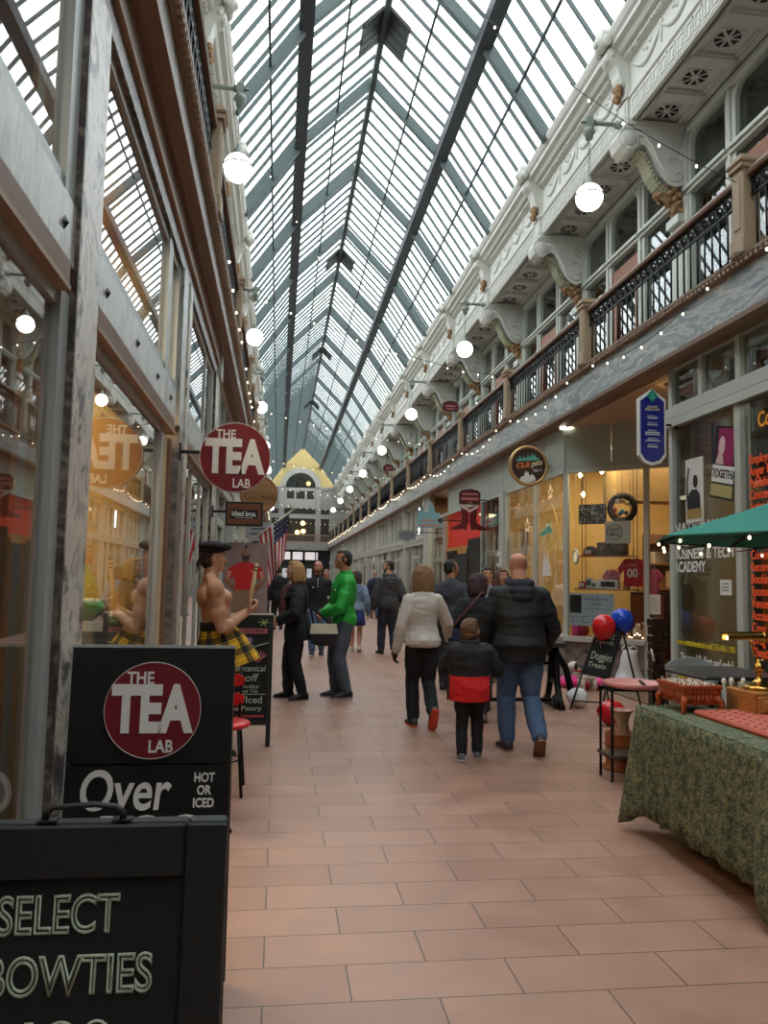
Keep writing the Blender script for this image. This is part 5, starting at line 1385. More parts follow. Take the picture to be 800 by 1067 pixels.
def _pl(t):
    b = MB(); b.ell((0,0,.08), (.12,.09,.085)); b.ell((0,-.07,.10), (.06,.04,.05))
    for s in (-1,1): b.ell((s*.09,-.01,.05), (.05,.05,.05))
    b.build('plush_body', mat('pink_plush', (222,130,150), .9, bump=.6, bscale=50), t)
    MB().ell((-.03,-.108,.11), (.01,.008,.01)).ell((.03,-.108,.11), (.01,.008,.01)).build('eyes', M['black'], t)
ditem('plush_toy', 'round pink plush toy on the lower display shelf', 'toy', .56, 1.50, _pl, .42)
def _ts(t):
    MB().cbox(-.15,.15,-.07,.07,0,.14,.005).build('box', M['white'], t); MB().box(-.11,.11,-.073,-.07,.03,.11).build('label_panel', M['black'], t)
ditem('small_box', 'white box with a black label on the lower display shelf', 'box', .56, 1.362, _ts, .32)
def _cn(t):
    MB().lathe([(0,0),(.055,0),(.06,.02),(.06,.11),(.055,.12),(.045,.12),(.045,.1),(0,.1)], n=18).build('jar', M['white'], t); MB().ell((0,-.056,.06), (.03,.008,.03)).build('jar_mark', gi, t)
ditem('jar', 'round white jar beside the white box on the lower display shelf', 'jar', .34, 1.362, _cn, .3)
def _je(t):
    b = MB(); b.prism([(-.13,-.2),(.13,-.2),(.135,.06),(.20,-.02),(.23,.06),(.13,.20),(.05,.22),(0,.19),(-.05,.22),(-.13,.20),(-.23,.06),(-.20,-.02),(-.135,.06)], -.03, .03, 1)
    b.build('fabric', mat('jersey_red', (196,30,48), .8), t)
    fit(text('00', t, (0,-.034,-.01), .15, M['letter_white'], bold=.004), .16, .13); fit(text('CLEpets', t, (0,-.033,.12), .05, M['letter_white']), .14, .03)
    MB().tube([(0,0,.2),(0,0,.34)], .004, 5).build('hanger', M['black'], t)
ditem('jersey', 'small red pet jersey numbered 00 hanging in the pet shop window', 'jersey', .92, 1.61, _je, .34)
def _bs(t):
    MB().box(-.36,.36,-.006,.006,0,.49).build('board', mat('pale_blue_poster', (196,212,220), .5), t)
    MB().box(-.33,-.15,-.009,-.006,.19,.46).build('photo_print', M['black'], t)
    bl_ = mat('blue_ink', (60,90,130), .6)
    fit(text('Book Signing!', t, (.10,-.009,.41), .06, bl_), .36, .055); fit(text('CLEpets', t, (.08,-.009,.33), .05, bl_), .17, .035); fit(text('April 28, 11am - 2pm', t, (.10,-.009,.26), .04, bl_), .36, .03)
    b = MB()
    for q in range(3): b.box(-.3+.16*q,-.29+.16*q,-.008,-.006,.05,.14); b.box(-.3+.16*q,-.18+.16*q,-.008,-.006,.05,.056); b.box(-.3+.16*q,-.18+.16*q,-.008,-.006,.134,.14)
    b.build('printed_icons', bl_, t)
ditem('event_poster', 'pale blue Book Signing poster at the foot of the pet shop window', 'poster', .355, .80, _bs, .10)
def _sh(t):
    MB().prism([(-.09,-.2),(.09,-.2),(.1,.1),(.13,.02),(.16,.08),(.08,.2),(-.08,.2),(-.16,.08),(-.13,.02),(-.1,.1)], -.03, .03, 1).build('fabric', mat('pink_shirt', (220,96,140), .8), t)
    MB().tube([(0,0,.2),(0,0,.4)], .004, 5).build('hanger', M['black'], t)
ditem('pet_shirt', 'pink pet shirt hanging beside the pet shop door', 'shirt', 1.14, 1.47, _sh, .55)
def _nt(t):
    MB().box(-.085,.085,-.003,.003,0,.28).build('sheet', M['white'], t)
    b = MB()
    for q in range(6): b.box(-.06,.06-.02*(q%3),-.005,-.003,.05+.033*q,.056+.033*q)
    b.build('text_lines', gi, t)
ditem('notice', 'white paper notice on the pet shop door glass', 'notice', 1.34, 1.02, _nt, -.01)
for i, (u, z, lab) in enumerate(((.03,3.16,'small warm spot bulb at the top corner of the pet shop window'),(.07,2.85,'small warm spot bulb hanging on the display cord'),(.38,3.2,'small warm spot bulb at the top of the pet shop display'))):
    t = dsp('spot_bulb', lab, 'lamp', u, .5, z, None); MB().ell((0,0,0), (.035,.035,.045), 10, 8).build('bulb', mat('spot_warm_%d' % i, (255,226,170), .4, emit=14), t); MB().tube([(0,0,.04),(0,0,3.84-z)], .006, 5).build('cable', M['black'], t)
def _cab(t):
    MB().cbox(-.27,.27,-.14,.14,0,.70,.01).build('carcass', M['dark_int'], t); MB().cbox(-.25,-.01,-.15,-.14,.03,.66,.005).build('door', M['brown_door'], t); MB().cbox(.01,.25,-.15,-.14,.03,.66,.005).build('door', M['brown_door'], t)
ditem('dark_backing_box', 'added dark box with cabinet doors, darkening the lower right of the pet shop display', 'cabinet', .98, .62, _cab, .95)  # dark box added to deepen the tone behind the lower display
for i_, (u_, z_, h_, c_) in enumerate(((.10,1.362,.11,0),(.22,1.362,.17,4),(.80,1.362,.12,6),(.16,1.872,.0,1))):
    if not h_: continue
    def _gb(t, h_=h_, c_=c_):
        MB().cbox(-.05,.05,-.04,.04,0,h_,.006).build('box', gm[c_], t); MB().box(-.035,.035,-.043,-.04,h_*.3,h_*.75).build('label_panel', M['white'] if c_ != 4 else gm[2], t)
    ditem('treat_box', ['small reddish treat box at the left end of the lower display shelf','tall pale treat box on the lower display shelf beside the jar','orange treat box under the red jersey on the lower display shelf'][i_], 'box', u_, z_, _gb, .40)
# goods behind the lower window
random.seed(21)
for i in range(9):
    u = .75+.05*i if i > 4 else .1+.2*i; 
    t = dsp('pet_toy', '%s of the small pet toys heaped behind the lower pet shop glass' % ordw[i+1].capitalize(), 'toy', u, .5+.07*(i%3), .62, 'pet toys behind the lower glass')
    MB().ell((0,0,.09), (.07,.06,.09)).ell((.02,-.03,.19), (.045,.04,.045)).build('body', gm[i%8], t); MB().ell((-.03,-.02,.235), (.018,.012,.025)).ell((.06,-.02,.235), (.018,.012,.025)).build('ears', gm[(i+3)%8], t)
MB().box(-.05,1.15,.16,.75,.56,.62).build('display_ledge', wd, sh, SPL, (0,0,SA))
fy = thing('fairy_lights', 'string of warm fairy lights along the foot of the pet shop display', 'string lights', sp(0,.3,.63), SA)
MB().tube([(.75+.04*i,.02*math.sin(i*2),.04+.03*math.sin(i*1.3)) for i in range(13)], .004, 5).build('wire', M['black'], fy)
for i in range(13): MB().ell((.75+.04*i,-.01,.05+.03*math.sin(i*1.3)), (.011,.011,.011), 6, 5).build('bulb', wb, fy)
# front window decorations
def star(y, z, r, nm='star'):
    t = thing('star_light', None, 'star ornament', (4.62,y,z), group='wire stars in the pet shop front window')
    pts = [(0, r*(1 if i%2==0 else .42)*math.sin(i*PI/5), r*(1 if i%2==0 else .42)*math.cos(i*PI/5)) for i in range(11)]
    MB().tube(pts, .008, 5).build('wire_outline', mat('star_glow', (255,220,180), .4, emit=1.2) if 'star_glow' not in bpy.data.materials else bpy.data.materials['star_glow'], t)
    MB().tube([(0,0,r),(0,0,3.8-z)], .002, 4).build('thread', M['white'], t); return t
for lab, y, z, r in (('wire star highest in the pet shop front window',13.3,2.99,.13),('wire star farthest left in the pet shop front window',15.2,2.93,.12),('large wire star at the middle of the pet shop front window',14.1,2.75,.16),('lowest wire star in the pet shop front window',14.6,2.5,.15)):
    star(y, z, r)['label'] = lab
dc = thing('window_decal', 'teal and cream pet shop decal on the front window glass', 'decal', (4.348,12.6,2.1))
ring = MB(); ring.tube([(0,.44*math.cos(2*PI*i/40),.62*math.sin(2*PI*i/40)) for i in range(33)], .007, 5); ring.build('cream_ring', mat('gold_decal', (220,180,90), .5), dc)
MB().prism([(-y_*1.6+.1,z_*1.6) for y_, z_ in sky], -.003, .0, 0).build('skyline', tl, dc)
fit(text('pets', dc, (-.004,-.1,-.05), .2, mat('yellow_decal', (226,186,80), .5), GR, shear=.3), .42, .24)
MB().prism([(.30,-.55),(.26,-.3),(.22,-.1),(.18,-.28),(.12,-.3),(.06,-.05),(.02,-.3),(-.06,-.4),(-.12,-.55)], -.003, 0, 0).build('white_pets', M['white'], dc)
fit(text('LONGHORN\nPETS', dc, (-.004,.0,-1.15), .1, M['letter_white'], GR), .5, .2)
fc = thing('striped_pennant', 'cream and brown striped pennant in the pet shop front window', 'pennant', (4.6,14.7,2.14))
b = MB()
for i in range(5): b.prism([(.32-.11*i,-.3+.03*i),(.24-.11*i,-.3+.03*i),(.12-.11*i,.32-.03*i),(.2-.11*i,.32-.03*i)], -.004, .004, 0, mi=i%2)
b.build('cloth', [mat('pennant_cream', (236,214,176), .8), mat('pennant_brown', (150,84,60), .8)], fc)
MB().tube([(0,.28,.3),(0,-.45,.35)], .008, 5).tube([(0,-.1,.3),(0,-.1,1.6)], .003, 4).build('rod', M['black'], fc)
t = thing('round_plaque', 'round glowing white plaque in the pet shop front window', 'plaque', (4.6,12.05,1.85))
MB().torus((0,0,0), .1, .02, 24, 6, Matrix.Rotation(R(90),3,'Y')).build('rim', M['white'], t); MB().ell((0,0,0), (.012,.09,.09)).build('face', mat('warm_face', (250,226,180), .5, emit=.6), t); MB().tube([(0,0,.1),(0,0,1.9)], .003, 4).build('thread', M['white'], t)
t = thing('pink_bag', 'hot pink gift bag behind the pet shop front window', 'bag', (4.75,12.3,.6))
MB().cbox(-.08,.08,-.12,.12,0,.32,.01).build('body', mat('hot_pink_paper', (236,60,150), .5), t); MB().torus((0,0,.33), .05, .006, 16, 5, Matrix.Rotation(R(90),3,'Y')).build('handle', M['white'], t)
MB().box(4.45,5.0,11.9,15.1,.52,.6).build('front_display_ledge', wd, sh)

# ---------------------------------------------------------------- string lights
lb = mat('fairy_bulb', (255,236,206), .4, emit=6)
_bulb = MB().ell((0,0,0), (.012,.012,.016), 7, 6).mesh('bulb'); _bulb.materials.append(lb)
def strand(a, b_, sag, n, lab, group, nb=0, bs=1.0):
    a = V(a); b_ = V(b_); t = thing('string_lights', lab, 'string lights', a, group=group)
    pts = [(b_-a)*(i/n) + V((0,0,-sag*4*(i/n)*(1-i/n))) for i in range(n+1)]
    MB().tube(pts, .0045, 5).build('wire', M['black'], t)
    for i in range(1, nb):
        q = i/nb; o = link('bulb', _bulb, None, t, (b_-a)*q + V((0,0,-sag*4*q*(1-q)-.035))); o.scale = (bs,)*3
    return t
for i, k in enumerate(range(-2, 15)):
    strand((4.10,bay(k),4.52), (4.10,bay(k)+BAY,4.52), .30 if k < 3 else .18, 12, '%s swag of fairy lights on the right-hand balcony front' % (ordw[i].replace('nearest','closest')), 'fairy light swags along the balcony', 8 if k < 6 else 6, 1.0 if k < 3 else 1.3)
for i, k in enumerate(range(-1, 8)):
    strand((-.54,bay(k),4.46), (-.54,bay(k)+BAY,4.46), .12, 10, '%s swag of fairy lights on the left-hand balcony front' % (ordw[i].replace('nearest','closest')), 'fairy light swags along the balcony', 6)
strand((.2,9.4,10.8), (4.12,6.72,5.2), .5, 24, 'long fairy light wire slanting from roof beam to the closest right-hand railing post', 'fairy light wires across the hall', 14)
for i, k in enumerate((0, 2, 4, 6, 8, 11)):
    strand((-.62,bay(k),5.3), (4.16,bay(k)+BAY,5.3), .12 if k else .2, 20, '%s fairy light wire crossing the hall between the balconies' % ['closest','second','third','fourth','fifth','farthest'][i], 'fairy light wires across the hall', 14)
strand((-.9,13.2,9.2), (4.4,28.7,9.2), .5, 20, 'high fairy light wire crossing under the glass roof', 'fairy light wires across the hall', 10)
# ================================================================ people
def remesh(b, voxel, smooth=2):
    me = b.mesh('tmp'); o = bpy.data.objects.new('tmp', me); COL.objects.link(o)
    r = o.modifiers.new('r', 'REMESH'); r.mode = 'VOXEL'; r.voxel_size = voxel; r.use_smooth_shade = True
    if smooth: s = o.modifiers.new('s', 'SMOOTH'); s.iterations = smooth; s.factor = .5
    dg = bpy.context.evaluated_depsgraph_get(); dg.update()
    ev = bpy.data.meshes.new_from_object(o.evaluated_get(dg))
    bpy.data.objects.remove(o); bpy.data.meshes.remove(me)
    return ev
def folds(me, amp, fr, seed=0, zs=1.0):
    if not amp: return
    co = [v.co.copy() for v in me.vertices]; nr = [v.normal.copy() for v in me.vertices]
    for v, c, n in zip(me.vertices, co, nr):
        q = V((c.x*fr+seed, c.y*fr, c.z*fr*zs))
        d = noise.noise(q) + .5*noise.noise(q*2.3) - .9*max(0, .28-abs(noise.noise(V((c.x*fr*.7+seed+9, c.y*fr*.7, c.z*fr*2.0)))))*1.6
        v.co = c + n*(d*amp)
def ik(a, t, l1, l2, pole):
    d = t-a; L = min(d.length, (l1+l2)*.999); d.normalize(); t = a+d*L
    x = (l1*l1-l2*l2+L*L)/(2*L); y = math.sqrt(max(l1*l1-x*x, 0))
    p = V(pole); p = p-d*p.dot(d); p.normalize()
    return a+d*x+p*y, t
def limb(b, pts, rad, n=12):
    # resampled smooth tapered limb
    P = []; Rr = []
    for i in range(len(pts)-1):
        for s in range(4):
            q = s/4; P.append(V(pts[i])*(1-q)+V(pts[i+1])*q); Rr.append(rad[i]*(1-q)+rad[i+1]*q)
    P.append(V(pts[-1])); Rr.append(rad[-1]); b.tube(P, Rr, n)
    b.ell(P[0], (Rr[0],)*3, 10, 8); b.ell(P[-1], (Rr[-1],)*3, 10, 8)
MALE = [(.465,.055,.045,0),(.50,.092,.068,-.004),(.53,.097,.071,-.006),(.58,.090,.062,-.002),(.62,.086,.058,0),(.68,.094,.064,.002),(.74,.104,.070,.004),(.775,.110,.064,0),(.797,.098,.054,-.004),(.815,.074,.046,-.007),(.832,.050,.040,-.008),(.850,.036,.035,-.008)]
FEM = [(.465,.058,.048,0),(.50,.096,.072,-.004),(.53,.099,.074,-.008),(.58,.084,.060,-.002),(.62,.074,.052,0),(.68,.082,.060,.004),(.735,.092,.072,.010),(.775,.096,.060,0),(.797,.086,.050,-.004),(.815,.064,.043,-.007),(.832,.044,.038,-.008),(.850,.034,.033,-.008)]
HEAD = [(-.064,.012,.014,.032),(-.058,.024,.027,.022),(-.044,.032,.038,.012),(-.024,.038,.046,.005),(.0,.0415,.051,.002),(.02,.043,.054,-.001),(.038,.040,.051,-.004),(.051,.031,.040,-.006),(.059,.018,.024,-.007),(.0625,.004,.006,-.007)]
def hand_mb(W, d, pn, side, s, curl):
    # W wrist, d direction of the palm, pn palm normal (towards which fingers curl), s hand length
    d = d.normalized(); pn = (pn-d*pn.dot(d)).normalized(); x = d.cross(pn).normalized()*side
    b = MB(); f = lambda u, v, w: W + x*u*s + d*v*s + pn*w*s
    rs = []
    for v, hw, th, u0 in ((-.06,.16,.13,0),(.05,.17,.13,0),(.2,.21,.12,.0),(.38,.225,.11,0),(.5,.21,.09,0)):
        rs.append([f(u0+hw*math.cos(q), v, th*math.sin(q)) for q in [2*PI*i/12 for i in range(12)]])
    b.rings(rs)
    for u, L, rr in ((.165,.40,.055),(.055,.46,.058),(-.055,.43,.055),(-.16,.34,.048)):
        p = [f(u*.9, .42, 0)]; a = 0; pos = (.5, 0)
        cv, cw = .5, 0
        p.append(f(u, .5, 0))
        for k, sg in enumerate((.45,.32,.23)):
            a += curl*(.7 if k == 0 else .9); cv += L*sg*math.cos(a); cw += L*sg*math.sin(a)
            p.append(f(u*(1.04-.05*k), cv, cw))
        b.tube(p, [rr*s*q for q in (1,1.05,1.0,.92,.7)], 8); b.ell(p[-1], (rr*s*.72,)*3, 8, 6)
    t = [f(.12,.06,.03), f(.25,.18,.08), f(.33,.34,.14+.1*curl), f(.33,.47,.2+.16*curl)]
    b.tube(t, [.09*s,.075*s,.062*s,.05*s], 8); b.ell(t[-1], (.05*s,)*3, 8, 6)
    return b
def skinmat(nm, c): return mat(nm, c, .55, var=.05, vscale=20, spec=.35)
SK = {'fair': skinmat('skin_fair', (206,156,132)), 'tan': skinmat('skin_tan', (202,152,122)), 'pink': skinmat('skin_pink', (198,140,118)), 'olive': skinmat('skin_olive', (176,122,92))}
EYE = [mat('eye_white', (226,220,214), .3), mat('eye_iris', (46,32,26), .3)]
LIP = mat('lips', (158,84,76), .5)
MATC = {}
def cloth_mat(c, rough=.85):
    k = (c, rough)
    if k not in MATC: MATC[k] = mat('cloth_%d_%d_%d' % c, c, rough, var=.10, vscale=14, bump=.12, bscale=140)
    return MATC[k]
HAIRM = {}
def hair_mat(c):
    if c not in HAIRM: HAIRM[c] = mat('hair_%d_%d_%d' % c, c, .5, var=.25, vscale=40, bump=.8, bscale=120)
    return HAIRM[c]

def person(lab, pos, rz, h, female=False, skin='fair', g=1.0, lean=0, head=(0,0), feet=None, hands=None, poles=None, curl=.5, palms=None,
           hair=None, hairc=(60,42,32), jacket=None, pants=None, skirt=None, shoes=(30,28,28), sole=None, voxel=.010, beard=None, hood=None, collar=None,
           face=True, extra=None, showhands=True, hs=1.0, glove=None, headscale=1.0, bare=False, feet_bare=False):
    t = thing('person', lab, 'person', pos, rz)
    T = Matrix.Translation((0,0,.5*h)) @ Matrix.Rotation(R(-lean), 4, 'X') @ Matrix.Translation((0,0,-.5*h))
    TS = FEM if female else MALE
    sx = (.088 if female else .100)
    feet = feet or [(.055,0,.045,0,0), (-.055,0,.045,0,0)]       # right (+x), left
    hands = hands or [(.15,.02,.47), (-.15,.02,.47)]
    poles = poles or [(.5,-1,-.1), (-.5,-1,-.1)]
    palms = palms or [(-1,.2,0), (1,.2,0)]
    def tor(b, off, z0, z1, gg=1.0, offz=0):
        rs = []
        zs = [s for s in TS if z0-1e-6 <= s[0] <= z1+1e-6]
        if z0 < TS[0][0]: zs = [(z0, TS[2][1]*.97, TS[2][2]*.97, -.004)] + [(.5, TS[2][1], TS[2][2], -.006)] + [s for s in zs if s[0] > .5]
        elif zs[0][0] > z0+.004:
            for i in range(len(TS)-1):
                if TS[i][0] <= z0 < TS[i+1][0]:
                    q = (z0-TS[i][0])/(TS[i+1][0]-TS[i][0]); zs = [tuple(TS[i][j]*(1-q)+TS[i+1][j]*q for j in range(4))] + zs; zs[0] = (z0,)+zs[0][1:]
                    break
        for z, rx, ry, yc in zs:
            ga = 1+(g-1)*(1.0 if z < .74 else .6)
            rs.append([T @ V(((rx*ga*gg+off)*h*math.cos(2*PI*i/24), (yc+ (ry*ga*(1.25 if g > 1.1 and .5 < z < .72 else 1)*gg+off)*math.sin(2*PI*i/24))*h, z*h)) for i in range(24)])
        b.rings(rs)
    # joints
    S = [T @ V((s*sx*h*(1+(g-1)*.6), -.004*h, .778*h)) for s in (1,-1)]
    EL = []; WR_ = []
    for i, s in enumerate((1,-1)):
        e, w = ik(S[i], T @ (V(hands[i])*h), .178*h, .152*h, V(poles[i])); EL.append(e); WR_.append(w)
    HP = [V((s*.05*h*(1+(g-1)*.4), 0, .50*h)) for s in (1,-1)]
    KN = []; AK = []
    for i in range(2):
        k, a = ik(HP[i], V(feet[i][:3])*h, .232*h, .232*h, V((0,1,0))); KN.append(k); AK.append(a)
    # ---- body
    cov = -.008 if jacket else 0; lk = .82 if pants else 1.0
    b = MB(); tor(b, cov, .50, .85)
    nk0 = T @ V((0,-.008*h,.835*h)); hc0 = T @ V((0,.012*h,(.9365-.035*(headscale-1)*1.5)*h))
    HM = T.to_3x3() @ Matrix.Rotation(R(head[0]), 3, 'Z') @ Matrix.Rotation(R(head[1]), 3, 'X')
    hh = h*headscale
    hc = hc0
    limb(b, [nk0, nk0.lerp(hc0, .55)], [.036*h*(1+(g-1)*.7), .033*h*(1+(g-1)*.7)])
    hp = lambda x, y, z: hc + HM @ V((x*hh, y*hh, z*hh))
    b.rings([[hp(rx*math.cos(2*PI*i/20), yc+ry*math.sin(2*PI*i/20), z) for i in range(20)] for z, rx, ry, yc in HEAD])
    b.tube([hp(0,.048,.012), hp(0,.056,-.004), hp(0,.062,-.017), hp(0,.05,-.022)], [.006*hh,.008*hh,.0105*hh,.008*hh], 8)
    b.ell(hp(0,.047,-.036), (.014*hh,.009*hh,.007*hh), 10, 6); b.ell(hp(0,.043,-.054), (.014*hh,.011*hh,.009*hh), 10, 6)
    for s in (-1,1):
        b.ell(hp(s*.018,.046,.016), (.014*hh,.007*hh,.004*hh), 8, 6)
        b.ell(hp(s*.026,.034,-.014), (.014*hh,.014*hh,.014*hh), 8, 6)
        b.ell(hp(s*.0445,-.002,-.004), (.006*hh,.011*hh,.017*hh), 10, 8, M=HM)
    for i in range(2):
        limb(b, [S[i], S[i].lerp(EL[i],.5), EL[i], EL[i].lerp(WR_[i],.35), WR_[i]], [.034*h,.031*h,.025*h,.026*h,.0165*h])
        limb(b, [HP[i], HP[i].lerp(KN[i],.5), KN[i], KN[i].lerp(AK[i],.35), AK[i]], [.056*h*lk,.05*h*lk,.034*h*lk,.035*h*lk,.020*h])
    if extra and 'body' in extra: extra['body'](b, T, h, S, EL, WR_)
    vx = voxel*.75
    me = remesh(b, vx, 2)
    base = MB(); base.v = [v.co.to_tuple() for v in me.vertices]; base.f = [list(p.vertices) for p in me.polygons]; base.m = [0]*len(base.f); base.s = [True]*len(base.f)
    bpy.data.meshes.remove(me)
    gl = None
    for i, s in enumerate((1,-1)):
        if not showhands: break
        hb = hand_mb(WR_[i], (WR_[i]-EL[i]).normalized() if not (extra and 'handdir' in extra) else V(extra['handdir'][i]), V(palms[i]), s, .108*h*hs, curl)
        hm = remesh(hb, max(.0034, voxel*.42), 1)
        if glove:
            hm.materials.append(cloth_mat(glove)); link('glove', hm, None, t)
        else:
            base.add([v.co.to_tuple() for v in hm.vertices], [list(p.vertices) for p in hm.polygons], 0, True); bpy.data.meshes.remove(hm)
    base.build('body', SK[skin], t)
    # ---- face
    if face:
        e = MB(); l = MB(); br = MB()
        for s in (-1,1):
            e.ell(hp(s*.0175,.0455,.006), (.0085*hh,.006*hh,.0048*hh), 10, 8, 0, HM); e.ell(hp(s*.0175,.0505,.006), (.0038*hh,.0025*hh,.0038*hh), 8, 6, 1, HM)
            br.tube([hp(s*.009,.052,.017), hp(s*.018,.052,.020), hp(s*.028,.045,.017)], [.002*hh,.0028*hh,.0015*hh], 6)
        l.ell(hp(0,.0535,-.034), (.0145*hh,.004*hh,.0028*hh), 10, 6, 0, HM); l.ell(hp(0,.053,-.0395), (.012*hh,.0042*hh,.003*hh), 10, 6, 0, HM)
        e.build('eyes', EYE, t); l.build('lips', LIP, t); br.build('eyebrows', hair_mat(hairc), t)
    # ---- hair
    if hair:
        b = MB()
        if hair in ('short', 'long', 'bob', 'buzz'):
            k = 1.0 if hair != 'buzz' else .955
            b.ell(hp(0,-.012,.016), (.0475*hh*k,.053*hh*k,.053*hh*k), 18, 12, M=HM)
            b.ell(hp(0,-.022,-.010), (.0445*hh*k,.040*hh*k,.046*hh*k), 16, 10, M=HM)
            if hair == 'short':
                b.ell(hp(0,.012,.050), (.034*hh,.036*hh,.016*hh), 14, 8, M=HM)
                for s in (-1,1): b.ell(hp(s*.040,.014,.004), (.0055*hh,.010*hh,.020*hh), 8, 6, M=HM)
        if hair in ('long', 'bob'):
            D = .10 if hair == 'bob' else .15
            b.ell(hp(0,.010,.047), (.040*hh,.042*hh,.020*hh), 14, 8, M=HM)
            for q in range(15):
                a = R(-205+230*q/14) if True else 0
                cx, cy = .050*math.cos(a), -.006+.050*math.sin(a)
                if cy > .030: continue
                w = .9+.2*math.sin(q*2.7)
                b.tube([hp(cx*.55, cy*.6, .055), hp(cx*.98, cy*.98, .02), hp(cx*1.12, cy*1.12-.003, -.03), hp(cx*1.12, cy*1.1-.008, -.03-D*.45), hp(cx*.92, cy*.95-.008, -.03-D*.8*w)], [.012*hh,.017*hh,.018*hh,.016*hh,.006*hh], 8)
        if hair == 'bun':
            b.ell(hp(0,-.010,.020), (.049*hh,.054*hh,.054*hh), 18, 12, M=HM); b.ell(hp(0,.012,.050), (.036*hh,.037*hh,.018*hh), 14, 8, M=HM); b.ell(hp(0,-.05,.03), (.03*hh,.028*hh,.03*hh), 12, 8)
        if hair == 'fringe_bald':
            b.ell(hp(0,-.018,-.012), (.0455*hh,.043*hh,.030*hh), 16, 10, M=HM)
        me = remesh(b, max(voxel*.55,.004), 1); folds(me, .003*h, 60, 3, .3)
        me.materials.append(hair_mat(hairc)); link('hair', me, None, t)
    if beard:
        b = MB(); b.ell(hp(0,.030,-.050), (.030*hh,.026*hh,.020*hh), 12, 8, M=HM)
        for s in (-1,1): b.tube([hp(s*.040,.008,-.002), hp(s*.036,.020,-.030), hp(s*.022,.040,-.046)], [.006*hh,.010*hh,.012*hh], 8)
        b.tube([hp(-.018,.050,-.027), hp(0,.055,-.0265), hp(.018,.050,-.027)], .0042*hh, 6)
        me = remesh(b, max(voxel*.5,.004), 1); me.materials.append(hair_mat(beard)); link('beard', me, None, t)
    # ---- clothes
    if jacket:
        jc = jacket; b = MB(); off = jc.get('off', .012)
        tor(b, off, jc.get('hem', .48), .834, jc.get('gg', 1.0))
        for i in range(2):
            cuff = EL[i].lerp(WR_[i], jc.get('sleeve', .96))
            limb(b, [S[i], S[i].lerp(EL[i],.5), EL[i], cuff], [.033*h+off*.8*h, .034*h+off*.9*h, .030*h+off*.8*h, .022*h+off*.8*h])
        if jc.get('collar', True):
            b.tube([T @ V((0,-.008*h,.825*h)), T @ V((0,-.006*h,.862*h))], [.052*h,.041*h], 16)
        me = remesh(b, voxel*.85, 2); folds(me, jc.get('fold', .0075)*h, 9/h, len(lab), 1.4)
        mats = [cloth_mat(jc['c'], jc.get('rough', .85))]
        if jc.get('c2'):
            mats.append(cloth_mat(jc['c2'])); zc = jc['split']*h
            for p in me.polygons:
                if (T.inverted() @ p.center).z < zc and abs(p.center.x) < .125*h*g+.01: p.material_index = 1
        for m_ in mats: me.materials.append(m_)
        jk = link(jc.get('name', 'jacket'), me, None, t)
    if hood:
        b = MB(); b.torus(T @ V((0,-.014*h,.846*h)), .054*h, .024*h, 22, 8, T.to_3x3() @ Matrix.Rotation(R(14), 3, 'X'))
        rs = [(-.055,.825,.062,.026),(-.078,.80,.068,.032),(-.088,.77,.058,.026),(-.086,.74,.034,.016)]
        for yy, zz, rx, ry in rs: b.ell(T @ V((0,yy*h,zz*h)), (rx*h,ry*h,.026*h), 14, 8)
        me = remesh(b, voxel*.8, 1); folds(me, .004*h, 18/h, 2); me.materials.append(cloth_mat(hood)); link('hood', me, None, t)
    if pants:
        pc = pants; b = MB(); tor(b, .003, .47, .545)
        w = pc.get('w', 1.0)
        for i in range(2):
            end = KN[i].lerp(AK[i], pc.get('len', .93))
            limb(b, [HP[i], HP[i].lerp(KN[i],.5), KN[i], KN[i].lerp(AK[i],.45), end], [.060*h*(1+(g-1)*.6), .055*h*w, .042*h*w, .041*h*w, .036*h*w*pc.get('flare',1)])
        me = remesh(b, voxel*.85, 2); folds(me, .0065*h, 10/h, 5, .8); me.materials.append(cloth_mat(pc['c'])); link('trousers', me, None, t)
    if skirt:
        b = MB(); rs = []
        for z, k in ((.58,.092),(.52,.105),(.42,.115),(skirt['hem'],.125)):
            rs.append([V((k*h*math.cos(2*PI*i/28)*(1+.04*math.sin(i*3)), k*.8*h*math.sin(2*PI*i/28)*(1+.04*math.sin(i*3)), z*h)) for i in range(28)])
        b.rings(rs, sm=True); b.build('skirt', cloth_mat(skirt['c']), t)
    # ---- shoes
    if shoes:
        for i in range(2):
            x, y, z, yaw, pitch = feet[i]
            Fm = Matrix.Translation(AK[i]) @ Matrix.Rotation(R(yaw), 4, 'Z') @ Matrix.Rotation(R(-pitch), 4, 'X') @ Matrix.Translation((0,0,-.045*h))
            def ring(yy, hw, z0, z1): return [Fm @ V((hw*h*math.copysign(abs(math.cos(q))**.7, math.cos(q)), yy*h, (z0+(z1-z0)*(.5+.5*math.copysign(abs(math.sin(q))**.8, math.sin(q))))*h)) for q in [2*PI*k/14 for k in range(14)]]
            b = MB(); b.rings([ring(*a) for a in ((-.046,.010,.006,.03),(-.042,.019,.004,.046),(-.02,.024,.004,.060),(.015,.025,.004,.058),(.045,.026,.004,.042),(.07,.028,.004,.033),(.092,.026,.004,.026),(.106,.016,.006,.019),(.110,.006,.008,.014))], sm=True)
            so = b.build('shoe', cloth_mat(shoes, .5), t)
            b = MB(); b.rings([ring(*a) for a in ((-.047,.012,0,.010),(-.042,.021,0,.010),(-.02,.0255,0,.010),(.02,.026,0,.009),(.07,.030,0,.009),(.094,.027,0,.009),(.108,.016,.001,.010))], sm=False)
            b.build('sole', cloth_mat(sole or (40,38,36), .6), so)
    if extra and 'post' in extra: extra['post'](t, T, h, S, EL, WR_, hp, HM)
    return t

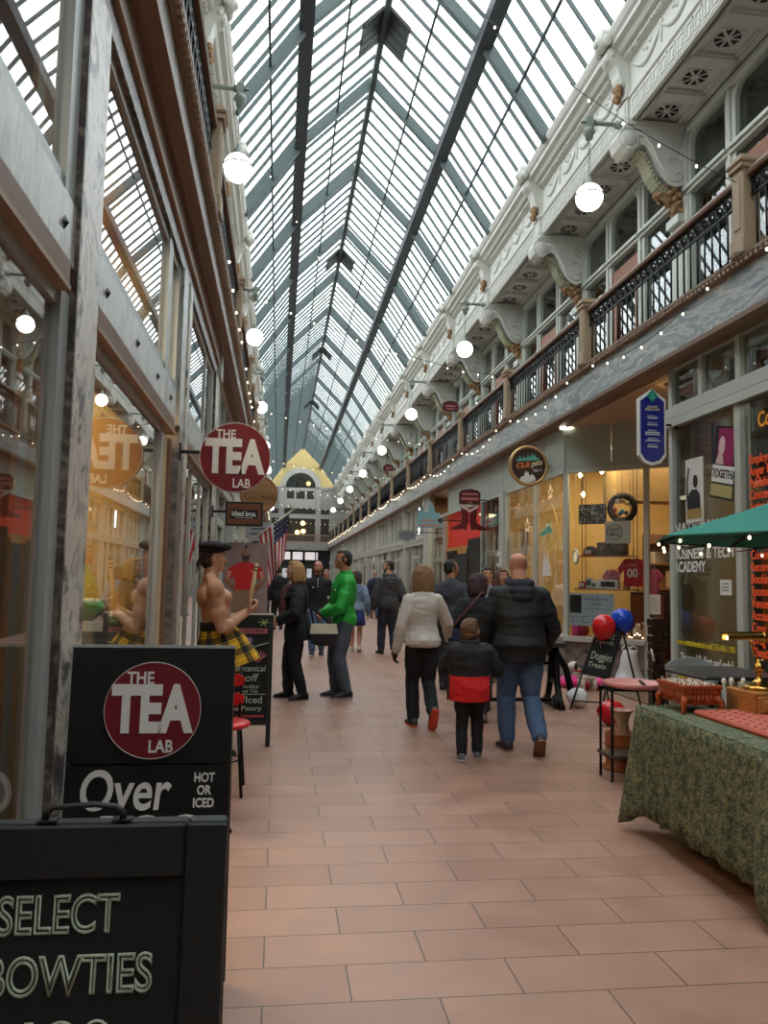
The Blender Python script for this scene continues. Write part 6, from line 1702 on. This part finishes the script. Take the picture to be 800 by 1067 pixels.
# woman in white jacket, walking away
person('woman in cream white jacket and black trousers walking away, orange shoe sole raised', (1.45,7.98,0), R(2), 1.60, True, 'fair', 1.06, 2, (14,6),
    feet=[(.035,-.16,.115,4,62),(-.05,.02,.045,6,0)], hands=[(.205,.16,.53),(-.165,.015,.465)], poles=[(.35,-1,-.1),(-.35,-1,-.1)], curl=.7,
    hair='long', hairc=(150,112,74), jacket=dict(c=(206,198,188), hem=.485, off=.012, fold=.006), pants=dict(c=(24,24,26), w=1.05, flare=1.15), shoes=(60,58,58), sole=(226,84,52), voxel=.009, glove=(40,38,40))
# boy
person('small boy in black and red jacket walking away beside the bald man', (1.58,6.52,0), R(-14), 1.13, False, 'fair', 1.08, 0, (-18,6),
    feet=[(.06,.05,.045,-6,0),(-.05,-.06,.045,6,8)], hands=[(.10,.16,.62),(-.08,.16,.60)], poles=[(1,-.6,-.3),(-1,-.6,-.3)], headscale=1.42,
    hair='short', hairc=(112,78,54), jacket=dict(c=(34,34,38), c2=(206,28,32), split=.60, hem=.42, off=.040, gg=1.22), hood=(30,32,38), pants=dict(c=(26,26,30), w=1.1), shoes=(96,96,98), sole=(210,208,204), voxel=.008)
# bald man
person('bald man in black hooded jacket and blue jeans walking away, right heel lifted', (2.08,6.78,0), R(-4), 1.70, False, 'pink', 1.24, 3, (0,8),
    feet=[(.075,-.12,.085,-6,48),(-.05,.05,.045,10,0)], hands=[(.155,.12,.50),(-.15,.12,.50)], poles=[(.8,-.8,0),(-.7,-.8,0)],
    hair=None, hairc=(120,96,80), jacket=dict(c=(24,25,28), hem=.445, off=.020, fold=.006, rough=.7), hood=(34,38,48), pants=dict(c=(78,102,138), w=1.18), shoes=(46,50,60), sole=(132,98,66), voxel=.009)
# green jacket man
person('man in bright green zip jacket and grey jeans with hands clasped, facing left', (.81,9.92,0), R(98), 1.79, False, 'olive', 1.0, 0, (8,2),
    feet=[(.05,.03,.045,-8,0),(-.05,-.02,.045,12,0)], hands=[(.03,.145,.555),(-.03,.145,.565)], poles=[(1,-.6,-.2),(-1,-.6,-.2)], palms=[(-.8,-.5,0),(.8,-.5,0)], curl=.8,
    hair='short', hairc=(34,28,26), jacket=dict(c=(34,164,58), hem=.475, off=.016, fold=.007, rough=.6), pants=dict(c=(78,88,100), w=1.12), shoes=(40,40,42), sole=(150,146,140), voxel=.010,
    extra={'post': lambda t, T, h, S, EL, W, hp, HM: MB().ell((-.085*h,.082*h,.73*h), (.02,.012,.012), 8, 6).build('chest_logo', M['white'], t)})
# woman in black coat
person('blonde woman in black coat and dark scarf facing left with a cream handbag', (.24,9.78,0), R(92), 1.64, True, 'fair', 1.10, 2, (8,4),
    feet=[(.055,.05,.045,-10,0),(-.045,-.05,.045,24,0)], hands=[(.10,.13,.56),(-.11,.13,.58)], poles=[(1,-.8,-.2),(-1,-.8,-.2)],
    hair='bob', hairc=(186,142,84), jacket=dict(c=(24,24,27), hem=.43, off=.022, fold=.007), pants=dict(c=(20,20,23), w=1.1), shoes=(22,22,24), voxel=.010,
    extra={'post': lambda t, T, h, S, EL, W, hp, HM: MB().tube([T @ V((-.04*h,.03*h,.845*h)), T @ V((-.02*h,.075*h,.80*h)), T @ V((-.03*h,.098*h,.70*h)), T @ V((-.035*h,.10*h,.58*h))], [.028*h,.03*h,.03*h,.024*h], 10).tube([T @ V((-.05*h,-.02*h,.845*h)), T @ V((0,-.045*h,.85*h)), T @ V((.05*h,-.01*h,.845*h)), T @ V((.03*h,.05*h,.83*h)), T @ V((-.03*h,.055*h,.83*h))], .022*h, 10).build('scarf', marble('plaid_scarf', [(.35, srgb(70,40,44)), (.5, srgb(120,70,66)), (.65, srgb(60,62,70))], 14), t)})
t = thing('handbag', 'cream and black handbag hanging at the back of the blonde woman in black', 'bag', (.55,9.66,.74), R(6))
MB().rings([[(-.15,-.05,.16),(.15,-.05,.16),(.15,.05,.16),(-.15,.05,.16)],[(-.17,-.065,.05),(.17,-.065,.05),(.17,.065,.05),(-.17,.065,.05)],[(-.13,-.05,-.07),(.13,-.05,-.07),(.13,.05,-.07),(-.13,.05,-.07)]]).build('body', mat('cream_leather', (206,196,172), .5), t)
MB().rings([[(-.168,-.066,.045),(.168,-.066,.045),(.168,.066,.045),(-.168,.066,.045)],[(-.132,-.053,-.075),(.132,-.053,-.075),(.132,.053,-.075),(-.132,.053,-.075)],[(-.06,-.03,-.10),(.06,-.03,-.10),(.06,.03,-.10),(-.06,.03,-.10)]]).build('lower_panel', M['black'], t)
MB().tube([(-.12,0,.15),(-.15,-.01,.32),(-.24,-.02,.52),(-.2,.04,.40),(.10,.0,.15)], .012, 8).build('strap', M['black'], t)
# bearded man coming towards us
person('bearded man in black zip jacket and jeans walking towards the camera', (.74,15.2,0), R(178), 1.76, False, 'pink', 1.10, 0, (0,0),
    feet=[(.045,.14,.045,0,-6),(-.055,-.05,.06,0,20)], hands=[(.135,.07,.52),(-.135,.07,.52)], hair='buzz', hairc=(96,66,48), beard=(110,70,50), jacket=dict(c=(26,27,30), hem=.50, off=.014), pants=dict(c=(72,96,128), w=1.08), shoes=(30,30,32), voxel=.012,
    extra={'post': lambda t, T, h, S, EL, W, hp, HM: MB().box(-.004,.004,.088*h,.094*h,.72*h,.82*h).ell((.05*h,.088*h,.72*h), (.02,.01,.014), 8, 6).build('zip_and_badge', M['white'], t)})
person('man with grey hair and white shirt partly hidden behind the bearded man', (1.22,20.6,0), R(180), 1.66, False, 'pink', 1.0, 0, (0,0), hair='short', hairc=(150,140,132), jacket=dict(c=(214,212,208), hem=.48), pants=dict(c=(70,72,78)), voxel=.014)
person('woman with denim jacket and blue skirt behind the man in green', (1.55,16.0,0), R(-8), 1.60, True, 'fair', 1.05, 0, (0,0), feet=[(.05,-.04,.06,-6,20),(-.045,.10,.045,0,0)], hair='bob', hairc=(66,44,36), jacket=dict(c=(128,148,172), hem=.50, off=.014), skirt=dict(c=(52,66,134), hem=.325), shoes=(206,198,186), sole=(220,214,204), voxel=.012)
person('man in dark grey hooded sweatshirt walking away with head turned left', (2.13,15.5,0), R(4), 1.80, False, 'tan', 1.08, 1, (72,0), feet=[(.06,-.06,.055,-8,14),(-.06,.06,.045,12,0)], hands=[(.155,.03,.48),(-.16,.03,.46)], hair='short', hairc=(36,28,26), beard=(44,32,28), jacket=dict(c=(62,64,68), hem=.47, off=.018, sleeve=.72), hood=(66,68,72), pants=dict(c=(40,46,60), w=1.14), shoes=(38,34,34), voxel=.011)
person('distant person in navy jacket and jeans walking away', (3.55,29.6,0), R(0), 1.74, False, 'fair', 1.15, 0, (0,0), feet=[(.05,-.05,.05,0,10),(-.05,.06,.045,0,0)], hair='fringe_bald', hairc=(150,140,130), jacket=dict(c=(44,46,74), hem=.48, off=.016), pants=dict(c=(62,84,124), w=1.1), voxel=.015, face=False)
person('dark haired man in grey top standing behind the purple haired woman, face turned right', (2.30,10.6,0), R(-18), 1.72, False, 'olive', 1.02, 0, (-58,0), hair='short', hairc=(30,24,22), jacket=dict(c=(66,68,76), hem=.48), pants=dict(c=(40,42,48)), voxel=.011)
person('woman with dark purple hair and black coat carrying a strapped bag', (2.12,8.42,0), R(-16), 1.53, True, 'fair', 1.16, 3, (-10,0), feet=[(.05,-.18,.07,-4,30),(-.05,.05,.045,0,0)], hands=[(.13,.10,.56),(-.14,.08,.55)], hair='bob', hairc=(62,30,38), jacket=dict(c=(26,26,29), hem=.45, off=.022), pants=dict(c=(30,32,40)), shoes=(34,34,38), sole=(200,198,196), voxel=.010)
t = thing('shoulder_bag', 'navy shoulder bag on a brown strap against the black coat of the purple haired woman', 'bag', (1.93,8.18,.86), R(-16))
b = MB(); b.cbox(-.17,.17,-.06,.06,-.2,.08,.02); b.build('body', cloth_mat((38,44,70)), t); MB().cbox(-.172,.172,-.072,-.058,-.03,.085,.01).build('flap', cloth_mat((46,52,80)), t)
MB().tube([(-.15,-.02,.07),(-.06,-.055,.20),(.08,-.05,.36),(.17,.0,.47),(.20,.09,.46)], .014, 8, flat=.5).build('strap', mat('brown_strap', (128,80,70), .6), t)
person('smiling woman in light grey top with dark tied hair facing the camera', (3.01,11.4,0), R(158), 1.64, True, 'tan', 1.12, 0, (14,0), hair='bun', hairc=(44,32,28), jacket=dict(c=(156,158,166), hem=.48, off=.01, sleeve=.5), pants=dict(c=(50,54,70)), hands=[(.10,.10,.60),(-.12,.08,.56)], voxel=.011)
person('brown haired woman beside the smiling woman, looking at the camera', (3.38,11.9,0), R(172), 1.63, True, 'fair', 1.0, 0, (6,0), hair='long', hairc=(106,68,48), jacket=dict(c=(60,52,60), hem=.48), pants=dict(c=(50,54,70)), voxel=.011)
person('distant person in dark red jacket beside the left-hand shops', (-.30,33.0,0), R(-20), 1.68, False, 'fair', 1.1, 0, (0,0), hair='short', hairc=(44,34,30), jacket=dict(c=(140,30,44), hem=.48, off=.02), pants=dict(c=(56,70,100)), voxel=.015, face=False)
person('distant person in black clothes behind the blonde woman', (.02,22.5,0), R(10), 1.74, False, 'tan', 1.1, 0, (0,0), hair='short', hairc=(30,26,26), jacket=dict(c=(26,26,29), hem=.46, off=.018), pants=dict(c=(24,24,28)), voxel=.014, face=False)

# kilted figure leaning on the left-hand shop front
def tartan():
    m, nt, b = nmat('yellow_black_tartan')
    g = nt.nodes.new('ShaderNodeTexCoord'); sep = nt.nodes.new('ShaderNodeSeparateXYZ'); nt.links.new(g.outputs['UV'], sep.inputs[0])
    outs = []
    for ax in (0, 1):
        mu = nt.nodes.new('ShaderNodeMath'); mu.operation = 'FRACT'; sc_ = nt.nodes.new('ShaderNodeMath'); sc_.operation = 'MULTIPLY'; sc_.inputs[1].default_value = 1
        nt.links.new(sep.outputs[ax], sc_.inputs[0]); nt.links.new(sc_.outputs[0], mu.inputs[0])
        r = ramp(nt, [(0,(0,0,0,1)),(.20,(1,1,1,1)),(.30,(.0,.0,.0,1)),(.34,(1,1,1,1)),(.66,(.0,.0,.0,1)),(.70,(1,1,1,1)),(.80,(0,0,0,1))]); r.color_ramp.interpolation = 'CONSTANT'
        nt.links.new(mu.outputs[0], r.inputs['Fac']); outs.append(r.outputs['Color'])
    mx = nt.nodes.new('ShaderNodeMix'); mx.data_type = 'RGBA'; mx.blend_type = 'MIX'; mx.inputs[0].default_value = .5
    nt.links.new(outs[0], mx.inputs[6]); nt.links.new(outs[1], mx.inputs[7])
    r3 = ramp(nt, [(0, srgb(24,22,20)), (.5, srgb(110,86,24)), (1, srgb(232,182,36))]); nt.links.new(mx.outputs[2], r3.inputs['Fac'])
    nt.links.new(r3.outputs['Color'], b.inputs['Base Color']); b.inputs['Roughness'].default_value = .85
    return m
def kbody(b, T, h, S, EL, W):
    for s in (-1,1):
        b.ell(T @ V((s*.052*h,.052*h,.745*h)), (.050*h,.026*h,.036*h), 14, 10)
        b.ell(T @ V((s*.112*h,-.004*h,.792*h)), (.042*h,.042*h,.048*h), 12, 10)
        b.ell(T @ V((s*.05*h,-.05*h,.76*h)), (.05*h,.026*h,.05*h), 12, 8)
        b.tube([T @ V((s*.10*h,-.01*h,.815*h)), T @ V((s*.03*h,-.012*h,.85*h))], [.028*h,.026*h], 10)
    for i in range(2):
        b.ell(S[i].lerp(EL[i], .55), (.036*h,.04*h,.052*h), 12, 8); b.ell(EL[i].lerp(W[i], .28), (.03*h,.033*h,.033*h), 10, 8)
    for k in range(3): b.ell(T @ V((0,.056*h,(.59+.035*k)*h)), (.036*h,.010*h,.015*h), 10, 6)
def kpost(t, T, h, S, EL, W, hp, HM):
    # pleated kilt
    me = bpy.data.meshes.new('kilt'); n = 72; rows = [(.635,.096,.068),(.60,.104,.078),(.56,.116,.094),(.50,.132,.116),(.46,.142,.128),(.43,.148,.138)]
    vs = []; fs = []; uv = []
    for z, rx, ry in rows:
        for i in range(n+1):
            a = 2*PI*i/n; pl = 1+(.045*((i % 3)/2-.5))*(1 if z < .57 else .2)*(1 if math.sin(a) < .75 else .1)
            dz = -.028*math.sin(a)*0
            vs.append(tuple(T @ V((rx*h*pl*math.cos(a), (.006+ry*pl*math.sin(a)+.24*max(0,.62-z)*(math.sin(a)*.5+.5))*h, (z+(.02 if z < .6 else 0)*math.sin(a))*h))))
    for r in range(len(rows)-1):
        for i in range(n): fs.append((r*(n+1)+i, r*(n+1)+i+1, (r+1)*(n+1)+i+1, (r+1)*(n+1)+i))
    me.from_pydata(vs, [], fs); ul = me.uv_layers.new(name='uv')
    for p in me.polygons:
        for li, vi in zip(p.loop_indices, p.vertices):
            r, i = divmod(vi, n+1); ul.data[li].uv = (i/n*9, (rows[0][0]-rows[r][0])*h/.125)
    o = link('kilt', me, tartan(), t); sm3 = o.modifiers.new('thick', 'SOLIDIFY'); sm3.thickness = .006
    b = MB(); b.rings([[T @ V((k*.1*h*math.cos(2*PI*i/30), (.004+k*.074*math.sin(2*PI*i/30))*h, z*h)) for i in range(30)] for z, k in ((.602,1.07),(.604,1.10),(.640,1.06),(.642,1.03))], sm=True)
    b.build('belt', M['black'], t); MB().obox(T @ V((0,.086*h,.621*h)), (.04*h,.01*h,.03*h), T.to_3x3()).build('buckle', M['frame_steel'], t)
    c = MB(); MR = HM
    c.ell(hp(.0,.012,.056), (.064*h,.080*h,.026*h), 18, 10, M=HM @ Matrix.Rotation(R(-8),3,'X')); c.ell(hp(0,-.006,.036), (.0505*h,.060*h,.028*h), 16, 8, M=HM @ Matrix.Rotation(R(-6),3,'X')); c.ell(hp(.01,.05,.052), (.045*h,.036*h,.02*h), 14, 8, M=HM)
    me2 = remesh(c, .006, 2); me2.materials.append(cloth_mat((24,24,26))); link('beret', me2, None, t)
    MB().tube([hp(.0,-.05,.03), hp(.0,-.075,-.02), hp(.0,-.08,-.07)], [.008*h,.01*h,.006*h], 8, flat=.4).tube([hp(.012,-.05,.03), hp(.02,-.07,-.02), hp(.022,-.07,-.055)], [.008*h,.01*h,.006*h], 8, flat=.4).build('beret_ribbons', cloth_mat((24,24,26)), t)
person('shirtless person in black beret and yellow tartan kilt leaning on the shop front', (-.46,6.62,0), R(-78), 1.70, False, 'tan', 1.06, -7, (-2,-2),
    feet=[(.06,-.04,.045,-8,0),(-.05,.0,.045,8,0)], hands=[(.07,.135,.665),(-.01,.15,.665)], poles=[(.35,-.7,-1),(-.35,-.7,-1)], palms=[(-.4,.2,.9),(.4,.2,.9)], curl=1.15,
    hair='buzz', hairc=(60,40,30), shoes=(30,28,28), voxel=.009, extra={'body': kbody, 'post': kpost})
t = thing('drumstick', 'pale wooden baton held upright by the kilted figure', 'baton', (-.225,6.58,1.21), rot=(0,R(8),0))
MB().tube([(0,0,-.06),(0,0,.14),(0,0,.35)], [.015,.017,.014], 10).build('stick', mat('pale_wood_stick', (214,186,134), .5), t)
MB().torus((0,0,.29), .017, .005, 14, 5).torus((0,0,.32), .016, .005, 14, 5).build('black_bands', M['black'], t)
# ================================================================ light, camera, colour
wd_ = bpy.data.worlds.new('overcast'); SC.world = wd_; wd_.use_nodes = True
nt = wd_.node_tree; bg = nt.nodes['Background']
tc = nt.nodes.new('ShaderNodeTexCoord'); nz = nt.nodes.new('ShaderNodeTexNoise'); nz.inputs['Scale'].default_value = 3; nz.inputs['Detail'].default_value = 4
nt.links.new(tc.outputs['Generated'], nz.inputs['Vector'])
rr_ = ramp(nt, [(.3, (.86,.93,1.0,1)), (.7, (1.0,1.0,1.0,1))]); nt.links.new(nz.outputs['Fac'], rr_.inputs['Fac']); nt.links.new(rr_.outputs['Color'], bg.inputs['Color'])
bg.inputs['Strength'].default_value = 5.0
def area(name, loc, size, power, c, rot=(0,0,0), sy=None):
    l = bpy.data.lights.new(name, 'AREA'); l.energy = power; l.color = c; l.size = size
    if sy: l.shape = 'RECTANGLE'; l.size_y = sy
    o = bpy.data.objects.new(name, l); COL.objects.link(o); o.location = loc; o.rotation_euler = rot; o['kind'] = 'helper'
    return o
WARM = (1.0,.78,.48)
area('pet_shop_light', (6.0,12.8,3.75), 1.6, 85, WARM, sy=3.0)
area('pet_window_fill', (4.98,11.75,3.5), .25, 14, (1.0,.84,.6), sy=.6)  # added fill lamp, brightens the fronts of the window display
area('tea_shop_light', (-1.9,4.2,3.7), 1.2, 150, (1.0,.82,.52), sy=2.2)
area('bow_tie_shop_light', (-1.5,1.0,3.7), .6, 18, (1.0,.8,.55), sy=2)
area('kilt_shop_light', (-1.4,7.1,3.7), .6, 40, (1.0,.85,.6), sy=1.5)
area('boot_shop_light', (5.4,21.6,3.7), .8, 40, WARM, sy=1.2)
area('academy_fill', (5.6,6.0,3.7), .6, 30, (1.0,.85,.65))  # added fill lamp, brightens the posters in the dark academy window
for y in (27, 35, 43, 54): 
    area('far_shop_light', (5.3,y,3.7), .6, 45, (1.0,.84,.62), sy=6); area('far_shop_light', (-1.7,y-10,3.7), .6, 45, (1.0,.84,.62), sy=6)
cam = bpy.data.cameras.new('camera'); co = bpy.data.objects.new('camera', cam); COL.objects.link(co)
cam.sensor_fit = 'HORIZONTAL'; cam.sensor_width = 36; cam.lens = 36*835/800; cam.clip_start = .05; cam.clip_end = 300
def nrm(v): return V(v).normalized()
Yc = nrm((290-400, 601-533.5, 835)); Zc = nrm((591-400, -9410-533.5, 835)); Zc = (Zc-Yc*Zc.dot(Yc)).normalized(); Xc = (-Zc).cross(Yc)
right = V((Xc.x,Yc.x,Zc.x)); down = V((Xc.y,Yc.y,Zc.y)); fwd = V((Xc.z,Yc.z,Zc.z))
Mc = Matrix((right, -down, -fwd)).transposed().to_4x4(); Mc.translation = (0,0,1.45)
co.matrix_world = Mc
SC.camera = co
SC.view_settings.view_transform = 'Standard'; SC.view_settings.look = 'None'; SC.view_settings.gamma = 1; SC.view_settings.use_curve_mapping = False
SC.view_settings.exposure = 0.0
SC.cycles.max_bounces = 8; SC.cycles.transparent_max_bounces = 16; SC.cycles.diffuse_bounces = 4; SC.cycles.glossy_bounces = 4
SC.cycles.use_denoising = True; SC.cycles.caustics_reflective = False; SC.cycles.caustics_refractive = False
SC.cycles.sample_clamp_indirect = 8
# tidy: each thing's pieces keep to their own names

# lettering becomes plain meshes
bpy.context.view_layer.update()
dg = bpy.context.evaluated_depsgraph_get()
for o in [o for o in SC.objects if o.type == 'FONT']:
    me = bpy.data.meshes.new_from_object(o.evaluated_get(dg)); nm = o.name
    n = bpy.data.objects.new(nm + '_', me); COL.objects.link(n)
    n.parent = o.parent; n.location = o.location; n.rotation_euler = o.rotation_euler; n.scale = o.scale
    bpy.data.objects.remove(o); n.name = nm
